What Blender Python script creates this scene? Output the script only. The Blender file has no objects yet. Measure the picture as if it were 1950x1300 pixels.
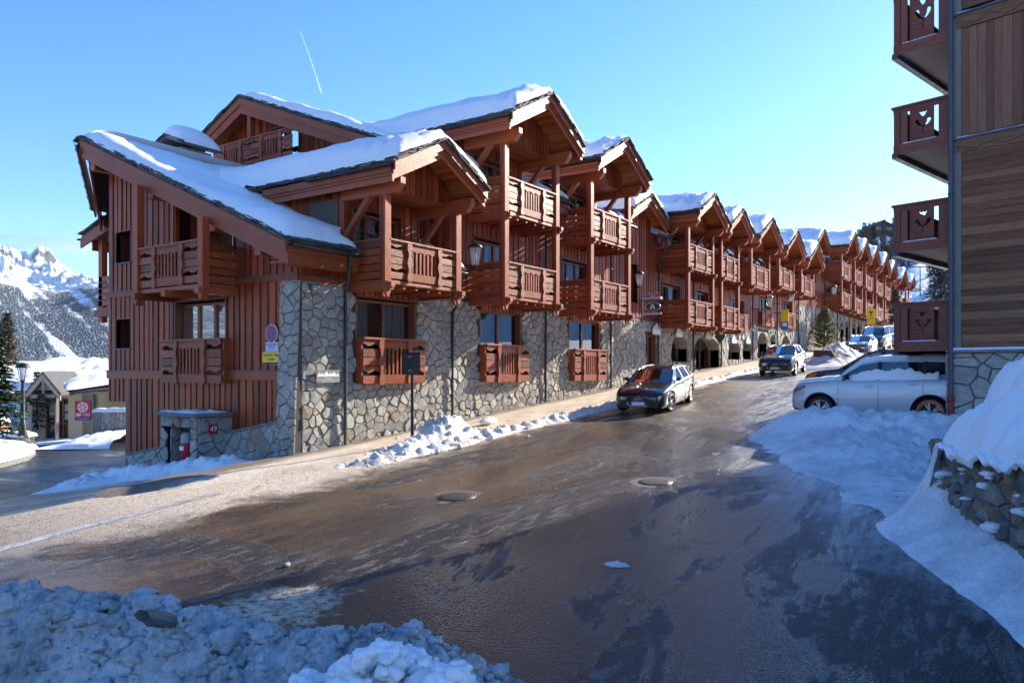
import bpy, bmesh, math, random
from mathutils import Vector, Matrix, noise
R = math.radians
random.seed(11)
sc = bpy.context.scene
# ------------------------------------------------------------------ camera, sky, sun, exposure
# world axes: x runs up the street, y runs from the street towards the timber row, z up; the camera is the origin
F = 1450.0; CX = 975.0; HY = 705.0
TH = R(34.2); CT, ST = math.cos(TH), math.sin(TH)
cam = bpy.data.cameras.new("camera"); camo = bpy.data.objects.new("camera", cam); sc.collection.objects.link(camo)
camo.location = (0, 0, 0); camo.rotation_euler = (R(90), 0, TH - R(90))
cam.sensor_width = 36.0; cam.lens = F / 1950 * 36.0; cam.shift_y = (HY - 650) / 1950; cam.clip_start = 0.1; cam.clip_end = 30000
sc.camera = camo
SUN_EL = R(23.0); SUN_AZ = R(-15.5)          # azimuth measured from +x (street direction) towards +y
w = bpy.data.worlds.new("World"); sc.world = w; w.use_nodes = True
wn = w.node_tree; wn.nodes.clear()
wo = wn.nodes.new('ShaderNodeOutputWorld'); bg = wn.nodes.new('ShaderNodeBackground')
sky = wn.nodes.new('ShaderNodeTexSky'); sky.sky_type = 'NISHITA'; sky.sun_disc = False
sky.sun_elevation = SUN_EL
sky.sun_rotation = R(90) - SUN_AZ
sky.altitude = 1800; sky.air_density = 1.15; sky.dust_density = 0.6; sky.ozone_density = 3.2
bg.inputs['Strength'].default_value = 0.138
hs = wn.nodes.new('ShaderNodeHueSaturation'); hs.inputs['Value'].default_value = 0.94; hs.inputs['Hue'].default_value = 0.509; hs.inputs['Saturation'].default_value = 1.26
wn.links.new(sky.outputs[0], hs.inputs['Color']); wn.links.new(hs.outputs[0], bg.inputs['Color']); wn.links.new(bg.outputs[0], wo.inputs['Surface'])
sun = bpy.data.lights.new("sun", 'SUN'); sun.energy = 5.0; sun.angle = R(0.5); sun.color = (1.0, 0.91, 0.76)
suno = bpy.data.objects.new("sun", sun); sc.collection.objects.link(suno)
sd = Vector((math.cos(SUN_EL) * math.cos(SUN_AZ), math.cos(SUN_EL) * math.sin(SUN_AZ), math.sin(SUN_EL)))
suno.rotation_euler = sd.to_track_quat('Z', 'Y').to_euler(); suno.location = sd * 60
sc.view_settings.view_transform = 'Standard'; sc.view_settings.look = 'None'
sc.view_settings.exposure = 1.32; sc.view_settings.gamma = 1.0
sc.render.film_transparent = False

# ------------------------------------------------------------------ helpers
def onl(px, py, l):
    """photo pixel on the vertical plane y=l -> (s, z)"""
    t = (px - CX) / F; Y = l / (ST - t * CT)
    return Y * (CT + t * ST), Y * (HY - py) / F
def ons(px, py, s):
    """photo pixel on the vertical plane x=s -> (l, z)"""
    t = (px - CX) / F; Y = s / (CT + t * ST)
    return Y * (ST - t * CT), Y * (HY - py) / F
def cw(X, Y):
    return (ST * X + CT * Y, -CT * X + ST * Y)
def lerp(a, b, t): return a + (b - a) * t
def interp(pts, x):
    if x <= pts[0][0]: return pts[0][1]
    for (x0, y0), (x1, y1) in zip(pts, pts[1:]):
        if x <= x1: return y0 + (y1 - y0) * (x - x0) / (x1 - x0)
    return pts[-1][1]
def smooth(a, b, x):
    t = min(1, max(0, (x - a) / (b - a))); return t * t * (3 - 2 * t)
def nz(x, y, z=0.0, o=4):
    return noise.fractal(Vector((x, y, z)), 1.0, 2.0, o)

class MB:
    def __init__(s): s.v = []; s.f = []; s.m = []; s.sm = []
    def add(s, vs, fs, m=0, smooth=False):
        o = len(s.v); s.v.extend([tuple(p) for p in vs])
        for f in fs: s.f.append([i + o for i in f]); s.m.append(m); s.sm.append(smooth)
    def box(s, x0, x1, y0, y1, z0, z1, m=0):
        s.add([(x0,y0,z0),(x1,y0,z0),(x1,y1,z0),(x0,y1,z0),(x0,y0,z1),(x1,y0,z1),(x1,y1,z1),(x0,y1,z1)],
              [(0,3,2,1),(4,5,6,7),(0,1,5,4),(1,2,6,5),(2,3,7,6),(3,0,4,7)], m)
    def bar(s, p0, p1, w, h, up=(0,0,1), m=0):
        p0 = Vector(p0); p1 = Vector(p1); d = (p1 - p0).normalized(); up = Vector(up)
        a = d.cross(up)
        if a.length < 1e-4: a = d.cross(Vector((1,0,0)))
        a.normalize(); b = a.cross(d).normalized(); a *= w / 2; b *= h / 2
        s.add([p0-a-b,p0+a-b,p0+a+b,p0-a+b,p1-a-b,p1+a-b,p1+a+b,p1-a+b],
              [(0,3,2,1),(4,5,6,7),(0,1,5,4),(1,2,6,5),(2,3,7,6),(3,0,4,7)], m)
    def prism(s, poly, ext, m=0, cap=True):
        n = len(poly); e = Vector(ext); vs = [Vector(p) for p in poly]; vs += [p + e for p in vs]
        fs = [(i, (i+1) % n, (i+1) % n + n, i + n) for i in range(n)]
        if cap: fs += [tuple(range(n))[::-1], tuple(range(n, 2*n))]
        s.add(vs, fs, m)
    def tube(s, pts, r, n=8, m=0, cap=True):
        pts = [Vector(p) for p in pts]; rings = []
        rr = r if isinstance(r, (list, tuple)) else [r] * len(pts)
        for i, p in enumerate(pts):
            d = (pts[min(i+1, len(pts)-1)] - pts[max(i-1, 0)]).normalized()
            a = d.cross(Vector((0,0,1)))
            if a.length < 1e-3: a = d.cross(Vector((1,0,0)))
            a.normalize(); b = a.cross(d)
            rings.append([p + (a*math.cos(k*2*math.pi/n) + b*math.sin(k*2*math.pi/n)) * rr[i] for k in range(n)])
        fs = []
        for i in range(len(pts)-1):
            for k in range(n):
                fs.append((i*n+k, i*n+(k+1)%n, (i+1)*n+(k+1)%n, (i+1)*n+k))
        s.add([q for r_ in rings for q in r_], fs, m, True)
        if cap:
            s.add(rings[0], [tuple(range(n))], m); s.add(rings[-1], [tuple(range(n))[::-1]], m)
    def lathe(s, prof, c, n=20, m=0, ax='z'):
        vs = []
        for (r, h) in prof:
            for k in range(n):
                a = k * 2 * math.pi / n; x, y = r*math.cos(a), r*math.sin(a)
                vs.append((c[0]+x, c[1]+y, c[2]+h) if ax == 'z' else (c[0]+x, c[1]+h, c[2]+y))
        fs = []
        for i in range(len(prof)-1):
            for k in range(n): fs.append((i*n+k, i*n+(k+1)%n, (i+1)*n+(k+1)%n, (i+1)*n+k))
        s.add(vs, fs, m, True)
    def grid(s, fn, nu, nv, m=0, keep=None, smooth=True):
        vs = [fn(i/nu, j/nv) for j in range(nv+1) for i in range(nu+1)]
        fs = []
        for j in range(nv):
            for i in range(nu):
                if keep and not keep((i+.5)/nu, (j+.5)/nv): continue
                a = j*(nu+1)+i; fs.append((a, a+1, a+nu+2, a+nu+1))
        s.add(vs, fs, m, smooth)
    def block(s, c, r, m=0, seed=0, sq=(1,1,1)):
        vs = []; o = Vector((seed*1.37, seed*2.11, seed*.73))
        for p in ICO3_V:
            q = Vector(p); k = 1+.42*noise.noise(q*1.3+o)+.20*noise.noise(q*3.1+o)+.10*noise.noise(q*7+o)
            d = noise.voronoi(q*1.1+o)[0]; k *= .85+.25*d[0]
            vs.append((c[0]+p[0]*r*k*sq[0], c[1]+p[1]*r*k*sq[1], c[2]+p[2]*r*k*sq[2]))
        s.add(vs, ICO3_F, m, True)
    def ball(s, c, r, m=0, seed=0, rough=.25, sq=(1,1,1)):
        vs = []
        for p in ICO_V:
            k = 1 + rough * noise.noise(Vector(p)*1.7 + Vector((seed*3.1, seed*1.7, seed)))
            vs.append((c[0]+p[0]*r*k*sq[0], c[1]+p[1]*r*k*sq[1], c[2]+p[2]*r*k*sq[2]))
        s.add(vs, ICO_F, m, True)
    def text(s, txt, size, o, ux, uy, ext, m=0, align='CENTER', bold=0.0, sx=1.0):
        vs, fs = text_mesh(txt, size, align, bold)
        o = Vector(o); ux = Vector(ux); uy = Vector(uy); nn = ux.cross(uy)
        s.add([o + ux*(p[0]*sx) + uy*p[1] + nn*ext for p in vs], fs, m)
    def build(s, name, mats, parent=None, world=True, bevel=0, recalc=True, angle=None):
        off = Vector((0,0,0))
        if parent is not None and world:
            r = parent
            while r.parent: r = r.parent
            off = r.location
        me = bpy.data.meshes.new(name)
        me.from_pydata([(p[0]-off[0], p[1]-off[1], p[2]-off[2]) for p in s.v], [], s.f)
        for mt in (mats if isinstance(mats, (list, tuple)) else [mats]): me.materials.append(mt)
        me.polygons.foreach_set('material_index', s.m); me.polygons.foreach_set('use_smooth', s.sm)
        if recalc:
            bm = bmesh.new(); bm.from_mesh(me); bmesh.ops.recalc_face_normals(bm, faces=bm.faces); bm.to_mesh(me); bm.free()
        if angle:
            me.shade_smooth(); me.set_sharp_from_angle(angle=R(angle))
        me.update()
        o = bpy.data.objects.new(name, me); sc.collection.objects.link(o)
        if parent is not None: o.parent = parent
        if bevel:
            b = o.modifiers.new('bevel', 'BEVEL'); b.width = bevel; b.segments = 1; b.limit_method = 'ANGLE'
        return o
_b = bmesh.new(); bmesh.ops.create_icosphere(_b, subdivisions=2, radius=1); _b.verts.ensure_lookup_table()
_c = bmesh.new(); bmesh.ops.create_icosphere(_c, subdivisions=4, radius=1); _c.verts.ensure_lookup_table()
ICO3_V = [tuple(v.co) for v in _c.verts]; ICO3_F = [tuple(x.index for x in f.verts) for f in _c.faces]; _c.free()
ICO_V = [tuple(v.co) for v in _b.verts]; ICO_F = [tuple(x.index for x in f.verts) for f in _b.faces]; _b.free()
_tc = {}
def text_mesh(txt, size, align, bold):
    k = (txt, size, align, bold)
    if k in _tc: return _tc[k]
    cu = bpy.data.curves.new('lettering', 'FONT'); cu.body = txt; cu.size = size; cu.align_x = align; cu.align_y = 'CENTER'; cu.offset = bold
    ob = bpy.data.objects.new('lettering', cu); sc.collection.objects.link(ob)
    dg = bpy.context.evaluated_depsgraph_get(); me = ob.evaluated_get(dg).to_mesh()
    r = ([tuple(v.co) for v in me.vertices], [tuple(p.vertices) for p in me.polygons])
    bpy.data.objects.remove(ob); bpy.data.curves.remove(cu); _tc[k] = r
    return r
def tag(o, label=None, cat=None, group=None, kind=None):
    if label: o['label'] = label
    if cat: o['category'] = cat
    if group: o['group'] = group
    if kind: o['kind'] = kind
    return o
def empty(name, loc, label, cat, group=None, rz=0):
    o = bpy.data.objects.new(name, None); sc.collection.objects.link(o); o.location = loc; o.rotation_euler = (0,0,rz)
    o.empty_display_size = .3
    return tag(o, label, cat, group)
def copy_tree(o, parent=None):
    c = o.copy(); sc.collection.objects.link(c); c.parent = parent
    for ch in o.children: copy_tree(ch, c)
    return c

# ------------------------------------------------------------------ materials
class G:
    def __init__(s, name, color=(.5,.5,.5), rough=.6, metal=0.0, spec=None):
        s.mat = bpy.data.materials.new(name); s.mat.use_nodes = True; s.nt = s.mat.node_tree
        s.b = s.nt.nodes['Principled BSDF']; s.out = s.nt.nodes['Material Output']
        s.b.inputs['Base Color'].default_value = (*color, 1); s.b.inputs['Roughness'].default_value = rough
        s.b.inputs['Metallic'].default_value = metal
        if spec is not None: s.b.inputs['Specular IOR Level'].default_value = spec
        s.tc = None
    def n(s, t, props=None, **kw):
        nd = s.nt.nodes.new('ShaderNode' + t)
        for k, v in (props or {}).items(): setattr(nd, k, v)
        for k, v in kw.items():
            k = k.replace('_', ' ')
            s.set(nd.inputs[k], v)
        return nd
    def set(s, inp, v):
        if isinstance(v, bpy.types.NodeSocket): s.nt.links.new(v, inp)
        elif isinstance(v, bpy.types.Node): s.nt.links.new(v.outputs[0], inp)
        else: inp.default_value = v
    def co(s, scale=(1,1,1)):
        if s.tc is None: s.tc = s.nt.nodes.new('ShaderNodeTexCoord')
        mp = s.nt.nodes.new('ShaderNodeMapping'); mp.inputs['Scale'].default_value = scale
        s.nt.links.new(s.tc.outputs['Object'], mp.inputs['Vector']); return mp.outputs[0]
    def noise(s, scale, vec=None, detail=4, rough=.6, dist=0):
        return s.n('TexNoise', Scale=scale, Detail=detail, Roughness=rough, Distortion=dist, Vector=vec if vec is not None else s.co()).outputs[0]
    def ramp(s, fac, stops, interp='LINEAR'):
        r = s.nt.nodes.new('ShaderNodeValToRGB'); r.color_ramp.interpolation = interp; s.set(r.inputs[0], fac)
        el = r.color_ramp.elements
        while len(el) < len(stops): el.new(0.5)
        for e, (p, c) in zip(el, stops):
            e.position = p; e.color = (*c, 1) if isinstance(c, (tuple, list)) else (c, c, c, 1)
        return r.outputs[0]
    def mix(s, fac, a, b, mode='MIX'):
        m = s.nt.nodes.new('ShaderNodeMix'); m.data_type = 'RGBA'; m.blend_type = mode
        s.set(m.inputs[0], fac)
        for i, v in ((6, a), (7, b)):
            if isinstance(v, (tuple, list)): v = (*v, 1) if len(v) == 3 else v
            s.set(m.inputs[i], v)
        return m.outputs[2]
    def math(s, op, a, b=0.0, c=0.0, clamp=False):
        m = s.nt.nodes.new('ShaderNodeMath'); m.operation = op; m.use_clamp = clamp
        s.set(m.inputs[0], a); s.set(m.inputs[1], b); s.set(m.inputs[2], c); return m.outputs[0]
    def isl(s): return s.nt.nodes.new('ShaderNodeNewGeometry').outputs['Random Per Island']
    def sep(s, v=None):
        n_ = s.nt.nodes.new('ShaderNodeSeparateXYZ'); s.set(n_.inputs[0], v if v is not None else s.co()); return n_.outputs
    def sm(s, v, a, b):
        m = s.nt.nodes.new('ShaderNodeMapRange'); m.interpolation_type = 'SMOOTHSTEP'
        s.set(m.inputs[0], v); m.inputs[1].default_value = a; m.inputs[2].default_value = b; return m.outputs[0]
    def bump(s, h, strength=.5, dist=.02, normal=None):
        b = s.nt.nodes.new('ShaderNodeBump'); b.inputs['Strength'].default_value = strength; b.inputs['Distance'].default_value = dist
        s.set(b.inputs['Height'], h)
        if normal is not None: s.set(b.inputs['Normal'], normal)
        return b.outputs[0]
    def done(s, color=None, rough=None, normal=None):
        if color is not None: s.set(s.b.inputs['Base Color'], color)
        if rough is not None: s.set(s.b.inputs['Roughness'], rough)
        if normal is not None: s.set(s.b.inputs['Normal'], normal)
        return s.mat

def wood(name, dark, light, grain=(14,14,1.2), rough=(.3,.55), bump=.35, spread=.5, spec=.33):
    g = G(name, spec=spec)
    n1 = g.noise(3.0, g.co(grain), 6, .65, .4)
    n2 = g.noise(.9, None, 3)
    f = g.math('ADD', g.math('MULTIPLY', n1, .8), g.math('MULTIPLY', g.isl(), spread))
    f = g.math('ADD', f, g.math('MULTIPLY', g.math('SUBTRACT', n2, .5), .35))
    c = g.ramp(f, [(.28, dark), (1.0, light)])
    n3 = g.noise(55, g.co((grain[0]/10, grain[1]/10, grain[2]/2)), 3)
    h = g.math('ADD', n1, g.math('MULTIPLY', n3, .3))
    return g.done(c, g.ramp(n1, [(.3, rough[0]), (.75, rough[1])]), g.bump(h, bump, .02))
M = {}
M['wood'] = wood('stained larch boards', (.095,.017,.006), (.42,.086,.026), spec=.30)
M['wood_h'] = wood('stained larch beams', (.095,.019,.007), (.41,.098,.034), (1.2,1.2,14))
M['soffit'] = wood('orange soffit boards', (.20,.05,.012), (.50,.17,.045), (1.2,14,14), (.35,.6))
M['wood_r'] = wood('dark red balcony boards', (.085,.024,.015), (.25,.078,.05), (14,14,1.2), (.45,.7))
g = G('weathered boards')
n1 = g.noise(2.2, g.co((.6,.6,9)), 7, .7, .6); n2 = g.noise(.7, g.co((.8,.8,2.2)), 4)
f = g.math('ADD', g.math('MULTIPLY', n1, .75), g.math('MULTIPLY', g.isl(), .30))
c = g.ramp(f, [(.25,(.045,.015,.006)), (.5,(.17,.063,.027)), (.72,(.29,.14,.065)), (.95,(.42,.28,.16))])
c = g.mix(g.ramp(n2, [(.52,0.0),(.7,.6)]), c, (.16,.10,.06))
M['weather_h'] = g.done(c, g.ramp(n1, [(.3,.6),(.7,.85)]), g.bump(n1, .5, .03))
g = G('weathered upright boards')
n1 = g.noise(2.2, g.co((9,9,.6)), 7, .7, .6); n2 = g.noise(.8, g.co((2.2,2.2,.6)), 4)
f = g.math('ADD', g.math('MULTIPLY', n1, .75), g.math('MULTIPLY', g.isl(), .3))
c = g.ramp(f, [(.22,(.08,.031,.017)), (.55,(.19,.084,.044)), (.9,(.30,.17,.10))])
M['weather_v'] = g.done(c, .75, g.bump(n1, .5, .03))
M['weather_grey'] = wood('grey weathered post', (.09,.085,.075), (.26,.245,.22), (14,14,1.2), (.7,.85), .5)
g = G('carved bargeboard'); n1 = g.noise(3, g.co((1.2,1.2,14)), 6, .7)
M['carve'] = g.done(g.ramp(n1, [(.3,(.07,.03,.014)),(.7,(.26,.13,.06))]), .7, g.bump(n1, .4, .02))

def stone(name, cols, sc_=1.0, bump=.6):
    g = G(name, rough=.85)
    r = g.isl(); n1 = g.noise(7*sc_, None, 8, .72); n2 = g.noise(26*sc_, g.co((1,1,1.6)), 6, .7)
    c = g.ramp(r, [(i/(len(cols)-1), c_) for i, c_ in enumerate(cols)])
    c = g.mix(.75, c, g.ramp(n1, [(.25,(.28,.28,.28)),(.5,(.62,.62,.62)),(.78,(1.15,1.12,1.05))]), 'MULTIPLY')
    c = g.mix(g.ramp(g.noise(1.7, None, 5, .7), [(.55,0.0),(.72,.35)]), c, (.12,.115,.10))
    h = g.math('ADD', g.math('MULTIPLY', n1, .8), g.math('MULTIPLY', n2, .45))
    return g.done(c, .85, g.bump(h, bump, .05))
M['stone'] = stone('split rubble stone', [(.42,.405,.37),(.52,.49,.43),(.37,.365,.345),(.58,.545,.47),(.46,.44,.40),(.50,.42,.30),(.49,.475,.43),(.38,.365,.335),(.60,.57,.50),(.54,.515,.455),(.44,.425,.395),(.50,.475,.425),(.42,.33,.23),(.47,.45,.41)])
M['stone_dark'] = stone('dark field stone', [(.25,.24,.22),(.36,.31,.24),(.20,.21,.22),(.43,.40,.35),(.29,.28,.26),(.34,.25,.17),(.18,.18,.18),(.40,.39,.37)], .8, .9)
g = G('mortar', (.07,.066,.06), .95); M['mortar'] = g.done(None, None, g.bump(g.noise(40), .5, .01))
g = G('grey capping', (.20,.195,.185), .85); n1 = g.noise(9, None, 6, .7)
M['cap'] = g.done(g.ramp(n1, [(.3,(.10,.10,.10)),(.7,(.27,.26,.25))]), .85, g.bump(n1, .4, .02))

def snow(name, dirt=0.0, lump=1.0, tint=(.86,.875,.90), dcol=(.34,.26,.19), bs=.55):
    g = G(name, tint, .62); g.b.inputs['Specular IOR Level'].default_value = .35
    n1 = g.noise(2.2*lump, None, 6, .62); n2 = g.noise(16*lump, None, 5, .65); n3 = g.noise(90, None, 3, .6)
    h = g.math('ADD', g.math('MULTIPLY', n1, 1.0), g.math('MULTIPLY', n2, .35)); h = g.math('ADD', h, g.math('MULTIPLY', n3, .08))
    c = None
    if dirt:
        d = g.math('ADD', g.math('MULTIPLY', g.noise(.9, None, 7, .72), .8), g.math('MULTIPLY', n2, .35))
        c = g.mix(g.ramp(d, [(.62-.35*dirt, 0.0),(.85-.22*dirt, min(1, .45+.5*dirt))]), tint, dcol)
    return g.done(c, None, g.bump(h, bs, .06))
M['snow'] = snow('clean snow')
M['snow_soft'] = snow('wind-packed roof snow', 0, .8, bs=.75)
M['snow_dirty'] = snow('trodden dirty snow', .7, 1.4, (.74,.71,.68), (.40,.32,.24))
M['snow_heap'] = snow('ploughed grimy snow', .66, 1.6, (.74,.77,.80), (.12,.10,.085), .9)
M['snow_tan'] = snow('ploughed sandy snow', .45, 1.6, (.82,.79,.75), (.40,.31,.23), .8)
M['snow_ice'] = snow('icy rutted snow', .34, 1.7, (.84,.87,.90), (.12,.12,.125), .7)

g = G('slate', (.07,.075,.08), .7); n1 = g.noise(8, None, 6, .7)
c = g.mix(g.isl(), (.035,.038,.04), (.16,.155,.14)); c = g.mix(.6, c, g.ramp(n1, [(.3,.35),(.7,1.0)]), 'MULTIPLY')
M['slate'] = g.done(c, .75, g.bump(n1, .5, .03))
g = G('dark zinc', (.055,.065,.075), .4, .6); M['zinc'] = g.done(None, g.ramp(g.noise(6), [(.3,.3),(.7,.55)]))
M['iron'] = G('black iron', (.018,.018,.02), .45, .3).done()
M['lead_strip'] = G('lead drip strip', (.075,.085,.11), .5, .5).done()
# window glass: partly see-through, mirror at grazing angles
def glass(name, tint=(.55,.62,.66), base=.05):
    g = G(name); nt = g.nt; nt.nodes.remove(g.b)
    t = g.n('BsdfTransparent', Color=(*tint,1)); gl = g.n('BsdfGlossy', Color=(.95,.97,1,1), Roughness=.015)
    fr = g.n('Fresnel', IOR=1.55); k = g.math('ADD', g.math('MULTIPLY', fr.outputs[0], 1.3), base, clamp=True)
    m = g.nt.nodes.new('ShaderNodeMixShader'); g.set(m.inputs[0], k); g.set(m.inputs[1], t.outputs[0]); g.set(m.inputs[2], gl.outputs[0])
    nt.links.new(m.outputs[0], g.out.inputs['Surface']); return g.mat
M['glass'] = glass('window glass')
M['glass_car'] = glass('tinted car glass', (.22,.27,.29), .10)
g = G('lantern glass', (.8,.84,.88), .15); nt = g.nt
t_ = g.n('BsdfTransparent', Color=(.9,.94,.96,1)); m_ = nt.nodes.new('ShaderNodeMixShader'); m_.inputs[0].default_value = .45
g.set(m_.inputs[1], t_.outputs[0]); g.set(m_.inputs[2], g.b.outputs[0]); nt.links.new(m_.outputs[0], g.out.inputs['Surface']); M['glass_lamp'] = g.mat
M['room'] = G('dim room', (.10,.085,.07), .9).done()
g = G('curtain', (.42,.40,.36), .9); M['curtain'] = g.done(g.ramp(g.noise(3, g.co((5,5,.2))), [(.3,(.28,.27,.25)),(.7,(.62,.60,.55))]))
M['shutter'] = wood('dark shutter boards', (.045,.014,.008), (.13,.042,.022))
M['frame'] = wood('window frame wood', (.09,.028,.012), (.25,.085,.036))
def plain(name, col, rough=.5, metal=0.0): 
    if name not in M: M[name] = G(name, col, rough, metal).done()
    return M[name]
white = plain('white enamel', (.78,.79,.80), .4); red = plain('red enamel', (.50,.012,.02), .4); blue = plain('blue enamel', (.02,.06,.28), .4)
yellow = plain('yellow enamel', (.80,.58,.015), .45); black = plain('black lettering', (.012,.012,.012), .5); green = plain('dark green enamel', (.008,.075,.058), .4)
greyp = plain('grey enamel', (.33,.35,.37), .5); pale = plain('pale blue enamel', (.55,.60,.72), .45); steel = plain('brushed steel', (.55,.55,.55), .3, .9)
cream = plain('cream render', (.62,.50,.33), .8)
# ------------------------------------------------------------------ terrain
ZS = [(-60,-2.95),(0,-2.86),(6,-2.70),(13,-2.22),(30,-.92),(51,.53),(69,1.72),(130,5.6),(200,9)]
def zs(s): return interp(ZS, s)
def zg(s, l):
    z = zs(s)
    if l > 15.5:
        z0 = zs(min(s, 13.0)); d = l - 15.5
        zl = z0 - .14 * d
        zl = max(zl, -4.15 - .004*d) if zl < -3.6 else zl
        k = smooth(0, 1, d); z = lerp(z, zl, k)
    return z
RE = [(-30,-20),(3,-4),(7.6,-2.2),(9.05,-1.0),(11.9,.8),(15.3,3.3),(19,4.9),(24.4,6.2),(45,6.4),(140,6.4)]
def redge(s): return interp(RE, s)
def paved(s, l):
    """1 inside asphalt or pavement, 0 outside"""
    if l < redge(s): return 0
    if l <= 15.6: return 1
    if s < 13.2:
        # side street running down towards the ski school
        if l < 26: return 1 if s > -12 else 0
        return 1 if s > lerp(2, 20, (l-26)/22) else 0
    if l > 26 and s < lerp(13.2, 27, (l-26)/20) and l < 46: return 1
    return 0
# the ground sheet reaches the horizon; it lies below the road and rises as snow beside it
def axis(ks):
    out = []
    for a, b, st in ks:
        n = max(1, round((b-a)/st)); out += [a + (b-a)*i/n for i in range(n)]
    return out + [ks[-1][1]]
sx = axis([(-9000,-400,1500),(-400,-60,60),(-60,-14,5),(-14,50,.8),(50,140,3),(140,260,12),(260,900,90),(900,9000,1500)])
sy = axis([(-9000,-400,1500),(-400,-60,60),(-60,-10,5),(-10,56,.8),(56,120,6),(120,400,40),(400,9000,1500)])
mb = MB()
def gz(s, l):
    if abs(s) > 270 or abs(l) > 130: return -14.0
    z = zg(s, l)
    if s > 140 or s < -60 or l > 60 or l < -60: return lerp(z, -14 if l > 50 or s < -50 else z, .6)
    if 2 < s < 27 and -5 < l < 7: return z-.28
    if paved(s, l) or paved(s-.6, l) or paved(s+.6, l) or paved(s, l-.6) or paved(s, l+.6): return z - .28
    return z + .10 + .10 * nz(s*.5, l*.5)
mb.add([(x, y, gz(x, y)) for y in sy for x in sx],
       [(j*len(sx)+i, j*len(sx)+i+1, (j+1)*len(sx)+i+1, (j+1)*len(sx)+i) for j in range(len(sy)-1) for i in range(len(sx)-1)], 0, True)
ground = mb.build('ground', M['snow'], recalc=False); tag(ground, kind='structure')

# road material: worn wet asphalt, sandy grime, dirty snow film
g = G('wet worn asphalt', rough=.4, spec=.36)
P = g.sep()
big = g.noise(.16, None, 5, .6, .4); mid = g.noise(.9, g.co((.35,1,1)), 8, .72, .5); grit = g.noise(48, None, 3, .75); agg = g.n('TexVoronoi', Scale=34.0, Vector=g.co()).outputs['Distance']
nE = g.noise(.8, None, 8, .74, .6); sn2 = g.noise(9, None, 7, .74)
lat = g.sm(g.math('ADD', P[1], g.math('MULTIPLY', g.math('SUBTRACT', nE, .5), 3.0)), 5.2, 10.5)  # grime is real, but fades rightwards to paint the road's shaded side darker
dirt = g.math('MULTIPLY', g.ramp(g.math('ADD', g.math('MULTIPLY', mid, .65), g.math('MULTIPLY', big, .45)), [(.40,0.0),(.66,1.0)]), g.math('ADD', g.math('MULTIPLY', lat, .92), .08))
col = g.mix(dirt, (.017,.017,.018), (.165,.105,.060))
# aggregate: pale and dark grains
col = g.mix(g.ramp(grit, [(.60,0.0),(.70,.5)]), col, (.18,.155,.13))
col = g.mix(g.ramp(g.noise(30, None, 3, .7), [(.36,.8),(.47,0.0)]), col, (.010,.010,.010))
# crisp-edged worn and refrozen patches
pt = g.noise(.34, g.co((.5,1.15,1)), 10, .70, 1.4); patch = g.ramp(pt, [(.505,0.0),(.525,1.0)])
rim = g.math('MULTIPLY', g.ramp(pt, [(.485,0.0),(.505,1.0)]), g.math('SUBTRACT', 1.0, patch))
col = g.mix(g.math('MULTIPLY', patch, .62), col, (.022,.021,.022)); col = g.mix(g.math('MULTIPLY', rim, .35), col, (.20,.17,.14))
col = g.mix(g.math('MULTIPLY', patch, g.ramp(g.noise(4.5, g.co((.5,1.4,1)), 9, .78), [(.52,0.0),(.60,.5)])), col, (.22,.22,.23))
# tyre polished lanes up the street
lane = g.math('ADD', g.math('SUBTRACT', 1.0, g.sm(g.math('ABSOLUTE', g.math('SUBTRACT', P[1], 8.1)), .1, .6)), g.math('SUBTRACT', 1.0, g.sm(g.math('ABSOLUTE', g.math('SUBTRACT', P[1], 10.2)), .1, .6)))
# thin trodden snow along the pavement, scattered crumbs and one trodden patch
eL = g.sm(g.math('ADD', P[1], g.math('MULTIPLY', g.math('SUBTRACT', nE, .5), 3.6)), 11.6, 12.8)
eL = g.math('MULTIPLY', eL, g.sm(P[0], 2.0, 10.0))
spot = g.math('POWER', g.math('ADD', g.math('POWER', g.math('MULTIPLY', g.math('SUBTRACT', P[0], 5.7), .85), 2.0), g.math('POWER', g.math('SUBTRACT', P[1], 7.1), 2.0)), .5)
spot = g.math('SUBTRACT', 1.0, g.sm(g.math('ADD', spot, g.math('MULTIPLY', g.math('SUBTRACT', g.noise(2.6, None, 9, .8), .5), 2.2)), .50, .72))
snowm = g.math('MAXIMUM', eL, g.math('MULTIPLY', spot, g.ramp(sn2, [(.36,.0),(.50,1.0)])))
scat = g.ramp(g.noise(2.1, g.co((.45,1.3,1)), 10, .82, .8), [(.62,0.0),(.66,.75)])
crumb = g.ramp(g.noise(22, None, 4, .75), [(.685,0.0),(.71,.9)])
snowm = g.math('MAXIMUM', snowm, g.math('MAXIMUM', g.math('MULTIPLY', scat, .6), g.math('MULTIPLY', crumb, .55)))
col = g.mix(g.math('MULTIPLY', snowm, g.ramp(sn2, [(.3,.5),(.55,1.0)])), col, (.68,.56,.43))
# icy film to the right and in the foreground, drawn out by tyres
re_ = g.math('MINIMUM', g.math('ADD', g.math('MULTIPLY', P[0], .714), -7.63), g.math('ADD', g.math('MULTIPLY', P[0], .32), -1.6))
sl_ = g.math('ADD', g.math('SUBTRACT', P[1], re_), g.math('MULTIPLY', g.math('SUBTRACT', nE, .5), 4.0))
ice = g.math('MULTIPLY', g.math('SUBTRACT', 1.0, g.sm(sl_, .2, 2.3)), g.ramp(g.noise(2.4, g.co((.30,1.7,1)), 10, .8, .12), [(.40,0.0),(.56,.85)]))
col = g.mix(ice, col, (.46,.50,.54))
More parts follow.
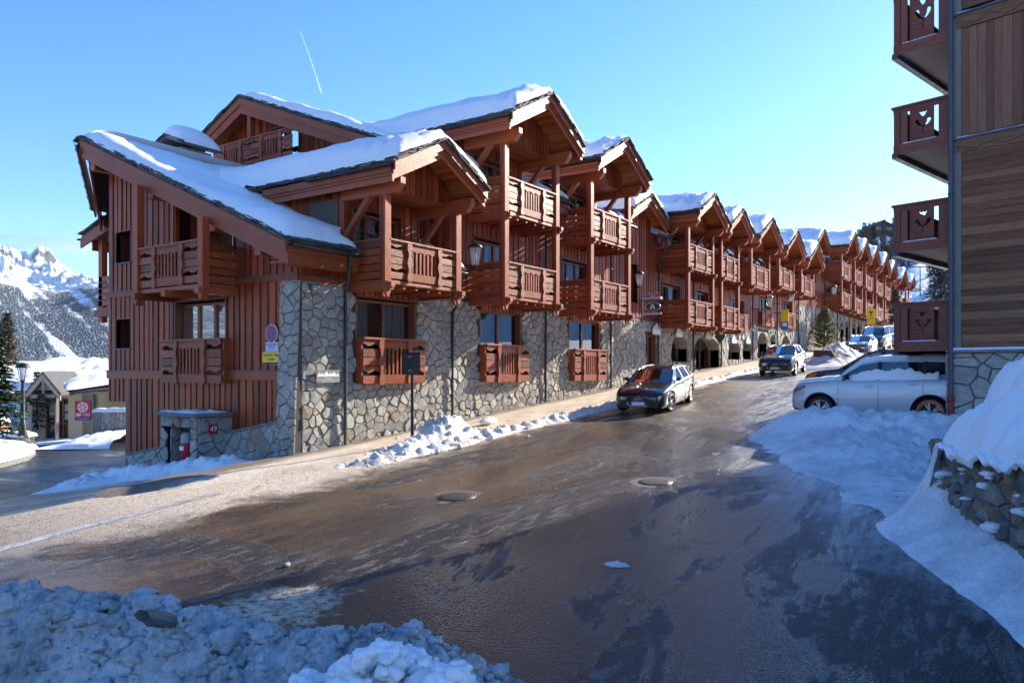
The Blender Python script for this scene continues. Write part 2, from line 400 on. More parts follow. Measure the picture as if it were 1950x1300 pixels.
# cracks
va = g.n('VectorMath', {'operation':'ADD'}); nv = g.n('TexNoise', Scale=1.4, Detail=6.0, Roughness=.7, Vector=g.co()); g.set(va.inputs[0], g.co((.7,1.3,1))); g.set(va.inputs[1], nv.outputs[1])
vo = g.n('TexVoronoi', {'feature':'DISTANCE_TO_EDGE'}, Scale=.36, Vector=va.outputs[0])
crack = g.math('MULTIPLY', g.math('SUBTRACT', 1.0, g.sm(vo.outputs[0], .0, .010)), g.ramp(g.noise(.35, None, 3), [(.40,0.0),(.55,1.0)]))
col = g.mix(g.math('MULTIPLY', crack, .85), col, (.008,.008,.008))
rg = g.math('ADD', g.ramp(big, [(.36,.09),(.62,.22)]), g.math('MULTIPLY', dirt, .24)); rg = g.math('ADD', rg, g.math('MULTIPLY', snowm, .35)); rg = g.math('ADD', rg, g.math('MULTIPLY', patch, .30)); rg = g.math('SUBTRACT', rg, g.math('MULTIPLY', lane, .06)); rg = g.math('ADD', rg, g.math('MULTIPLY', ice, .12))
h = g.math('ADD', g.math('MULTIPLY', agg, .75), g.math('MULTIPLY', mid, .9)); h = g.math('SUBTRACT', h, g.math('MULTIPLY', patch, .55)); h = g.math('ADD', h, g.math('MULTIPLY', grit, .3)); h = g.math('SUBTRACT', h, crack)
h = g.math('ADD', h, g.math('MULTIPLY', g.math('MULTIPLY', patch, sn2), 1.0)); h = g.math('ADD', h, g.math('MULTIPLY', snowm, g.math('MULTIPLY', sn2, 2.5)))
M['road'] = g.done(col, rg, g.bump(h, .75, .014))
def rz(s, l): return zg(s, l) + .03*nz(s*.25, l*.4, 3.0, 3)*smooth(15, 12, l)
mb = MB()
xs = axis([(-60,-14,6),(-14,40,.4),(40,140,1.5)]); ys = axis([(-24,-4,2.5),(-4,15.6,.4)])
def sheet(mb, xs, ys, ok, zf, m=0):
    idx = {}
    for j in range(len(ys)-1):
        for i in range(len(xs)-1):
            if not ok((xs[i]+xs[i+1])/2, (ys[j]+ys[j+1])/2): continue
            q = []
            for a, b in ((i,j),(i+1,j),(i+1,j+1),(i,j+1)):
                if (a,b) not in idx:
                    idx[(a,b)] = len(mb.v); mb.v.append((xs[a], ys[b], zf(xs[a], ys[b])))
                q.append(idx[(a,b)])
            mb.f.append(q); mb.m.append(m); mb.sm.append(True)
def pave_l0(s): return interp([(8,15.6),(10.5,14.2),(13,13.0),(16,12.6),(140,12.6)], s)
sheet(mb, xs, ys, lambda s, l: l > redge(s)-1.2 and (l < pave_l0(s)+.5), rz)
road = mb.build('road', M['road'], recalc=False); tag(road, kind='structure')
mb = MB(); xs2 = axis([(-12,40,.6)]); ys2 = axis([(15.6,47,.6)])
sheet(mb, xs2, ys2, lambda s, l: paved(s, l) or paved(s, l-.7) or paved(s-.7,l) , zg)
g = G('shaded damp asphalt', rough=.4); P = g.sep(); a = g.noise(.6, g.co((1,.5,1)), 7, .7, .7); b = g.noise(90, None, 3)
col = g.mix(g.ramp(a, [(.58,0.0),(.72,.7)]), g.mix(g.ramp(b, [(.5,0.0),(.7,.4)]), (.022,.022,.024), (.12,.115,.11)), (.34,.36,.39))
M['road2'] = g.done(col, g.ramp(a, [(.35,.22),(.65,.5)]), g.bump(g.math('ADD', b, g.math('MULTIPLY', a, 1.2)), .35, .016))
tag(mb.build('side_street', M['road2'], recalc=False), kind='structure')
# pavement: a kerb-high strip of packed sandy snow
mb = MB(); xs3 = axis([(8,40,.3),(40,140,1.0)]); ys3 = axis([(12.4,15.7,.22)])
def pz(s, l):
    return zg(s, min(l, 15.5)) + .11*smooth(pave_l0(s)-.15, pave_l0(s)+.25, l) - .012 + .035*nz(s*1.5, l*1.5, 1.0) + .012*nz(s*6, l*6)
sheet(mb, xs3, ys3, lambda s, l: l > pave_l0(s)-.3, pz)
g = G('packed sandy snow', rough=.7); P = g.sep(); a = g.noise(1.1, g.co((.6,1.2,1)), 8, .74, .4); b = g.noise(14, None, 6, .72)
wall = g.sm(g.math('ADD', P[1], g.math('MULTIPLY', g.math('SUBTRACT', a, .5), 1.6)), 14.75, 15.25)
col = g.ramp(g.math('ADD', g.math('MULTIPLY', a, .65), g.math('MULTIPLY', b, .4)), [(.32,(.26,.18,.12)),(.44,(.54,.42,.29)),(.58,(.74,.62,.48)),(.76,(.84,.78,.70))])
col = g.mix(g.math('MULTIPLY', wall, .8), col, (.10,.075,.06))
M['pave'] = g.done(col, .7, g.bump(g.math('ADD', a, g.math('MULTIPLY', b, .6)), .6, .05))
tag(mb.build('pavement', M['pave'], recalc=False), kind='structure')
# worn white edge line and gutter slabs at the left of the junction
mb = MB()
g = G('worn white line', rough=.5); a = g.noise(9, None, 6, .7); M['line'] = g.done(g.mix(g.ramp(a, [(.4,0.0),(.62,.75)]), (.60,.58,.56), (.09,.075,.065)), .4)
pts = []
for k in range(29):
    px = lerp(-40, 420, k/28); py = lerp(1058, 938, (k/28)**.93)
    t = (px-CX)/F; q = (HY-py)/F
    Y = 8.0
    for _ in range(30): s_, l_ = cw(t*Y, Y); Y = .5*Y + .5*zg(s_, l_)/q
    pts.append(cw(t*Y, Y))
for (a, b) in zip(pts, pts[1:]):
    d = Vector((b[0]-a[0], b[1]-a[1])).normalized(); n_ = Vector((-d[1], d[0]))*.11
    v = [(a[0]-n_[0],a[1]-n_[1]),(b[0]-n_[0],b[1]-n_[1]),(b[0]+n_[0],b[1]+n_[1]),(a[0]+n_[0],a[1]+n_[1])]
    mb.add([(p[0],p[1],rz(*p)+.008) for p in v], [(0,1,2,3)])
tag(mb.build('road_marking', M['line']), kind='structure')
# arrow-like white paint patch before the white car
def ground_pt(px, py, dz=0):
    t = (px-CX)/F; q = (HY-py)/F; lo, hi = 2.0, 140.0
    f = lambda Y: (lambda p: zg(*p)+dz - q*Y)(cw(t*Y, Y))
    for _ in range(60):
        m_ = (lo+hi)/2
        if f(m_) > 0: hi = m_
        else: lo = m_
    s_, l_ = cw(t*lo, lo); return s_, l_
def flat_on_road(name, pix, mat, dz=.012):
    mb = MB(); P_ = [ground_pt(*p) for p in pix]
    mb.add([(p[0], p[1], rz(*p)+dz) for p in P_], [tuple(range(len(P_)))])
    return mb.build(name, mat)
tag(flat_on_road('road_marking', [(1494,728),(1504,728),(1530,748),(1527,760),(1515,752)], M['line']), kind='structure')
tag(flat_on_road('road_marking', [(1338,758),(1356,754),(1352,759),(1336,762)], M['line']), kind='structure')
# manhole covers
def tilt_to_road(mb, s_):
    mb.v = [(p[0], p[1], p[2]+(p[0]-s_)*.073) for p in mb.v]; return mb
def manhole(px, py, r, label):
    s_, l_ = ground_pt(px, py); z = rz(s_, l_)-.004
    o = empty('manhole_cover', (s_, l_, z), label, 'manhole cover', 'iron manhole covers in the road')
    mb = MB(); mb.lathe([(r*1.0,.0),(r*1.0,.012),(r*.9,.012)], (s_,l_,z), 36); tilt_to_road(mb, s_); mb.build('rim', plain('worn cast iron', (.10,.085,.075), .45, .4), o)
    mb = MB(); mb.lathe([(r*.88,.004),(r*.86,.014),(.001,.015)], (s_,l_,z), 36)
    for i in range(-5,6):
        for j in range(-5,6):
            if math.hypot(i,j) < 5.2: mb.box(s_+i*r*.15-.02, s_+i*r*.15+.02, l_+j*r*.15-.02, l_+j*r*.15+.02, z+.012, z+.017)
    tilt_to_road(mb, s_); mb.build('lid', plain('worn cast iron', (.10,.085,.075), .45, .4), o)
    mb = MB(); n = 40
    mb.add([(s_+math.cos(k*2*math.pi/n)*rr*(1+.1*nz(k*.6,rr)), l_+math.sin(k*2*math.pi/n)*rr*(1+.1*nz(k*.6,rr,5)), z+.006) for rr in (r*1.0, r*1.5) for k in range(n)],
           [(k,(k+1)%n,(k+1)%n+n,k+n) for k in range(n)]); tilt_to_road(mb, s_); mb.build('patch', plain('pale cement patch', (.15,.12,.095), .55), o)
manhole(869, 945, .37, 'round manhole cover in a pale cement ring on the sunlit brown asphalt')
manhole(1248, 918, .33, 'dark manhole cover in the shaded middle of the wet road')

# ------------------------------------------------------------------ stone walls made of separate split stones
def stones(mb, mapf, poly_ok, a0, a1, z0, z1, size=.42, asp=1.5, depth=.05, gap=.006, holes=(), seed=1, jit=.36, rough=1.0, zlo=None, zhi=None):
    """irregular stones (clipped Voronoi cells) on a wall; mapf(a,z,d) -> point, d outwards. material 0 stone, 1 mortar"""
    rnd = random.Random(seed); cw_ = size*asp; ch = size
    na = int((a1-a0)/cw_)+3; nh = int((z1-z0)/ch)+3
    C = {}
    for i in range(-1, na):
        for j in range(-1, nh):
            C[(i,j)] = (a0+(i+.5+(.5 if j % 2 else 0)*.9-.2+rnd.uniform(-jit,jit)*1.1)*cw_, z0+(j+.5+rnd.uniform(-jit,jit)-.2)*ch)
    Wt = {k: rnd.uniform(-.30,.30)*size*size*.9 for k in C}
    def clip(poly, px, pz, nx, nz_):
        out = []
        for k in range(len(poly)):
            p, q = poly[k], poly[(k+1) % len(poly)]
            dp = (p[0]-px)*nx+(p[1]-pz)*nz_; dq = (q[0]-px)*nx+(q[1]-pz)*nz_
            if dp <= 0: out.append(p)
            if (dp < 0 < dq) or (dq < 0 < dp):
                t = dp/(dp-dq); out.append((p[0]+(q[0]-p[0])*t, p[1]+(q[1]-p[1])*t))
        return out
    for (i,j), c in C.items():
        poly = [(c[0]-2*cw_,c[1]-2*ch),(c[0]+2*cw_,c[1]-2*ch),(c[0]+2*cw_,c[1]+2*ch),(c[0]-2*cw_,c[1]+2*ch)]
        for di in (-2,-1,0,1,2):
            for dj in (-2,-1,0,1,2):
                e = C.get((i+di,j+dj))
                if (di or dj) and e:
                    dx_, dz_ = e[0]-c[0], e[1]-c[1]; k_ = .5+(Wt[(i,j)]-Wt[(i+di,j+dj)])/(2*(dx_*dx_+dz_*dz_)+1e-6); poly = clip(poly, c[0]+dx_*k_, c[1]+dz_*k_, dx_, dz_)
        for (px,pz,nx,nz_) in ((a0,0,-1,0),(a1,0,1,0),(0,z0,0,-1),(0,z1,0,1)):
            if len(poly) > 2: poly = clip(poly, px, pz, nx, nz_)
        if zhi and len(poly) > 2:
            pz = zhi(c[0]); k = (zhi(c[0]+.1)-pz)/.1; poly = clip(poly, c[0], pz, -k, 1)
        if zlo and len(poly) > 2:
            pz = zlo(c[0]); k = (zlo(c[0]+.1)-pz)/.1; poly = clip(poly, c[0], pz, k, -1)
        bad = False
        for (h0,h1,b0,b1) in holes:
            if h0 < c[0] < h1 and b0 < c[1] < b1: bad = True; break
            if len(poly) < 3: break
            if not (max(p[0] for p in poly) > h0 and min(p[0] for p in poly) < h1 and max(p[1] for p in poly) > b0 and min(p[1] for p in poly) < b1): continue
            opts = [(h0-c[0], (h0,0,1,0)), (c[0]-h1, (h1,0,-1,0)), (b0-c[1], (0,b0,0,1)), (c[1]-b1, (0,b1,0,-1))]
            poly = clip(poly, *max(opts)[1])
        if bad or len(poly) < 3: continue
        A = sum(poly[k][0]*poly[(k+1)%len(poly)][1]-poly[(k+1)%len(poly)][0]*poly[k][1] for k in range(len(poly)))/2
        if abs(A) < .004: continue
        gx = sum(p[0] for p in poly)/len(poly); gy = sum(p[1] for p in poly)/len(poly)
        rr = math.sqrt(abs(A)); n = len(poly)
        d = depth*rnd.uniform(.55,1.15); ta, tz = rnd.uniform(-.14,.14)*rough, rnd.uniform(-.12,.12)*rough
        ins = lambda p, k: (gx+(p[0]-gx)*(1-2*k/rr), gy+(p[1]-gy)*(1-2*k/rr))
        r0 = [ins(p, gap) for p in poly]; r1 = [ins(p, gap+.012*rough+.008) for p in poly]
        vs = [mapf(p[0], p[1], -.01) for p in r0] + [mapf(p[0], p[1], d*.72) for p in [ins(q, gap+.006) for q in poly]] \
             + [mapf(p[0], p[1], d+ta*(p[0]-gx)+tz*(p[1]-gy)+rnd.uniform(-.008,.008)*rough) for p in r1] + [mapf(gx, gy, d+.01*rough*rnd.uniform(-.5,1))]
        fs = []
        for q in (0, 1):
            for k in range(n): fs.append((q*n+k, q*n+(k+1)%n, (q+1)*n+(k+1)%n, (q+1)*n+k))
        fs += [(2*n+k, 2*n+(k+1)%n, 3*n) for k in range(n)]
        mb.add(vs, fs, 0)
def pieces(a0, a1, z0, z1, holes):
    """split a rectangle with rectangular holes into solid rectangles"""
    A = sorted({a0, a1, *[min(max(h, a0), a1) for q in holes for h in q[:2]]}); out = []
    for x0, x1 in zip(A, A[1:]):
        if x1-x0 < 1e-5: continue
        mid = (x0+x1)/2; cur = z0
        for h in sorted([q for q in holes if q[0] <= mid <= q[1]], key=lambda q: q[2]):
            if h[2] > cur: out.append((x0, x1, cur, min(h[2], z1)))
            cur = max(cur, h[3])
        if cur < z1: out.append((x0, x1, cur, z1))
    return out
def backing(mb, mapf, a0, a1, z0, z1, holes, d=0.0, th=.3, m=1, zlo=None, zhi=None):
    A = sorted({a0, a1, *[min(max(h, a0), a1) for q in holes for h in q[:2]]})
    for x0, x1, b0, b1 in pieces(a0, a1, z0, z1, holes):
        c = [(x0, b0), (x1, b0), (x1, b1), (x0, b1)]
        if zlo and b0 == z0: c[0] = (x0, zlo(x0)); c[1] = (x1, zlo(x1))
        if zhi and b1 == z1: c[2] = (x1, zhi(x1)); c[3] = (x0, zhi(x0))
        vs = [mapf(p[0], p[1], d) for p in c] + [mapf(p[0], p[1], d-th) for p in c]
        mb.add(vs, [(0,1,2,3),(7,6,5,4),(0,4,5,1),(1,5,6,2),(2,6,7,3),(3,7,4,0)], m)
def clad(mb, mapf, a0, a1, zlo, zhi, holes=(), bw=.20, gap=.085, seed=3, wav=.010, d0=.0, d1=.035, seg=5, m=0):
    """upright boards over a backing, cut round the openings"""
    rnd = random.Random(seed); a = a0
    backing(mb, mapf, a0, a1, min(zlo(a0), zlo(a1)), max(zhi(a0), zhi(a1)), holes, d0, .12, m, zlo, zhi)
    while a < a1-.04:
        b = min(a+bw*rnd.uniform(.75,1.25), a1)
        lo = max(zlo(a), zlo(b)); hi = min(zhi(a), zhi(b))
        iv = [(lo, hi)]
        for h in holes:
            if b > h[0] and a < h[1]:
                iv = [p for (u, v) in iv for p in ((u, min(v, h[2])), (max(u, h[3]), v)) if p[1]-p[0] > .03]
        dd = d1*rnd.uniform(.8,1.2)
        for (u, v) in iv:
            top = (u, v)[1] == hi
            n = max(1, min(seg, int((v-u)/.35)))
            L = [a+rnd.uniform(-wav,wav) for _ in range(n+1)]; Rr = [b+rnd.uniform(-wav,wav) for _ in range(n+1)]
            vs = []
            for k in range(n+1):
                zl = u+(v-u)*k/n; zr = zl
                if k == n and top: zl, zr = zhi(L[k]), zhi(Rr[k])
                if k == 0 and u == lo: zl, zr = zlo(L[k]), zlo(Rr[k])
                vs += [mapf(L[k], zl, d0), mapf(L[k], zl, d0+dd), mapf(Rr[k], zr, d0+dd), mapf(Rr[k], zr, d0)]
            fs = [(0,1,2,3), tuple(4*n+q for q in (3,2,1,0))]
            for k in range(n):
                for q in range(3): fs.append((4*k+q, 4*k+4+q, 4*k+5+q, 4*k+1+q))
            mb.add(vs, fs, m)
        a = b+gap*rnd.uniform(.7,1.2)
# ------------------------------------------------------------------ timber chalets
def face_y(l0): return lambda a, z, d: (a, l0-d, z)          # wall looking to the street
def face_x(s0): return lambda a, z, d: (s0-d, a, z)          # wall looking down the street
def mbox(mb, mf, a0, a1, z0, z1, d0, d1, m=0):
    v = [mf(a0,z0,d0),mf(a1,z0,d0),mf(a1,z0,d1),mf(a0,z0,d1),mf(a0,z1,d0),mf(a1,z1,d0),mf(a1,z1,d1),mf(a0,z1,d1)]
    mb.add(v, [(0,3,2,1),(4,5,6,7),(0,1,5,4),(1,2,6,5),(2,3,7,6),(3,0,4,7)], m)
def mpoly(mb, mf, poly, d0, d1, m=0):
    n = len(poly); v = [mf(p[0],p[1],d0) for p in poly]+[mf(p[0],p[1],d1) for p in poly]
    mb.add(v, [(i,(i+1)%n,(i+1)%n+n,i+n) for i in range(n)]+[tuple(range(n))[::-1], tuple(range(n,2*n))], m)
def railing(par, mf, a0, a1, z0, z1, hi=True, bev=0.006):
    """carved front: planks | slats under a scalloped header | planks, two wavy posts, handrail. par is the balcony mesh"""
    w_ = a1-a0; h = z1-z0; b0 = a0+.27*w_; b1 = a1-.27*w_
    mb = MB(); mbox(mb, mf, a0-.02, a1+.02, z1-.055, z1, -.05, .09); mb.build('handrail', M['wood_h'], par, bevel=bev)
    mb = MB(); ph = (h-.06)/5
    for (x0, x1) in ((a0, b0), (b1, a1)):
        for k in range(5):
            u, v = z0+k*ph+.012, z0+(k+1)*ph-.012
            if k in (1, 4) and hi:                        # scalloped edge leaves dark carved gaps
                n = 9; e = []
                for q in range(n): e.append((lerp(x0,x1,q/(n-1)), (u if k == 1 else u) + ph*(.34+.16*math.cos(q*math.pi*2/(n-1)*1.5))))
                mpoly(mb, mf, e+[(x1, v), (x0, v)], 0, .035)
            else: mbox(mb, mf, x0, x1, u, v, 0, .035)
    mbox(mb, mf, a0, a1, z1-.11, z1-.058, -.01, .05)
    mb.build('plank_panel', M['wood_h'], par)
    mb = MB(); n = 13
    top = z1-.12; low = z0+.2*h
    e = [(lerp(b0,b1,q/(n-1)), top-.13*h-.03*h*math.cos(q*math.pi*2*4/(n-1))) for q in range(n)]
    mpoly(mb, mf, e+[(b1, top), (b0, top)], 0, .05)
    mbox(mb, mf, b0, b1, z0, low, 0, .05)
    ns = max(5, int((b1-b0)/.17)); 
    for k in range(ns):
        c = lerp(b0, b1, (k+1)/(ns+1)); mbox(mb, mf, c-.035, c+.035, low, top-.1*h, .005, .035)
    mb.build('slat_panel', M['wood'], par)
    for c in (b0, b1):
        mb = MB(); n = 15 if hi else 7; L = []; Rr = []
        for k in range(n):
            z = lerp(z0-.03, z1-.06, k/(n-1)); wv = .075+.03*math.sin(k/(n-1)*math.pi*5)
            L.append((c-wv, z)); Rr.append((c+wv, z))
        mpoly(mb, mf, L+Rr[::-1], .03, .085); mb.build('carved_post', M['wood_h'], par)
def side_planks(mb, p_ax, c, l0, l1, z0, z1, n=5, gaps=.05):
    h = (z1-z0)/n
    for k in range(n):
        g_ = gaps if k % 2 else gaps*.5
        if p_ax == 's': mb.box(c-.02, c+.02, l0, l1, z0+k*h+g_*.5, z0+(k+1)*h-g_*.5)
        else: mb.box(l0, l1, c-.02, c+.02, z0+k*h+g_*.5, z0+(k+1)*h-g_*.5)
def balcony(root, sL, sR, zr, zb, lf=14.0, lw=15.5, hi=True, top=False):
    mb = MB()
    mb.box(sL-.04, sR+.04, lf-.02, lw, zb+.02, zb+.12)
    for k in range(6):
        x = lerp(sL+.25, sR-.25, k/5); mb.box(x-.05, x+.05, lf+.03, lw, zb-.09, zb+.02)
    for s_ in (sL, sR):                                   # carrying beams with notched ends
        mb.box(s_-.11, s_+.11, lf-.18, lw, zb-.16, zb+.06)
        mb.box(s_-.08, s_+.08, lf-.26, lf-.18, zb-.10, zb+.04)
    b = mb.build('balcony', M['wood_h'], root, bevel=.008 if hi else 0)
    railing(b, face_y(lf), sL+.10, sR-.10, zb+.15, zr, hi)
    for s_ in (sL, sR):
        mb = MB(); side_planks(mb, 's', s_, lf+.08, lw-.02, zb+.15, zr-.04, 5); mb.box(s_-.05, s_+.05, lf+.08, lw-.02, zr-.05, zr)
        mb.build('side_rail', M['wood_h'], b)
    return b
def window(root, mf, a0, a1, z0, z1, nm=2, rec=.16, curtain=True, room=1.2, hi=True, arch=0.0):
    fr = MB(); t = .07
    mbox(fr, mf, a0, a0+t, z0, z1, -rec-.07, -rec+.02); mbox(fr, mf, a1-t, a1, z0, z1, -rec-.07, -rec+.02)
    mbox(fr, mf, a0+t, a1-t, z1-t, z1, -rec-.07, -rec+.02); mbox(fr, mf, a0+t, a1-t, z0, z0+t, -rec-.07, -rec+.02)
    for k in range(1, nm):
        c = lerp(a0, a1, k/nm); mbox(fr, mf, c-.055, c+.055, z0+t, z1-t, -rec-.07, -rec+.02)
    # reveals
    mbox(fr, mf, a0-.05, a0, z0-.02, z1+.05, -rec-.1, .045); mbox(fr, mf, a1, a1+.05, z0-.02, z1+.05, -rec-.1, .045)
    mbox(fr, mf, a0-.05, a1+.05, z1+.05, z1+.12, -rec-.1, .05); mbox(fr, mf, a0-.06, a1+.06, z0-.07, z0-.02, -rec-.1, .06)
    # dim room behind
    mbox(fr, mf, a0-.3, a1+.3, z0-.3, z1+.3, -rec-room-.1, -rec-room, 1)
    mbox(fr, mf, a0-.32, a0-.06, z0-.3, z1+.3, -rec-room, -rec-.11, 1); mbox(fr, mf, a1+.06, a1+.32, z0-.3, z1+.3, -rec-room, -rec-.11, 1)
    mbox(fr, mf, a0-.3, a1+.3, z1+.13, z1+.2, -rec-room, -rec-.11, 1); mbox(fr, mf, a0-.3, a1+.3, z0-.2, z0-.08, -rec-room, -rec-.11, 1)
    f = fr.build('window', [M['frame'], M['room']], root)
    p = MB(); v = [mf(a0+t,z0+t,-rec-.03), mf(a1-t,z0+t,-rec-.03), mf(a1-t,z1-t,-rec-.03), mf(a0+t,z1-t,-rec-.03)]
    p.add(v, [(0,1,2,3)]); p.build('pane', M['glass'], f, recalc=False)
    if curtain:
        cu = MB(); rnd = random.Random(int(a0*31+z0*7))
        for k in range(nm):
            x0 = lerp(a0, a1, k/nm)+.06; x1 = lerp(a0, a1, (k+1)/nm)-.06; wd = (x1-x0)*rnd.choice((.45,.65,.98))
            if rnd.random() < .5: q0, q1 = x0, x0+wd
            else: q0, q1 = x1-wd, x1
            n = max(8, int((q1-q0)*40)); vs = []
            for i in range(n+1):
                a = lerp(q0, q1, i/n); d = -rec-.2+.035*math.sin(i*1.9)+.015*math.sin(i*.7)
                vs += [mf(a, z0+.02, d), mf(a, z1-.02, d)]
            cu.add(vs, [(2*i, 2*i+2, 2*i+3, 2*i+1) for i in range(n)], 0, True)
        cu.build('curtain', M['curtain'], f, recalc=False)
    return f
def rnd_edge(x): 
    x = min(1.0, max(0.0, x)); return math.sqrt(max(0.0, 1-(1-x)**2))
def slates(mb, p0, p1, out, up, wid, seed, n_layers=2, step=.28, over=.15, th=.028):
    """ragged slate course along the edge p0-p1; out = direction in which it overhangs, up = roof normal"""
    rnd = random.Random(seed); p0 = Vector(p0); p1 = Vector(p1); d = p1-p0; Ln = d.length; d.normalize(); out = Vector(out).normalized(); up = Vector(up).normalized()
    for la in range(n_layers):
        t = -rnd.uniform(0, .1)
        while t < Ln:
            w_ = step*rnd.uniform(.6, 1.5); o = over*rnd.uniform(.55, 1.1)-la*.03; h0 = la*th*1.25+.004+rnd.uniform(0,.012); tl = rnd.uniform(-.02,.03)
            a, b = p0+d*max(t,0), p0+d*min(t+w_*.96, Ln)
            q = [a+out*o+up*(h0+tl), b+out*o*rnd.uniform(.85,1.1)+up*(h0+rnd.uniform(-.01,.03)), b-out*wid+up*(h0), a-out*wid+up*h0]
            e = up*th*rnd.uniform(.8,1.5)
            mb.add(q+[x+e for x in q], [(0,3,2,1),(4,5,6,7),(0,1,5,4),(1,2,6,5),(2,3,7,6),(3,0,4,7)])
            t += w_
def gutter(root, p0, p1, r=.07, par=None):
    p0 = Vector(p0); p1 = Vector(p1); d = (p1-p0).normalized(); side = d.cross(Vector((0,0,1))); mb = MB(); n = 8
    vs = []
    for p in (p0, p1):
        for rr in (r, r-.012):
            for k in range(n+1):
                a = math.pi+math.pi*k/n; vs.append(p+side*rr*math.cos(a)+Vector((0,0,rr*math.sin(a))))
    m_ = n+1; fs = []
    for k in range(n):
        fs.append((k, k+1, 2*m_+k+1, 2*m_+k)); fs.append((m_+k, m_+k+1, 3*m_+k+1, 3*m_+k))
    fs += [(0, m_, 3*m_, 2*m_), (n, m_+n, 3*m_+n, 2*m_+n)]
    mb.add(vs, fs, 0, True)
    L = (p1-p0).length; k = .3
    while k < L:                                          # brackets
        c = p0+d*k; mb.tube([c+side*(r+.01)*math.cos(a)+Vector((0,0,(r+.01)*math.sin(a))) for a in [math.pi*(1+q/6) for q in range(7)]], .012, 4); k += .62
    return mb.build('gutter', M['zinc'], par or root, recalc=False)
def downpipe(root, pts, r=.05):
    mb = MB(); mb.tube(pts, r, 10)
    a, b = Vector(pts[-2]), Vector(pts[-1]); n = max(1, int((a-b).length/1.4))
    for k in range(n):
        p = a.lerp(b, (k+.5)/n); mb.lathe([(r+.004,-.02),(r+.014,-.015),(r+.014,.015),(r+.004,.02)], p, 10)
    return mb.build('drainpipe', M['zinc'], root)
def gable_roof(root, sc_, hw, za, sl, lf, lb, T=None, seed=0, hi=True, main=None, eav=3.2, gl=True, infill=None):
    ze = za-sl*hw; rn = math.hypot(1, sl); T = T or .46+.13*math.sin(seed*2.4+.5)
    dk = MB()
    for sg in (-1, 1):
        dk.prism([(sc_, lf, za), (sc_+sg*hw, lf, ze), (sc_+sg*hw, lf, ze-.07), (sc_, lf, za-.07)], (0, lb-lf, 0))
    for sg in (-1, 1):                                    # slate edges on verge and eaves
        slates(dk, (sc_+sg*hw, lf, ze), (sc_, lf, za), (0,-1,0), (sg*sl/rn,0,1/rn), .3, seed*7+sg, 3 if hi else 2)
        slates(dk, (sc_+sg*hw, lf, ze), (sc_+sg*hw, min(lb, lf+7), ze), (sg,0,-sl), (sg*sl/rn,0,1/rn), .3, seed*7+sg+3, 2, .32, .10)
    roof = dk.build('roof', M['slate'], root)
    so = MB()
    for sg in (-1, 1):
        so.prism([(sc_, lf+.10, za-.075), (sc_+sg*(hw-.06), lf+.10, ze-.075+.06*sl), (sc_+sg*(hw-.06), lf+.10, ze-.11+.06*sl), (sc_, lf+.10, za-.11)], (0, min(lb, lf+2.6)-lf-.1, 0))
        for k in range(int(hw/.13)):                      # board joints of the soffit
            x = sc_+sg*k*.13; z = za-.11-sl*k*.13; so.prism([(x,lf+.12,z),(x+sg*.115,lf+.12,z-sl*.115),(x+sg*.115,lf+.12,z-sl*.115-.012),(x,lf+.12,z-.012)], (0,2.3,0))
    so.build('soffit', M['soffit'], root)
    for sg in (-1, 1):                                    # two stepped bargeboards and the long eaves boards
        mb = MB()
        for (d0, d1, u, v) in ((-.035,.02,-.02,-.24),(.03,.075,-.20,-.33),(.075,.12,-.30,-.47)):
            mb.prism([(sc_, lf+d0, za+u), (sc_+sg*hw, lf+d0, ze+u), (sc_+sg*hw, lf+d0, ze+v), (sc_, lf+d0, za+v)], (0, d1-d0, 0))
        mb.build('bargeboard', M['wood_h'], root)
        mb = MB(); x = sc_+sg*hw
        for (d, u, v) in ((0,-.03,-.25),(.04,-.2,-.33),(.08,-.28,-.48)):
            mb.box(*sorted((x-sg*d, x-sg*(d+.05))), lf+.12+d*.2, min(lb, lf+eav+2), ze+v, ze+u)
        mb.build('eaves_board', M['wood_h'], root)
        if gl: gutter(root, (x+sg*.09, lf+.02, ze-.06), (x+sg*.09, lf+eav, ze-.06))
    # snow
    def surf(u, v):
        v = v**1.6
        s_ = sc_+(2*u-1)*(hw+.03); l = lerp(lf-.06, lb, v)
        x = s_-sc_; base = za-sl*(math.sqrt(x*x+.25)-.5+.12) if abs(x) < hw else ze
        d = min(hw+.03-abs(x), (l-lf+.06)*1.2)
        mel = smooth(3.0, .2, l-lf)
        t = T*(1-(.34+.2*math.sin(seed*3.7))*mel)*rnd_edge(d/.45)*(1+.16*nz(s_*.9,l*.5,seed*2.0))
        rip = mel*.19*nz(s_*.9+seed, l*3.6, seed*1.3, 5)+.05*nz(s_*1.1, l*1.1, seed, 3)+.022*nz(s_*4, l*4, seed, 3)
        z = max(base, za-sl*abs(x))+t+rip*rnd_edge(d/.4)
        z = max(z, za-sl*abs(x)+.015)
        if main:
            zm = main(s_, l); k = .55; h_ = max(k-abs(z-zm), 0)/k
            if z > zm-.1: z = max(z, zm)+h_*h_*k*.25
            else: z = max(z, zm-.1)
        return (s_, l, z)
    mb = MB(); mb.grid(surf, 30 if hi else 16, 46 if hi else 24)
    mb.build('roof_snow', M['snow_soft'], roof, recalc=False)
    return roof, ze
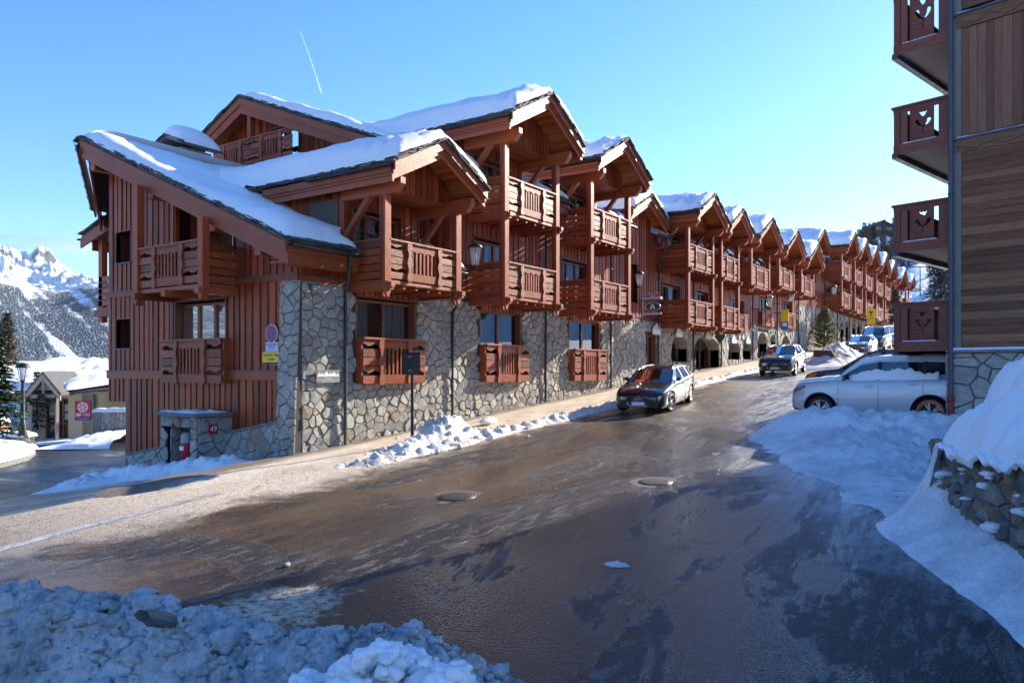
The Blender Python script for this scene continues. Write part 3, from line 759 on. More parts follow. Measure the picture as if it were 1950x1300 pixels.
def main_roof(root, sa, sb, l0, z0, k, l1, T=.48, seed=0, ends=(False, False), hi=True, gut=True, back=4.0, kb=.45, cut=None):
    z1 = z0+k*(l1-l0); dk = MB(); lc = 15.6; zc = z0+k*(lc-l0)
    segs = [(sa, cut[0]), (cut[1], sb)]
    for (x0, x1) in segs: dk.prism([(x0,l0,z0),(x0,l1,z1),(x0,l1,z1-.08),(x0,l0,z0-.08)], (x1-x0,0,0))
    dk.prism([(cut[0],lc,zc),(cut[0],l1,z1),(cut[0],l1,z1-.08),(cut[0],lc,zc-.08)], (cut[1]-cut[0],0,0))
    dk.prism([(sa,l1,z1),(sa,l1+back,z1-kb*back),(sa,l1+back,z1-kb*back-.08),(sa,l1,z1-.08)], (sb-sa,0,0))
    rn = math.hypot(1,k)
    for (x0, x1) in segs: slates(dk, (x0,l0,z0), (x1,l0,z0), (0,-1,-k), (0,-k/rn,1/rn), .35, seed+5, 3 if hi else 2, .3, .12)
    if ends[0]:
        slates(dk, (sa,l0,z0), (sa,l1,z1), (-1,0,0), (0,-k/rn,1/rn), .35, seed+6, 3, .3, .13)
        slates(dk, (sa,l1,z1), (sa,l1+back,z1-kb*back), (-1,0,0), (0,kb/rn,1/rn), .35, seed+7, 3, .3, .13)
    roof = dk.build('roof', M['slate'], root)
    for (x0, x1) in segs:
        mb = MB()
        for (d, u, v) in ((.0,-.08,-.26),(.06,-.22,-.52)): mb.box(x0+(.05 if ends[0] and x0 == sa else 0), x1, l0+d, l0+d+.05, z0+v, z0+u)
        mb.box(x0+.06, x1, l0+.12, 15.6, z0-.5, z0-.46)
        mb.build('eaves_board', M['wood_h'], root)
        if gut and x1-x0 > .4: gutter(root, (x0+.02, l0-.11, z0-.07), (x1-.02, l0-.11, z0-.07), .075)
    mb = MB(); mb.prism([(sa+.1,l0+.02,z0-.085),(sa+.1,l1,z1-.085),(sa+.1,l1,z1-.12),(sa+.1,l0+.02,z0-.12)], (min(cut[0]-sa-.1,1.2),0,0)); mb.build('soffit', M['soffit'], root)
    def zt(s_, l):
        zz = z0+k*(l-l0); zb = z1-kb*(l-l1); q = .7
        h_ = max(q-abs(zz-zb), 0)/q; sm_ = min(zz, zb)-h_*h_*q*.25
        d = min(l-l0+.03, (l1+back)-l+.03)
        if ends[0]: d = min(d, (s_-sa+.06)*1.1)
        if ends[1]: d = min(d, (sb-s_+.06)*1.1)
        if l < lc: d = min(d, max(cut[0]-s_, s_-cut[1]))
        e = rnd_edge(d/.6)
        return max(sm_+T*e*(.8+.3*nz(s_*.35, l*.3, seed)) + .07*e*nz(s_*.8, l*.8, seed+2.0)+.03*e*nz(s_*2.6, l*2.6, seed+4.0), min(zz,zb)+.012)
    ll = axis([(l0-.02,lc,.075),(lc,l1+back,.3 if hi else .7)])
    def seg_ax(a, b): return axis([(a, b, .12 if hi else .3)])
    mb = MB()
    aa = sa-(.05 if ends[0] else 0)
    sheet(mb, seg_ax(aa, cut[0])+seg_ax(cut[0], cut[1])[1:]+seg_ax(cut[1], sb)[1:], ll, lambda s_, l: not (cut[0] < s_ < cut[1] and l < lc), zt)
    mb.build('roof_snow', M['snow_soft'], roof, recalc=False)
    return zt, z1
HS = [
 dict(sa=13.1, sb=19.2, sL=14.7, sR=17.7, za=6.28, hw=1.98, sl=.50, bal=[(3.49,2.28)], st=2.30, ez=3.15, k=.42, l1=24.7),
 dict(sa=19.2, sb=24.9, sL=20.2, sR=23.4, za=9.22, hw=2.30, sl=.53, bal=[(3.53,2.30),(6.28,5.05)], st=2.25, ez=6.50, k=.39, l1=25.2),
 dict(sa=24.9, sb=30.4, sL=26.0, sR=29.3, za=9.17, hw=2.25, sl=.53, bal=[(3.54,2.28),(6.30,5.06)], st=2.25, ez=6.55, k=.39, l1=25.2),
 dict(sa=30.4, sb=35.6, sL=31.8, sR=35.0, za=8.25, hw=2.05, sl=.50, bal=[], st=2.40, ez=6.55, k=.39, l1=25.2, rec=True),
 dict(sa=35.6, sb=40.4, sL=36.1, sR=39.6, za=8.92, hw=2.15, sl=.53, bal=[(3.53,2.27),(6.30,5.05)], st=2.35, ez=6.6, k=.39, l1=25.2),
 dict(sa=40.4, sb=45.0, sL=41.0, sR=43.9, za=8.95, hw=1.95, sl=.55, bal=[(3.55,2.29),(6.38,5.05)], st=2.4, ez=6.7, k=.35, l1=24),
 dict(sa=45.0, sb=51.3, sL=46.4, sR=50.2, za=9.45, hw=2.45, sl=.55, bal=[(6.47,5.10)], st=2.6, ez=6.9, k=.35, l1=24, fr=(3.6,2.5)),
 dict(sa=51.3, sb=57.3, sL=52.6, sR=56.4, za=9.55, hw=2.4, sl=.55, bal=[(7.0,5.62)], st=3.0, ez=7.2, k=.3, l1=24, fr=(4.25,3.1)),
 dict(sa=57.3, sb=63.5, sL=58.65, sR=62.45, za=9.5, hw=2.4, sl=.55, bal=[(7.0,5.68)], st=3.1, ez=7.3, k=.3, l1=24, fr=(4.4,3.2)),
 dict(sa=63.5, sb=72.8, sL=67.6, sR=72.2, za=12.2, hw=2.7, sl=.55, bal=[], st=5.3, ez=10.0, k=.35, l1=24, rec=True),
 dict(sa=72.8, sb=78.5, sL=73.3, sR=77.4, za=12.6, hw=2.5, sl=.58, bal=[(7.05,5.67),(9.85,8.35)], st=5.6, ez=10.1, k=.3, l1=24),
 dict(sa=78.5, sb=84.4, sL=79.5, sR=83.3, za=12.7, hw=2.4, sl=.58, bal=[(7.0,5.62),(9.8,8.4)], st=5.6, ez=10.1, k=.3, l1=24),
 dict(sa=84.4, sb=91.0, sL=85.4, sR=89.6, za=12.9, hw=2.6, sl=.58, bal=[(7.0,5.62),(9.85,8.4)], st=5.6, ez=10.1, k=.3, l1=24),
 dict(sa=91.0, sb=97.3, sL=92.0, sR=96.5, za=12.95, hw=2.7, sl=.58, bal=[(7.0,5.62),(9.85,8.4)], st=5.6, ez=10.1, k=.3, l1=24),
 dict(sa=97.3, sb=104., sL=98.2, sR=102.4, za=12.9, hw=2.6, sl=.58, bal=[(7.0,5.62),(9.85,8.4)], st=5.6, ez=10.1, k=.3, l1=24),
 dict(sa=104., sb=113.5, sL=106.5, sR=112.4, za=13.05, hw=3.4, sl=.5, bal=[(9.9,8.5)], st=6.2, ez=10.3, k=.3, l1=24),
 dict(sa=113.5, sb=121., sL=116.5, sR=119.5, za=13.1, hw=2.1, sl=.6, bal=[(9.9,8.5)], st=6.6, ez=10.3, k=.3, l1=24),
]
LAB = [
 'big corner chalet nearest in the row, with boarded end wall and stone corner',
 'tall timber chalet directly beyond the corner chalet, two balconies under the highest near gable',
 'timber chalet with two balconies, between the highest near gable and the letter A sign',
 'recessed timber chalet without balcony behind the green oval letter A sign and flower box',
 'timber chalet with two balconies past the letter A sign, above the wide arched door',
 'narrow timber chalet with two balconies above two small stone arches past the wide arched door',
 'timber chalet with one high balcony above the stone arches behind the second driving car',
 'timber chalet with one high balcony, lanterns either side, by the yellow and blue banner',
 'timber chalet with one high balcony, last before the stone wall with the letter B sign',
 'recessed timber chalet on a tall bare stone wall carrying the green oval letter B sign',
 'first chalet of the far raised group, its dark boarded balcony sides above the bushy pine',
 'second chalet of the far raised group, above the stone arcade behind the small dark car',
 'third chalet of the far raised group, behind the yellow piste sign',
 'fourth chalet of the far raised group, directly right of the yellow piste sign',
 'fifth chalet of the far raised group, above the frosted tree by the pavement end',
 'wide low-balconied chalet, next to last at the far end of the row',
 'last and smallest chalet at the far end of the row, next to the ski slope']
L = 15.5
chalets = []
for i, h in enumerate(HS):
    sa, sb, sL, sR = h['sa'], h['sb'], h['sL'], h['sR']; hi = i < 6; vhi = i < 3; rec = h.get('rec'); st = h['st']; scn = (sL+sR)/2; ez = h['ez']
    g0 = zs(sa)-.3
    root = empty('timber_chalet', (scn, L, zs(scn)), LAB[i], 'chalet', 'timber chalets in the row'); chalets.append(root)
    mf = face_y(L)
    # ---- roofs
    ends = (i in (0, 1), i in (0, 16))
    rsa = sa-.9 if i == 0 else (sa-.8 if i == 1 else sa); rsb = sb+(.1 if i == 0 else .0)
    if i == 0: rsb = sb-.02
    lfm = 14.85
    zt, z1 = main_roof(root, rsa, rsb, lfm, ez, h['k'], h['l1'], seed=i*3, ends=(i in (0,1), i == 16), hi=hi, back=.25 if i == 0 else 3.0, cut=(sL-.12, sR+.12))
    lf = 14.75 if rec else 13.25
    roof, ze = gable_roof(root, scn, h['hw'], h['za'], h['sl'], lf, 22.3 if i else 22.0, seed=i, hi=hi, main=zt, gl=True)
    # ---- openings
    holes = []; wins = []
    for (zr, zb) in h['bal']:
        top = min(zb+2.25, ze-.35)
        holes.append((sL+.22, sR-.75, zb+.15, top)); wins.append((sL+.27, sR-.80, zb+.2, top-.1, 3 if vhi else 2))
    if h.get('fr'):
        holes.append((sL+.6, sR-.4, h['fr'][1]+.05, h['fr'][0]+.95)); wins.append((sL+.65, sR-.45, h['fr'][1]+.1, h['fr'][0]+.85, 2))
    if i == 3:
        holes += [(32.5, 33.4, 3.2, 5.0), (31.6, 32.7, 6.2, 7.3)]; wins += [(31.65, 32.65, 6.25, 7.2, 1)]
    if i == 9:
        holes += [(69.0, 70.2, 7.6, 9.2), (66, 67, 5.9, 7.3)]; wins += [(69.05, 70.15, 7.65, 9.1, 1)]
    zcap = lambda a: (max(ez-.1+h['k']*(L-lfm), h['za']-h['sl']*abs(a-scn)-.16) if abs(a-scn) < h['hw'] else ez-.1+h['k']*(L-lfm))
    mb = MB()
    clad(mb, mf, sa, sL, lambda a: st, lambda a: ez-.1+h['k']*(L-lfm), holes, seed=i*5+1, bw=.21, gap=.07, seg=5 if vhi else 2)
    clad(mb, mf, sL, scn, lambda a: st, lambda a: h['za']-h['sl']*abs(a-scn)-.16, holes, seed=i*5+2, seg=5 if vhi else 2)
    clad(mb, mf, scn, sR, lambda a: st, lambda a: h['za']-h['sl']*abs(a-scn)-.16, holes, seed=i*5+3, seg=5 if vhi else 2)
    clad(mb, mf, sR, sb, lambda a: st, lambda a: ez-.1+h['k']*(L-lfm), holes, seed=i*5+4, bw=.21, gap=.07, seg=5 if vhi else 2)
    # cheek walls of the cross gable above the main roof
    for s_, sg in ((sL, 1), (sR, -1)):
        m2 = (lambda s0, sg: (lambda a, z, d: (s0-sg*d, a, z)))(s_, sg)
        hgt = h['za']-h['sl']*abs(s_-scn)-.1
        clad(mb, m2, L+.02, min(L+7, 22), lambda a: min(ez-.3+h['k']*(a-lfm), hgt-.05), lambda a: hgt, seed=i*5+11, bw=.2, gap=.06, seg=1)
    if i in (0, 1, 4, 10): pass
    mb.box(sa, sb, L-.06, L+.02, st-.02, st+.14)
    mb.build('wall', M['wood'], root)
    mb = MB(); mbox(mb, mf, sa, sb, st+.14, st+.17, -.02, .09); mb.build('drip_strip', M['lead_strip'], root)
    for (a0,a1,z0,z1_,nm) in wins: window(root, mf, a0, a1, z0, z1_, nm, hi=hi, curtain=i < 10)
    if i == 3:
        mb = MB(); mbox(mb, mf, 32.45, 33.45, 3.15, 5.05, -.30, -.24); mbox(mb, mf, 32.4, 32.5, 3.15, 5.05, -.3, .04); mbox(mb, mf, 33.4, 33.5, 3.15, 5.05, -.3, .04); mbox(mb, mf, 32.4, 33.5, 5.0, 5.08, -.3, .045); mbox(mb, mf, 32.4, 33.5, 3.12, 3.2, -.3, .05); mb.build('shutter', M['shutter'], root)
    if i == 9:
        mb = MB(); mbox(mb, mf, 65.95, 67.05, 5.85, 7.35, -.30, -.24); mbox(mb, mf, 65.9, 66, 5.85, 7.35, -.3, .04); mbox(mb, mf, 67, 67.1, 5.85, 7.35, -.3, .04); mb.build('shutter', M['shutter'], root)
    # ---- bay: infill gable, beams, posts, braces, balconies
    if not rec:
        lo = ze-.40
        mi = face_y(lf+1.05)
        mb = MB(); clad(mb, mi, sL+.05, scn, lambda a: lo, lambda a: h['za']-h['sl']*abs(a-scn)-.14, seed=i+40, bw=.2, gap=.05, seg=2)
        clad(mb, mi, scn, sR-.05, lambda a: lo, lambda a: h['za']-h['sl']*abs(a-scn)-.14, seed=i+41, bw=.2, gap=.05, seg=2)
        mb.build('gable_infill', M['wood'], root)
        mb = MB(); 
        for k in range(9): mb.box(sL+.05, sR-.05, lf+1.06+k*.135, lf+1.06+k*.135+.125, lo-.02, lo+.02)
        mb.build('ceiling', M['soffit'], root)
        bz = ze-.48
        for s_ in (sL, sR):
            mb = MB(); mb.prism([(s_-.10,L+.1,bz-.20),(s_-.10,L+.1,bz+.2),(s_-.10,lf+.14,bz+.2),(s_-.10,lf+.14,bz+.02),(s_-.10,lf+.34,bz-.20)], (.20,0,0)); mb.build('tie_beam', M['wood_h'], root, bevel=.01 if hi else 0)
            mb = MB(); mb.bar((s_,L-.02,bz-1.15),(s_,14.55,bz-.15), .14, .16, (1,0,0)); mb.build('brace', M['wood_h'], root)
            zlow = h['bal'][0][1]-.30
            mb = MB(); pl = 14.02
            mb.prism([(s_-.12,pl-.10,bz-.2),(s_+.12,pl-.10,bz-.2),(s_+.12,pl-.10,zlow+.12),(s_+.03,pl-.10,zlow-.05),(s_-.03,pl-.10,zlow-.05),(s_-.12,pl-.10,zlow+.12)], (0,.075,0))
            mb.prism([(s_-.10,pl-.025,bz-.2),(s_+.10,pl-.025,bz-.2),(s_+.10,pl-.025,zlow+.16),(s_-.10,pl-.025,zlow+.16)], (0,.05,0))
            mb.prism([(s_-.12,pl+.025,bz-.2),(s_+.12,pl+.025,bz-.2),(s_+.12,pl+.025,zlow+.12),(s_+.03,pl+.025,zlow-.05),(s_-.03,pl+.025,zlow-.05),(s_-.12,pl+.025,zlow+.12)], (0,.075,0))
            mb.build('post', M['wood'], root, bevel=.008 if hi else 0)
        for (zr, zb) in h['bal']: balcony(root, sL, sR, zr, zb, hi=hi)
    # ---- stone ground floor
    sh = []; gwins = []
    if i == 0: gwins = [(15.05, 17.45, -.25, 2.0)]
    if i == 1: gwins = [(20.8, 23.25, -.25, 2.05)]
    if i == 2: gwins = [(26.85, 29.45, .0, 2.05)]
    if i == 3: gwins = [(34.3, 35.4, .1, 1.75)]
    sh = [(a-.06, b+.06, c-.08, d+.14) for a, b, c, d in gwins]
    APX = {4: [(1278,1308,638,688),(1321,1371,643,704)], 5: [(1386,1408,648,684)], 6: [(1414,1435,650,684),(1442,1460,634,682)], 7: [(1466,1482,638,678),(1488,1503,640,676)], 8: [(1514,1523,640,668)],
           10: [(1599,1606,613,652),(1609,1616,612,650)], 11: [(1622,1629,612,648),(1632,1638,611,646)], 12: [(1645,1652,609,640)]}
    arches = []
    for (p0, p1, t0, t1) in [q for v_ in APX.values() for q in v_]:
        A_, B_ = onl(p0, t1, 15.45), onl(p1, t0, 15.45)
        if not (sa <= (A_[0]+B_[0])/2 < sb): continue
        A_ = (max(A_[0], sa+.15), A_[1]); B_ = (min(B_[0], sb-.15), B_[1]); arches.append((A_[0], B_[0], max(A_[1], zs(A_[0])+.02), min(B_[1], st-.15)))
    for q in arches: sh.append((q[0], q[1], q[2], q[3]))
    mb = MB(); d0 = .10
    gz0 = lambda a: zs(a)-.35
    sa2 = sa
    backing(mb, mf, sa2, sb, min(gz0(sa), gz0(sb)), st, sh, .035, .5, 1, gz0)
    stones(mb, face_y(L-.055), None, sa2, sb, zs(sa)-.4, st, size=.235 if i < 3 else (.29 if i < 6 else .40), depth=.055 if i < 6 else .05, holes=sh, seed=i+100, zlo=gz0, rough=1.0)
    mb.box(sa, sb, L-.13, L-.02, st-.05, st+.0, 2)
    base = mb.build('stone_base', [M['stone'], M['mortar'], M['cap']], root)
    for (a,b,c,d) in gwins: window(root, face_y(L-.02), a, b, c, d, 2 if i < 3 else 2, rec=.12, hi=True, room=1.4)
    for q, (a,b,c,d) in enumerate(arches):
        # arched opening: spandrel ring, deep reveal, dark glazed door
        r = (b-a)/2; cx = (a+b)/2; rise = min(r*.75, .75); n = 10; mb = MB()
        arc = [(cx-r*math.cos(k*math.pi/n), d-rise+rise*math.sin(k*math.pi/n)) for k in range(n+1)]
        for (p, q2) in zip(arc, arc[1:]):
            mb.add([mf(p[0],p[1],.09), mf(q2[0],q2[1],.09), mf(q2[0],d+.02,.09), mf(p[0],d+.02,.09), mf(p[0],p[1],-.75), mf(q2[0],q2[1],-.75)], [(0,1,2,3),(0,4,5,1)], 0)
        mbox(mb, mf, a-.25, a, c-.2, d, -.75, .05); mbox(mb, mf, b, b+.25, c-.2, d, -.75, .05)
        if b-a < 2.6: mbox(mb, mf, a, b, c-.25, c, -.8, .07, 1)
        mb.build('arch', [M['stone'], M['cap']], root)
        wdw = window(root, face_y(L+.6), a+.02, b-.02, c+.03, d-.02, 2 if b-a < 1.8 else 3, rec=.03, curtain=False, room=1.5)
    if i < 3:                                             # french balconies
        a, b = {0:(15.0,17.62), 1:(20.75,23.45), 2:(26.8,29.6)}[i]; z1_ = {0:.92,1:.90,2:.88}[i]; z0_ = z1_-1.30
        mb = MB()
        for x in (a, b): mbox(mb, face_y(L-.1), x-.03, x+.03, z0_, z1_-.03, 0, .22)
        mbox(mb, face_y(L-.1), a, b, z0_, z0_+.05, 0, .22)
        fb = mb.build('french_balcony', M['wood_h'], root); railing(fb, face_y(L-.31), a+.02, b-.02, z0_, z1_, True)
        # small boarded apron above the window
        mb = MB(); clad(mb, face_y(L-.16), a-.05, b-.1, lambda q: st-.22, lambda q: st-.02, bw=.17, gap=.06, seed=i+70); mb.build('lintel_boards', M['wood'], root)
    if h.get('fr'):
        a, b = sL+.5, sR-.3; z1_, z0_ = h['fr']
        mb = MB(); mbox(mb, face_y(L), a, b, z0_, z0_+.06, 0, .24); fb = mb.build('french_balcony', M['wood_h'], root); railing(fb, face_y(L-.24), a, b, z0_, z1_, False)
    # ---- drainpipe from the main eaves gutter down the joint to the next chalet
    if i not in (15, 16):
        x = sb-.05; zt_ = min(ez, (HS[i+1]['ez']))-.12
        downpipe(root, [(x-.25, 14.75, zt_), (x-.2, 14.8, zt_-.25), (x, 15.15, zt_-.95), (x, 15.32, zt_-1.2), (x, 15.32, zs(x)+.05)])
# ------------------------------------------------------------------ corner chalet: end wall, loggia balcony, plinth, chimney, rear wing
C1 = chalets[0]; S0 = 13.1; mx = face_x(S0)
ztop = lambda l: 3.15+.42*(l-14.85)-.16 if l <= 24.7 else 99
plin = lambda l: interp([(16.1,-1.33),(23.2,-2.62)], l)
eh = [(23.4,24.25,3.42,4.4),(23.4,24.25,.7,1.62),(18.5,21.0,.80,2.0),(18.15,19.3,2.5,4.35),(19.3,21.0,2.4,5.2)]
mb = MB()
clad(mb, mx, 15.55, 24.7, lambda a: 2.46, ztop, eh, seed=201, bw=.20, gap=.09)
clad(mb, mx, 16.1, 24.7, lambda a: -.02, lambda a: 2.36, eh, seed=202, bw=.20, gap=.09)
clad(mb, mx, 16.1, 23.55, plin, lambda a: -.24, [], seed=203, bw=.20, gap=.09)
clad(mb, mx, 23.55, 24.7, lambda a: -1.0, lambda a: -.24, [], seed=204, bw=.20, gap=.09)
mbox(mb, mx, 15.5, 24.75, 2.33, 2.48, -.05, .075); mbox(mb, mx, 16.1, 24.75, -.26, -.03, -.05, .075)
mb.box(S0-.02, S0+.2, 23.5, 23.7, -2.7, -1.0)
clad(mb, lambda a, z, d: (a, 24.7+d, z), S0, 19, lambda a: -1, lambda a: 6.9, [], seed=205)
mb.build('end_wall', M['wood'], C1)
mb = MB(); mbox(mb, mx, 15.5, 24.78, 2.48, 2.51, 0, .10); mbox(mb, mx, 16.1, 24.78, -.03, .005, 0, .10); mb.build('drip_strip', M['lead_strip'], C1)
# verge boards and soffit of the long end slope
mb = MB(); zz = lambda l: 3.15+.42*(l-14.85)
for (d0, d1, u, v) in ((-.03,.03,-.05,-.27),(.03,.08,-.22,-.60)):
    mb.prism([(12.2+d0,14.9,zz(14.9)+u),(12.2+d0,24.7,zz(24.7)+u),(12.2+d0,24.7,zz(24.7)+v),(12.2+d0,14.9,zz(14.9)+v)], (d1-d0,0,0))
mb.build('bargeboard', M['wood_h'], C1)
mb = MB(); mb.add([(12.3,24.7,7.27),(19.1,24.7,7.27),(19.1,28.2,5.7),(14.1,27.3,5.72)], [(0,1,2,3)]); mb.add([(12.3,24.7,7.19),(19.1,24.7,7.19),(19.1,28.2,5.62),(14.1,27.3,5.64)], [(0,1,2,3)]); br_ = mb.build('rear_roof', M['slate'], C1)
mb = MB(); mb.grid(lambda u, v: (lerp(lerp(12.3,14.1,v),19.1,u), lerp(24.6,lerp(27.3,28.2,u),v), lerp(7.27,5.7,v)+.5*rnd_edge(min(u*6+.05,(1-v)*4))), 20, 14); mb.build('roof_snow', M['snow_soft'], br_, recalc=False)
mb = MB(); a, b = Vector((12.2,24.72,7.2)), Vector((14.0,27.3,5.75))
mb.bar(a+Vector((0,0,-.22)), b+Vector((0,0,-.22)), .06, .3); mb.bar(a+Vector((.3,0,-.6)), b+Vector((.2,0,-.6)), .06, .5); mb.build('bargeboard', M['wood_h'], C1)
gutter(C1, a+Vector((-.1,.05,-.05)), b+Vector((-.1,.05,-.05)), .085)
for (l0_, z0_) in ((24.3, 6.55),(21.05,5.25),(18.1,4.0),(16.2,3.2)):          # purlin heads under the verge
    mb = MB(); mb.box(12.35, S0+.02, l0_-.13, l0_+.13, z0_-.28, z0_); mb.build('purlin', M['wood_h'], C1, bevel=.01)
for (a0,a1,z0,z1_) in eh[:2]:
    mb = MB(); mbox(mb, mx, a0-.02, a1+.02, z0-.04, z1_, -.45, -.40); mbox(mb, mx, a1, a1+.05, z0-.04, z1_, -.42, .03); mbox(mb, mx, a0-.05, a0, z0-.04, z1_, -.42, .03); mbox(mb, mx, a0, a1, z1_, z1_+.05, -.42, .03)
    mb.build('shutter', M['shutter'], C1); mb = MB(); mbox(mb, mx, a0-.06, a1+.06, z0-.05, z0, -.42, .07); mb.build('sill', M['lead_strip'], C1)
window(C1, mx, 18.55, 20.95, .85, 1.95, 3, rec=.22); window(C1, mx, 18.2, 19.25, 2.5, 3.95, 1, rec=.3, room=.6)
# loggia with boarded back
mb = MB(); clad(mb, face_x(S0+.5), 19.3, 21.0, lambda a: 2.4, lambda a: 5.2, [], seed=207); mb.build('loggia_wall', M['wood'], C1)
mb = MB(); fx = 12.05
mb.box(fx-.02, S0, 18.0, 21.2, 2.18, 2.30)
for l_ in (18.05, 19.6, 21.1): mb.box(fx-.2, S0, l_-.1, l_+.1, 2.02, 2.2)
bal = mb.build('balcony', M['wood_h'], C1, bevel=.008)
railing(bal, face_x(fx), 18.2, 21.05, 2.33, 3.48)
for l_ in (18.05, 21.1):
    mb = MB(); side_planks(mb, 'l', l_, fx+.08, S0-.02, 2.33, 3.42, 5); mb.build('side_rail', M['wood_h'], bal)
for l_, zt_ in ((18.05, 4.05), (21.15, 5.3)):
    mb = MB(); mb.prism([(fx-.1,l_-.11,zt_),(fx-.1,l_+.11,zt_),(fx-.1,l_+.11,2.0),(fx-.1,l_+.03,1.86),(fx-.1,l_-.03,1.86),(fx-.1,l_-.11,2.0)], (.22,0,0)); mb.build('post', M['wood'], C1, bevel=.01)
# french balcony on the end wall
mb = MB()
for l_ in (18.35, 21.3): mbox(mb, mx, l_-.03, l_+.03, -.36, .88, .02, .24)
mbox(mb, mx, 18.35, 21.3, -.36, -.31, .02, .24)
fb = mb.build('french_balcony', M['wood_h'], C1); railing(fb, face_x(S0-.26), 18.37, 21.28, -.36, .90)
# plinth and stone corner
pg = lambda a: zg(S0-.3, a)-.3
mb = MB(); bat = lambda a, z, d: (S0-.06-d-.05*max(0,(2.3-z))*.8, a, z)
backing(mb, bat, 16.05, 23.2, -3.7, -1.3, [], .0, .5, 1, pg, lambda a: plin(a)+.02)
stones(mb, bat, None, 16.1, 23.2, -3.8, -1.2, size=.28, depth=.05, seed=301, zlo=pg, zhi=lambda a: plin(a)-.03)
backing(mb, bat, 15.42, 16.1, -2.8, 2.33, [], .0, .4, 1); stones(mb, bat, None, 15.40, 16.12, -2.8, 2.33, size=.27, asp=1.3, depth=.055, seed=303)
mb.prism([(S0-.26,16.1,plin(16.1)-.03),(S0-.26,23.25,plin(23.25)-.03),(S0-.26,23.25,plin(23.25)+.03),(S0-.26,16.1,plin(16.1)+.03)], (.3,0,0), 2)
mb.build('plinth', [M['stone'], M['mortar'], M['cap']], C1)
downpipe(C1, [(14.15,14.74,3.0),(14.2,14.8,2.8),(14.45,15.15,2.35),(14.5,15.3,2.1),(14.5,15.3,zs(14.5)+.05)])
# stone niche with the fire hydrant
nl0, nl1, ns0 = 18.3, 20.0, 12.05
mb = MB(); zb_ = lambda a: zg(12.3, a)-.3
N = face_x(ns0)
hz = [(18.62,19.66,-4,-1.55)]
backing(mb, N, nl0, nl1, -3.6, -1.25, hz, 0, .35, 1); stones(mb, N, None, nl0, nl1, -3.6, -1.25, size=.30, asp=1.2, depth=.035, holes=hz, seed=311)
Q = lambda a, z, d: (a, nl0-d, z)
backing(mb, Q, ns0, S0, -3.4, -1.25, [], 0, .35, 1); stones(mb, Q, None, ns0, S0, -3.4, -1.25, size=.30, depth=.035, seed=312)
Q2 = lambda a, z, d: (a, nl1+d, z); backing(mb, Q2, ns0, S0, -3.6, -1.25, [], 0, .3, 1)
Q3 = lambda a, z, d: (a, nl1-.34-d, z); backing(mb, Q3, ns0, S0-.1, -3.6, -1.25, [], 0, .02, 1); stones(mb, Q3, None, ns0+.05, S0-.1, -3.6, -1.3, size=.3, depth=.03, seed=313)
Q4 = face_x(S0-.12); stones(mb, Q4, None, 18.5, 19.75, -3.6, -1.3, size=.32, depth=.03, seed=314)
niche = mb.build('stone_niche', [M['stone'], M['mortar']], C1)
mb = MB(); v = []
for k in range(2):
    z = -1.24+.09*k
    for (x, y) in ((ns0-.14,nl0-.1),(S0-.05,nl0-.16),(S0-.05,nl1+.16),(ns0-.1,nl1+.22),(ns0-.2,19.2)): v.append((x, y, z+.03*nz(x*3,y*3)))
mb.add(v, [(0,1,2,3,4)[::-1],(5,6,7,8,9)]+[(k,(k+1)%5,(k+1)%5+5,k+5) for k in range(5)]); mb.build('cap_slab', M['cap'], niche)
mb = MB(); mb.grid(lambda u, v: (lerp(ns0-.1,S0-.1,u), lerp(nl0-.05,nl1+.1,v), -1.15+.07*rnd_edge(min(u,1-u,v,1-v)*5)*max(0,(.35+nz(u*3,v*4)*1.2))), 14, 22); mb.build('snow_cap', M['snow'], niche, recalc=False)
mb = MB(); mbox(mb, Q, 12.35, 12.62, -1.72, -1.45, .045, .06); np_ = mb.build('number_plate', red, niche)
mb = MB(); mb.text('49', .21, (12.485, nl0-.062, -1.585), (1,0,0), (0,0,1), .002); mb.build('lettering', white, np_)
hb = zg(12.2, 18.95)
hyd = empty('fire_hydrant', (12.17, 18.95, hb), 'red fire hydrant with grey cap and white tag inside the stone niche', 'fire hydrant')
mb = MB(); mb.lathe([(.13,0),(.15,.02),(.12,.25),(.15,.28),(.165,.75),(.16,.82)], (12.17,18.95,hb), 16); mb.build('body', red, hyd)
mb = MB(); mb.lathe([(.17,.80),(.17,.98),(.12,1.06),(.001,1.08)], (12.17,18.95,hb), 16); mb.build('cap', greyp, hyd)
mb = MB(); mb.box(11.99,12.01,18.86,19.04,hb+.6,hb+.70); mb.build('label_plate', white, hyd)
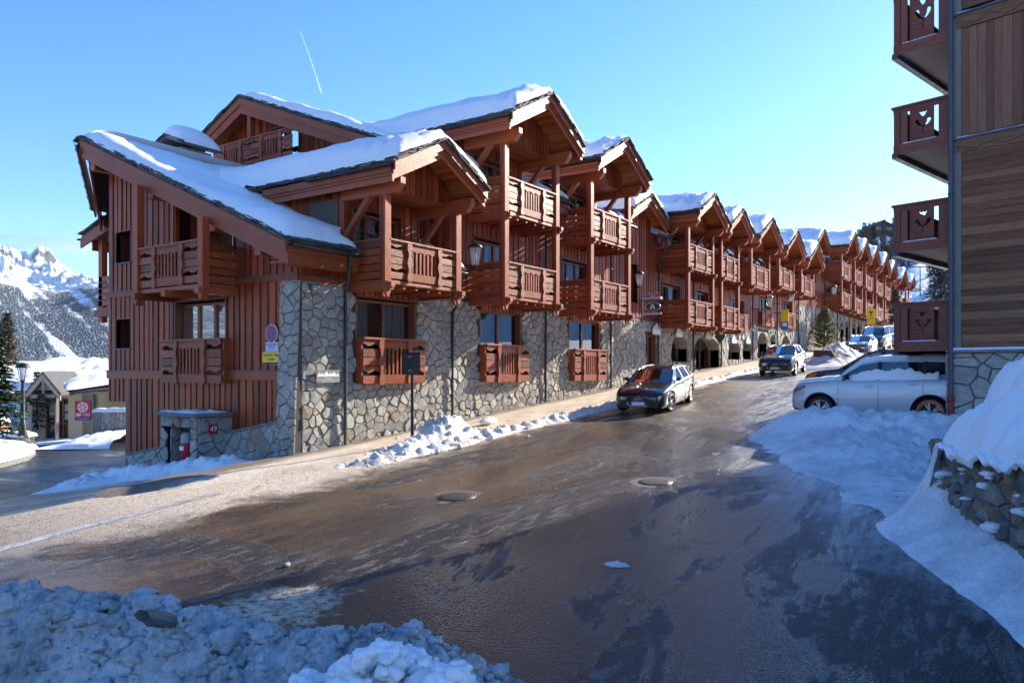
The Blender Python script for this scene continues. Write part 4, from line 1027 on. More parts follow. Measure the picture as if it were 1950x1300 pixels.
# tall block behind: its boarded gable end with balcony
C2_ = chalets[1]; zz2 = lambda l: 6.5+.39*(l-14.85) if l <= 25.2 else 6.5+.39*10.35-.45*(l-25.2)
m3 = face_x(19.3); gh = [(22.8,24.4,8.1,9.35),(25.0,26.0,8.1,9.2)]
mb = MB(); clad(mb, m3, 15.6, 25.2, lambda a: 3.0, lambda a: zz2(a)-.15, gh, seed=221, seg=2); clad(mb, m3, 25.2, 28.2, lambda a: 3.0, lambda a: zz2(a)-.15, gh, seed=222, seg=2); mb.build('gable_wall', M['wood'], C2_)
for (a0,a1,z0,z1_) in gh: window(C2_, m3, a0+.05, a1-.05, z0, z1_-.05, 1)
for (l0_, l1_) in ((14.9, 25.2),(25.2, 28.2)):
    mb = MB()
    for (d0, d1, u, v) in ((-.03,.03,-.05,-.30),(.03,.08,-.26,-.62)):
        mb.prism([(18.4+d0,l0_,zz2(l0_)+u),(18.4+d0,l1_,zz2(l1_)+u),(18.4+d0,l1_,zz2(l1_)+v),(18.4+d0,l0_,zz2(l0_)+v)], (d1-d0,0,0))
    mb.build('bargeboard', M['wood_h'], C2_)
    mb = MB(); mb.prism([(18.5,l0_,zz2(l0_)-.09),(18.5,l1_,zz2(l1_)-.09),(18.5,l1_,zz2(l1_)-.13),(18.5,l0_,zz2(l0_)-.13)], (.85,0,0)); mb.build('soffit', M['soffit'], C2_)
mb = MB(); mb.box(18.55, 19.3, 22.3, 27.2, 7.75, 7.9); gb = mb.build('balcony', M['wood_h'], C2_); railing(gb, face_x(18.62), 22.4, 24.8, 7.9, 8.95); railing(gb, face_x(18.62), 24.8, 27.1, 7.9, 8.95)
mb = MB(); mb.box(18.5, 18.72, 24.7, 24.9, 8.9, 10.0); mb.build('post', M['wood'], C2_)
# chimneys: stone stack, little gabled slate hat, dome of snow
def chimney(root, s_, l_, z0, z1_, wx, wy, seed):
    mb = MB()
    for mfun, a0, a1 in ((face_x(s_-wx), l_-wy, l_+wy), (face_y(l_-wy), s_-wx, s_+wx)):
        backing(mb, mfun, a0, a1, z0, z1_, [], 0, .2, 1); stones(mb, mfun, None, a0, a1, z0, z1_, size=.2, depth=.03, seed=seed)
    mb.box(s_-wx+.05, s_+wx-.05, l_-wy+.05, l_+wy-.05, z0, z1_, 1); ch = mb.build('chimney', [M['stone'], M['mortar']], root)
    mb = MB(); o = .28; r = wy*.42
    for sg in (-1, 1):
        mb.prism([(s_-wx-o,l_,z1_+.15+r),(s_-wx-o,l_+sg*(wy+o),z1_+.1),(s_-wx-o,l_+sg*(wy+o),z1_+.02),(s_-wx-o,l_,z1_+.06+r)], (2*(wx+o),0,0))
        slates(mb, (s_-wx-o,l_+sg*(wy+o),z1_+.1),(s_-wx-o,l_,z1_+.15+r), (-1,0,0),(0,0,1),.2,seed+sg,2,.2,.08)
    mb.build('chimney_roof', M['slate'], ch)
    mb = MB(); mb.grid(lambda u, v: (lerp(s_-wx-o,s_+wx+o,u), lerp(l_-wy-o,l_+wy+o,v), z1_+.12+r*(1-abs(2*v-1))*.9+.62*math.sqrt(max(0,1-abs(2*u-1)**2.6))*math.sqrt(max(0,1-abs(2*v-1)**2.6))), 20, 20); mb.build('chimney_snow', M['snow_soft'], ch, recalc=False)
chimney(C1, 16.6, 25.9, 6.6, 8.05, .6, .66, 31)
chimney(C2_, 24.2, 26.3, 9.4, 10.35, .55, .6, 32)
# rear wing glimpsed past the left edge
mb = MB(); clad(mb, face_x(14.5), 24.7, 27.0, lambda a: -1.0, lambda a: 5.0, [], seed=231); mb.box(14.6, 20, 24.8, 27.0, -1, 5); mb.build('wing_wall', M['wood'], C1)
mb = MB(); mb.prism([(14.3,24.9,6.0),(14.3,28.9,4.95),(14.3,28.9,4.85),(14.3,24.9,5.9)], (5.7,0,0)); slates(mb,(14.3,28.9,4.95),(14.3,24.9,6.0),(-1,0,0),(0,.2,1),.3,5,3); wr = mb.build('wing_roof', M['slate'], C1)
mb = MB(); mb.grid(lambda u, v: (lerp(14.3,20,u), lerp(24.9,28.9,v), lerp(6.0,4.95,v)+.5*rnd_edge(min(u*8, (1-v)*4))), 14, 18); mb.build('roof_snow', M['snow_soft'], wr, recalc=False)
mb = MB(); mb.prism([(14.25,24.9,5.9),(14.25,28.9,4.85),(14.25,28.9,4.5),(14.25,24.9,5.5)], (.06,0,0)); mb.box(14.5,20,28.5,28.56,4.4,4.8); mb.build('bargeboard', M['wood_h'], C1)
gutter(C1, (14.2,29.0,4.85), (20,29.0,4.85))
mb = MB(); mb.box(14.55,20,27.0,28.3,2.1,2.28)
for k in range(5): mb.box(14.6,14.65,27.1,28.3,2.35+k*.22,2.35+k*.22+.19)
mb.box(14.6,14.8,28.05,28.3,1.75,4.9); mb.box(14.5,14.7,27.3,28.45,1.95,2.2); wb = mb.build('balcony', M['wood_h'], C1)

# ------------------------------------------------------------------ things fixed to the row: lanterns, signs
def lantern(px, py, l, hgt, label):
    s_, z = onl(px, py, l); r = hgt*.26
    o = empty('wall_lantern', (s_, l, z-hgt*.5), label, 'lantern', 'tapering lanterns along the row'); c = (s_, l, z-hgt*.5)
    mb = MB(); mb.lathe([(.012,hgt*.1),(r*.55,hgt*.12),(r*.95,hgt*.80)], c, 10); mb.build('glass_shade', M['glass_lamp'], o, recalc=False)
    mb = MB(); mb.lathe([(r*1.1,hgt*.79),(r*1.2,hgt*.82),(r*.7,hgt*.95),(.02,hgt*1.02)], c, 14); mb.lathe([(.02,0),(.05,.03),(.03,hgt*.08),(r*.6,hgt*.13)], c, 12)
    for k in range(5):
        a = k*2*math.pi/5; mb.bar((s_+r*.56*math.cos(a), l+r*.56*math.sin(a), c[2]+hgt*.12),(s_+r*.97*math.cos(a), l+r*.97*math.sin(a), c[2]+hgt*.80),.018,.018)
    mb.build('metal_frame', M['iron'], o)
    mb = MB(); mb.tube([(s_,l,c[2]+.02),(s_+.05,l+.25,c[2]-.08),(s_+.1,l+.6,c[2]+.02),(s_+.1,L,c[2]+.08)],.022,6); mb.build('bracket', M['iron'], o)
    mb = MB(); mb.lathe([(.03,hgt*.3),(.05,hgt*.45),(.03,hgt*.62)], c, 8); mb.build('bulb', white, o)
lantern(905, 487, 14.25, .80, 'tapering wall lantern beside the first balcony of the highest near gable, nearest of all lanterns')
lantern(1217, 532, 14.25, .75, 'tapering wall lantern just left of the green oval letter A sign')
lantern(1465, 575, 14.2, .92, 'large tapering lantern left of the yellow and blue banner')
lantern(1508, 566, 14.2, .90, 'large tapering lantern right of the yellow and blue banner')
lantern(1588, 553, 14.2, .95, 'farthest tapering lantern, hanging over the letter B sign')
# no-parking signs on the end wall
def disc(mb, mf, c, r0, r1, d, m=0, n=40):
    v = [mf(c[0]+rr*math.cos(k*2*math.pi/n), c[1]+rr*math.sin(k*2*math.pi/n), d) for rr in (r0, r1) for k in range(n)]
    mb.add(v, [(k,(k+1)%n,(k+1)%n+n,k+n) for k in range(n)], m)
sp = S0-.14; ms = face_x(sp); ux = (0,-1,0); uz = (0,0,1)
l_, z_ = ons(517, 635, sp); r = .24
o = empty('no_parking_sign', (sp, l_, z_), 'round no parking sign, red ring and bar on blue, high on the boarded end wall', 'sign')
mb = MB(); mpoly(mb, ms, [(l_+r*math.cos(k*math.pi/20), z_+r*math.sin(k*math.pi/20)) for k in range(40)], -.02, 0); mb.build('disc', white, o)
mb = MB(); disc(mb, ms, (l_, z_), r*.70, r*.94, .003); a = math.pi*.25
mpoly(mb, ms, [(l_+math.cos(a)*r*.75+.03*r*q[0], z_-0+math.sin(a)*r*.75*1+.0*q[1]) for q in ()] or [(l_+r*.58,z_+r*.44),(l_+r*.44,z_+r*.58),(l_-r*.58,z_-r*.44),(l_-r*.44,z_-r*.58)], .004, .006); mb.build('red_marking', red, o)
mb = MB(); disc(mb, ms, (l_, z_), 0.001, r*.71, .002); mb.build('blue_field', blue, o, recalc=False)
l_, z_ = ons(517.5, 660, sp)
o = empty('parking_plate', (sp, l_, z_), 'small pale plate reading stationnement genant under the round no parking sign', 'sign')
mb = MB(); mbox(mb, ms, l_-.25, l_+.25, z_-.12, z_+.12, -.02, 0); mb.build('plate', pale, o)
mb = MB(); mb.text('STATIONNEMENT', .072, (sp-.004, l_, z_+.055), ux, uz, 0, bold=.001, sx=.82); mb.text('G\u00caNANT', .072, (sp-.004, l_, z_-.015), ux, uz, 0, bold=.001); mb.text('Art. R417-10 du code', .034, (sp-.004, l_, z_-.085), ux, uz, 0); mb.build('lettering', blue, o)
l_, z_ = ons(519, 679.5, sp)
o = empty('direction_sign', (sp, l_, z_), 'yellow sign reading Retour Front-Neige Croisette with a black arrow, on the end wall', 'sign')
mb = MB(); mpoly(mb, ms, [(l_+a*.39+b*.03, z_+c*.11+d*.03) for a,c,b,d in ((1,1,1,0),(1,1,0,1),(-1,1,0,1),(-1,1,-1,0),(-1,-1,-1,0),(-1,-1,0,-1),(1,-1,0,-1),(1,-1,1,0))], -.02, 0); mb.build('plate', yellow, o)
mb = MB(); mb.text('Retour Front \u2013 Neige', .105, (sp-.004, l_+.06, z_+.052), ux, uz, 0, bold=.001, sx=.66); mb.text('Croisette', .105, (sp-.004, l_+.06, z_-.055), ux, uz, 0, bold=.001, sx=.72)
q = l_-.34; mpoly(mb, ms, [(q+.035,z_+.035),(q,z_+.035),(q,z_+.09),(q-.055,z_),(q,z_-.09),(q,z_-.035),(q+.035,z_-.035)], .002, .005); mb.build('lettering', black, o)
mb = MB(); la, za_ = ons(512, 694, sp); lb, _ = ons(548, 694, sp); mb.box(sp-.01, sp+.01, lb, la, za_-.025, za_+.025); tag(mb.build('sign_bracket', M['cap']), 'grey metal bar on the boards below the yellow direction sign', 'bracket')
# brushed plaque with mountain skyline on the stone corner
s_, z_ = onl(625, 717, 15.30); o = empty('house_plaque', (s_, 15.3, z_), 'grey plaque with a white mountain skyline on the sunlit stone corner', 'plaque'); mp_ = face_y(15.30)
mb = MB(); mbox(mb, mp_, s_-.40, s_+.40, z_-.16, z_+.18, -.03, 0); mb.build('plate', plain('grey brown plate', (.20,.185,.165), .5), o)
mb = MB(); e = [(-.38,.02),(-.3,.11),(-.26,.06),(-.2,.10),(-.15,.05),(-.06,.15),(.02,.06),(.08,.11),(.12,.07),(.2,.13),(.28,.05),(.34,.09),(.38,.02)]
mpoly(mb, mp_, [(s_+a, z_+b) for a, b in e]+[(s_+.38,z_+.01),(s_-.38,z_+.01)], .002, .005)
for zz_ in (-.0,-.085): mbox(mb, mp_, s_-.39, s_+.39, z_+zz_-.006, z_+zz_, .002, .004)
mb.text('Croisette', .07, (s_, 15.296, z_-.045), (1,0,0), uz, 0); mb.text('Route de la Croisette', .05, (s_, 15.296, z_-.125), (1,0,0), uz, 0); mb.build('lettering', white, o)
# oval hanging letter signs with flower box
def oval_sign(px, py, l, let, label, sc_=1.0):
    s_, z = onl(px, py, l); o = empty('hanging_sign', (s_, l, z), label, 'sign', 'green oval letter signs'); mfy = face_x(s_)
    # the board stands out from the wall, its face looking down the street
    w_ = .62*sc_; h_ = .34*sc_
    mb = MB(); mpoly(mb, mfy, [(l+w_*math.cos(k*math.pi/16), z+h_*math.sin(k*math.pi/16)) for k in range(32)], -.03, 0); mb.build('board', green, o)
    mb = MB(); v = [mfy(l+q*w_*math.cos(k*math.pi/16), z+q*h_*math.sin(k*math.pi/16), .004) for q in (.93, 1.0) for k in range(32)]; mb.add(v, [(k,(k+1)%32,(k+1)%32+32,k+32) for k in range(32)])
    mb.text(let, .56*sc_, (s_-.006, l, z), (0,-1,0), uz, 0, bold=.012); mb.text(let, .5*sc_, (s_-.006, l+.05, z), (0,-1,0), uz, 0); mb.build('lettering', white, o)
    mb = MB(); mb.box(s_-.03, s_+.03, l+w_+.12, l+w_+.18, z-.75*sc_, z+.8*sc_); mb.box(s_-.02, s_+.02, l-w_, L, z+.52*sc_, z+.56*sc_); mb.tube([(s_,l,z+h_),(s_,l,z+.54*sc_)],.012,5); mb.build('bracket', M['iron'], o)
    mb = MB(); mb.box(s_-.04, s_+.02, l-w_-.05, l+w_+.15, z-.60*sc_, z-.44*sc_); mb.build('lower_board', plain('lilac board', (.50,.42,.46), .6), o)
    mb = MB(); mb.box(s_-.12, s_+.12, l-w_-.05, l+w_+.15, z+.56*sc_, z+.72*sc_); fbx = mb.build('flower_box', plain('pale box', (.45,.47,.52), .6), o)
    mb = MB(); rnd = random.Random(4)
    for k in range(70):
        p = Vector((s_+rnd.uniform(-.12,.12), l+rnd.uniform(-.45,.7)*sc_, z+.74*sc_+rnd.uniform(0,.16))); a = Vector((rnd.uniform(-1,1),rnd.uniform(-1,1),rnd.uniform(-.2,1)))*.07; b = Vector((rnd.uniform(-1,1),rnd.uniform(-1,1),rnd.uniform(-.5,1)))*.04
        mb.add([p-b, p+a, p+b, p-a*.5], [(0,1,2,3)], 1 if p[1] < l-.2*sc_ else 0)
    for k in range(40):
        p = Vector((s_+rnd.uniform(-.1,.1), l-.42*sc_+rnd.uniform(-.16,.16), z+.86*sc_+rnd.uniform(-.1,.2))); a = Vector((rnd.uniform(-1,1),rnd.uniform(-1,1),rnd.uniform(-1,1)))*.06; b = Vector((rnd.uniform(-1,1),rnd.uniform(-1,1),rnd.uniform(-1,1)))*.05
        mb.add([p-b, p+a, p+b, p-a], [(0,1,2,3)], 1)
    mb.build('frosted_plants', [plain('frosted leaves', (.25,.36,.38), .8), plain('dried orange flowers', (.42,.11,.04), .8)], fbx, recalc=False)
oval_sign(1243, 584, 14.55, 'A', 'green oval hanging sign with a white letter A and a frosted flower box above it', .62)
oval_sign(1567, 600, 14.4, 'B', 'green oval hanging sign with a white letter B before the tall bare stone wall', .68)
# pale blue mountain-shaped shop boards over the arches
def shop_board(px, py, w_, label):
    s_, z = onl(px, py, 15.30); o = empty('shop_sign', (s_, 15.3, z), label, 'sign', 'mountain shaped shop boards'); mp2 = face_y(15.28)
    mb = MB(); e = [(-.5,-.28),(.5,-.28),(.5,.0),(.34,.12),(.22,.05),(.05,.34),(-.1,.2),(-.2,.26),(-.5,0)]
    mpoly(mb, mp2, [(s_+a*w_, z+b*w_) for a, b in e], -.03, 0); mb.build('board', pale, o)
    mb = MB(); mpoly(mb, mp2, [(s_+a*w_, z+b*w_) for a, b in [(-.1,.2),(.05,.34),(.16,.16),(.05,.1),(-.02,.16)]], .002, .004); mbox(mb, mp2, s_-.42*w_, s_+.42*w_, z-.2*w_, z-.05*w_, .002, .004); mb.build('white_marking', white, o)
shop_board(1250, 627, .95, 'pale blue mountain shaped shop board over the window below the letter A sign')
shop_board(1293, 633, .9, 'mountain shaped shop board over the niche left of the wide arched door')
shop_board(1349, 638, .9, 'mountain shaped shop board over the wide arched door')
shop_board(1398, 646, .9, 'first mountain shaped shop board right of the wide arched door')
shop_board(1425, 647, .9, 'second mountain shaped shop board right of the wide arched door')
# small round green pharmacy-like hanging sign
s_, z_ = onl(1371, 640, 14.9); o = empty('round_sign', (s_, 14.9, z_), 'small plain green hanging sign right of the wide arched door', 'sign')
mb = MB(); mpoly(mb, face_x(s_), [(14.9+.32*math.cos(k*math.pi/12)*(.8+.2*math.cos(k*math.pi/3)), z_+.38*math.sin(k*math.pi/12)) for k in range(24)], -.03, .0); mb.build('board', plain('mid green enamel', (.02,.17,.10), .5), o)
mb = MB(); mb.box(s_-.02, s_+.02, 14.7, L, z_+.38, z_+.42); mb.build('bracket', M['iron'], o)
# yellow and blue banner
s_, z_ = onl(1496, 609, 14.3); o = empty('banner_sign', (s_, 14.3, z_), 'narrow upright yellow and blue banner between the two large lanterns', 'sign')
mb = MB(); mb.box(s_-.03, s_+.03, 14.1, 14.6, z_-.1, z_+.75); mb.build('yellow_part', yellow, o)
mb = MB(); mb.box(s_-.031, s_+.031, 14.1, 14.6, z_-.7, z_-.1); mb.build('blue_part', plain('mid blue enamel', (.04,.16,.5), .5), o)
mb = MB(); mb.box(s_-.034, s_-.031, 14.2, 14.5, z_-.45, z_-.2); mb.text('SKI', .18, (s_-.034, 14.35, z_+.35), (0,-1,0), uz, 0) if False else None; mb.build('white_marking', white, o)
mb = MB(); mb.box(s_-.02, s_+.02, 14.6, L, z_+.5, z_+.54); mb.build('bracket', M['iron'], o)
# back of a road sign on its post in the snow pile
s_, l_ = 15.75, 13.55; zb_ = zg(s_, l_)
sb_, zt_ = onl(785, 692, l_); s_ = sb_
o = empty('road_sign', (s_, l_, zb_), 'black back of a square road sign on a post rising from the sandy snow pile', 'sign')
mb = MB(); mb.tube([(s_,l_,zb_-.2),(s_,l_,zt_+.30)], .042, 12); mb.build('post', M['iron'], o)
mb = MB(); mb.bar((s_-.02, l_+.36, zt_), (s_-.02, l_-.30, zt_), .04, .60, (0,0,1)); mb.build('panel', M['iron'], o, bevel=.02)
mb = MB()
for q in (-.18,.18): mb.box(s_-.09,s_-.04,l_-.06,l_+.06,zt_+q-.02,zt_+q+.02)
mb.build('clamp', M['cap'], o)
# yellow piste sign far up the street
s_, l_ = 68.0, 12.6; _, zt_ = onl(1659, 603, l_); s_, _ = onl(1659, 603, l_)
o = empty('piste_sign', (s_, l_, zs(s_)), 'yellow sign with red emblem and arrow on a post behind the parked van', 'sign')
mb = MB(); mb.tube([(s_,l_,zs(s_)),(s_,l_,zt_+.5)], .05, 8); mb.build('post', M['cap'], o)
mfp = lambda a, z, d: (s_-.08-d*.95, a, z)
mb = MB(); mbox(mb, mfp, l_-.42, l_+.42, zt_-.1, zt_+.75, -.02, 0); mbox(mb, mfp, l_-.36, l_+.36, zt_-.72, zt_-.12, -.02, 0); mb.build('panel', yellow, o)
mb = MB(); mpoly(mb, mfp, [(l_-.2,zt_+.62),(l_-.08,zt_+.5),(l_,zt_+.55),(l_+.08,zt_+.5),(l_+.2,zt_+.62),(l_+.12,zt_+.32),(l_,zt_+.24),(l_-.12,zt_+.32)], .002,.006); mpoly(mb, mfp, [(l_-.12,zt_+.16),(l_+.12,zt_+.16),(l_,zt_-.02)], .002,.006); mbox(mb, mfp, l_-.25, l_+.25, zt_-.22, zt_-.17, .002,.006); mb.build('red_marking', plain('dark red marking', (.30,.03,.02), .5), o)
# ------------------------------------------------------------------ weathered chalet block on the right
CB = cw(10.27, 17.8); av = Vector((-.2385,-.971)); bv = Vector((.971,-.2385))
def bp(a, b, z): return (CB[0]+av[0]*a+bv[0]*b, CB[1]+av[1]*a+bv[1]*b, z)   # a along the visible wall, b along the hidden one
rb = empty('weathered_chalet', (CB[0], CB[1], -1.9), 'tall weathered brown chalet at the right edge with four carved balconies and a dark drainpipe', 'chalet')
mA = lambda a, z, d: bp(a, -d, z)                     # wall towards the camera
mb = MB()
def hboards(mb, a0, a1, z0, z1, seed, bh=.17):
    rnd = random.Random(seed); z = z0
    mbox(mb, mA, a0, a1, z0, z1, -.2, 0)
    while z < z1-.02:
        h = min(bh*rnd.uniform(.85,1.2), z1-z); a = a0
        while a < a1-.05:
            e = min(a1, a+rnd.uniform(1.5,4.5)); d = .025*rnd.uniform(.6,1.3)
            mbox(mb, mA, a, e-.004, z+.004, z+h-.004, 0, d); a = e
        z += h
hboards(mb, .22, 14, .50, 5.02, 1); hboards(mb, .22, 14, 8.35, 14, 2)
mb.build('board_wall', M['weather_h'], rb)
mb = MB(); rnd = random.Random(3); a = .22
mbox(mb, mA, .22, 14, 5.4, 7.9, -.2, 0)
while a < 14:
    e = a+rnd.uniform(.15,.2); mbox(mb, mA, a, e-.006, 5.42, 7.88, 0, rnd.uniform(.018,.032)); a = e
mb.build('upright_board_wall', M['weather_v'], rb)
for z in (5.02, 7.9):
    mb = MB(); mbox(mb, mA, .12, 14, z, z+.30, -.1, .06)
    n = 130; e = [(lerp(.14,14,k/n), z+.10+.05*math.sin(lerp(.14,14,k/n)*9.5)+.02*math.sin(lerp(.14,14,k/n)*28.5)) for k in range(n+1)]
    for p, q in zip(e, e[1:]): mpoly(mb, mA, [p, q, (q[0], z+.30), (p[0], z+.30)], .06, .085)
    c = mb.build('carved_band', M['carve'], rb)
    mb = MB(); mbox(mb, mA, .08, 14, z+.30, z+.34, -.1, .12); mb.build('ledge', M['lead_strip'], c)
    mb = MB(); mb.grid(lambda u, v: mA(lerp(.15,13.8,u), z+.342+.03*rnd_edge(min(v,1-v)*2.5)*max(.15,.6+nz(u*40,v*2)), lerp(.0,.115,v)), 90, 5); mb.build('ledge_snow', M['snow'], c, recalc=False)
mb = MB(); mbox(mb, mA, .05, .22, .42, 14, -.25, .05); mbox(mb, mA, -.03, .05, .42, 14, -.3, .03); mb.build('corner_post', M['weather_grey'], rb)
# other faces and roof (not towards the camera, but they throw the shade)
mb = MB()
for (a0,a1,b0,b1,z0,z1) in ((0,14,.2,22,.3,14),(2.5,14,3.5,22,-3,.3)):
    v = [bp(a,b,z) for z in (z0,z1) for a,b in ((a0,b0),(a1,b0),(a1,b1),(a0,b1))]; mb.add(v, [(0,3,2,1),(4,5,6,7),(0,1,5,4),(1,2,6,5),(2,3,7,6),(3,0,4,7)])
mb.build('side_wall', M['weather_h'], rb)
mb = MB(); v = [bp(a,b,z) for a,b,z in ((-1.8,-1.2,13.6),(7,-1.2,17.4),(15.8,-1.2,13.6),(-1.8,23,13.6),(7,23,17.4),(15.8,23,13.6))]
mb.add(v+[(p[0],p[1],p[2]-.3) for p in v], [(0,1,4,3),(1,2,5,4),(6,9,10,7),(7,10,11,8),(0,6,7,1),(1,7,8,2),(3,4,10,9),(4,5,11,10),(0,3,9,6),(2,8,11,5)]); mb.build('roof', M['slate'], rb)
# stone ground floor
mb = MB(); gb = lambda a: -3.0
backing(mb, mA, -.06, 14, -3, .42, [], -.01, .5, 1)
stones(mb, mA, None, -.05, 6, -3, .40, size=.34, depth=.05, seed=501, rough=1.1)
mE = lambda a, z, d: bp(-.06-d, a, z); stones(mb, mE, None, -.05, .5, -3, .40, size=.34, depth=.04, seed=502)
sb = mb.build('stone_base', [M['stone'], M['mortar']], rb)
mb = MB(); mbox(mb, mA, -.08, 14, .41, .47, -.3, .12); lg = mb.build('ledge', M['cap'], sb)
mb = MB(); mb.grid(lambda u, v: mA(lerp(.0,13,u), .472+.05*rnd_edge(min(v,1-v)*2.5), lerp(.0,.12,v)), 60, 5); mb.build('ledge_snow', M['snow'], lg, recalc=False)
p0 = bp(.02,-.10,0); mb = MB(); mb.tube([(p0[0],p0[1],14.2),(p0[0],p0[1],-.72)], .055, 14)
for z in (8.8,7.3,5.7,4.1,2.6,1.1): mb.lathe([(.058,-.02),(.068,-.015),(.068,.015),(.058,.02)], (p0[0],p0[1],z), 14)
dp = mb.build('drainpipe', M['lead_strip'], rb)
mb = MB(); mb.tube([(p0[0],p0[1],-.62),(p0[0],p0[1],-2.2)], .065, 14); mb.lathe([(.07,-.06),(.085,-.05),(.085,.05),(.07,.06)], (p0[0],p0[1],-.66), 14); mb.build('red_foot', plain('faded red pipe', (.22,.025,.03), .55), dp)
# carved balconies along the hidden side; their end panels face the camera
DE = 1.28
def carved_panel(mb, mf, a0, a1, z0, z1):
    """boards with a tulip cut-out: the panel is assembled from outline polygons round the holes"""
    w_ = a1-a0; X = lambda t: a0+t*w_
    mbox(mb, mf, X(0), X(.115), z0, z1, -.03, .03); mbox(mb, mf, X(.115), X(1), z1-.11, z1, -.02, .02)
    mbox(mb, mf, X(.115), X(1), z0, z0+.24, -.02, .025)
    mbox(mb, mf, X(.125), X(.245), z0+.24, z1-.11, -.015, .012); mbox(mb, mf, X(.29), X(.335), z0+.24, z1-.11, -.015, .012)
    mbox(mb, mf, X(.80), X(1), z0+.24, z1-.11, -.015, .012)
    # tulip board, built as cells between scan lines so that the carved opening is a real hole
    b0, b1 = X(.335), X(.72); c = (b0+b1)/2; lo, hi = z0+.26, z1-.11; H = hi-lo; n = 46
    def hole(z):
        t = (z-lo)/H; r = []
        if .74 < t < .90: k = (t-.74)/.16; hw = .062*math.sqrt(max(0,1-(1-min(k*1.6,1))**2))*1.0+.02*(k if k > .6 else 0); 
        else: hw = 0
        if hw:
            if t > .84: r += [(-hw-.012, -hw+.022-.25*(.90-t)*0), (-.014, .014), (hw-.022, hw+.012)] if t > .86 else [(-hw, hw)]
            else: r += [(-hw, hw)]
        if .40 < t < .66:
            k = (t-.40)/.26; xo = .010+.118*math.sin(min(1,k*1.15)*math.pi*.55); th_ = .042+.040*k if k < .75 else .072*math.sqrt(max(0,1-((k-.75)/.25)**2))
            if k > .12: r += [(-xo-th_*.7, -xo+th_*.6), (xo-th_*.6, xo+th_*.7)]
            else: r += [(-.03,.03)]
        if .22 < t <= .40: r += [(-.008,.008)] if t > .30 else [(-.026*(1-abs(t-.26)/.04),.026*(1-abs(t-.26)/.04))]
        if .30 < t < .34: pass
        return [q for q in r if q[1] > q[0]]
    for k in range(n):
        za, zb_ = lerp(lo,hi,k/n), lerp(lo,hi,(k+1)/n); hs = sorted(hole((za+zb_)/2)); x = b0
        for (u, v) in hs:
            if c+u > x: mbox(mb, mf, x, c+u, za, zb_, -.015, .014)
            x = max(x, c+v)
        mbox(mb, mf, x, b1, za, zb_, -.015, .014)
    # scroll line on the foot board, diamond on the corner post
    e = [(lerp(X(.13),X(1),k/40), z0+.09+.035*math.sin(k*.55)+.035*(k/40)) for k in range(41)]
    for p, q in zip(e, e[1:]): mpoly(mb, mf, [(p[0],p[1]-.008),(q[0],q[1]-.008),(q[0],q[1]+.008),(p[0],p[1]+.008)], .025, .032)
    d = X(.058); z = z0+.12
    for (u, v) in (((0,.10),(.035,0)),((.035,0),(0,-.10)),((0,-.10),(-.035,0)),((-.035,0),(0,.10))):
        p, q = Vector((d+u[0], z+u[1])), Vector((d+v[0], z+v[1])); t_ = (q-p).normalized()*.005; nn = Vector((-t_[1], t_[0]))
        mpoly(mb, mf, [p+nn, q+nn, q-nn, p-nn], .03, .036)
for k, (zt_, zb_) in enumerate(((9.15,7.72),(6.40,5.28),(4.0,2.88),(1.60,.46))):
    mf = lambda a, z, d: bp(a, -d+.0, z)              # a runs from -DE to 0
    if k < 4:
        mb = MB(); z0 = zb_
        v = [bp(a,b,z) for z in (z0+.05,z0+.17) for a,b in ((-DE+.03,.03),(.0,.03),(.0,18),(-DE+.03,18))]; mb.add(v, [(0,3,2,1),(4,5,6,7),(0,1,5,4),(1,2,6,5),(2,3,7,6),(3,0,4,7)])
        bl = mb.build('balcony', plain('painted balcony slab', (.42,.38,.35), .8), rb)
        mb = MB(); carved_panel(mb, mf, -DE, -.02, zb_, zt_); mb.build('carved_panel', M['wood_r'], bl)
        mb = MB(); mbox(mb, mf, -DE-.05, .0, zt_, zt_+.05, -.06, .06); mbox(mb, lambda a, z, d: bp(-DE+d, a, z), 0, 18, zt_, zt_+.05, -.06, .06); mb.build('handrail', M['wood_r'], bl)
        mb = MB(); mo = lambda a, z, d: bp(-DE-d, a, z)
        mbox(mb, mo, 0, 18, zb_, zb_+.24, -.02, .02); mbox(mb, mo, 0, 18, zt_-.11, zt_, -.02, .02); a = .05
        while a < 18: mbox(mb, mo, a, a+.3, zb_+.24, zt_-.11, -.015, .015); a += .36
        mb.build('front_panel', M['wood_r'], bl)
        mb = MB(); v = [bp(a,b,z) for z in (z0-.08,z0+.05) for a,b in ((-DE-.05,-.02),(-DE+.09,-.02),(-DE+.09,18),(-DE-.05,18))]; mb.add(v, [(0,3,2,1),(4,5,6,7),(0,1,5,4),(1,2,6,5),(2,3,7,6),(3,0,4,7)]); mb.build('edge_beam', M['zinc'], bl)
        mb = MB(); mb.grid(lambda u, v: mf(lerp(-DE+.18,-.3,u), zb_+.242+.03*rnd_edge(min(v,1-v,u*4,(1-u)*4)*2.5)*(.5+.8*abs(nz(u*9,k))), lerp(-.01,.024,v)), 30, 4); mb.build('ledge_snow', M['snow'], bl, recalc=False)

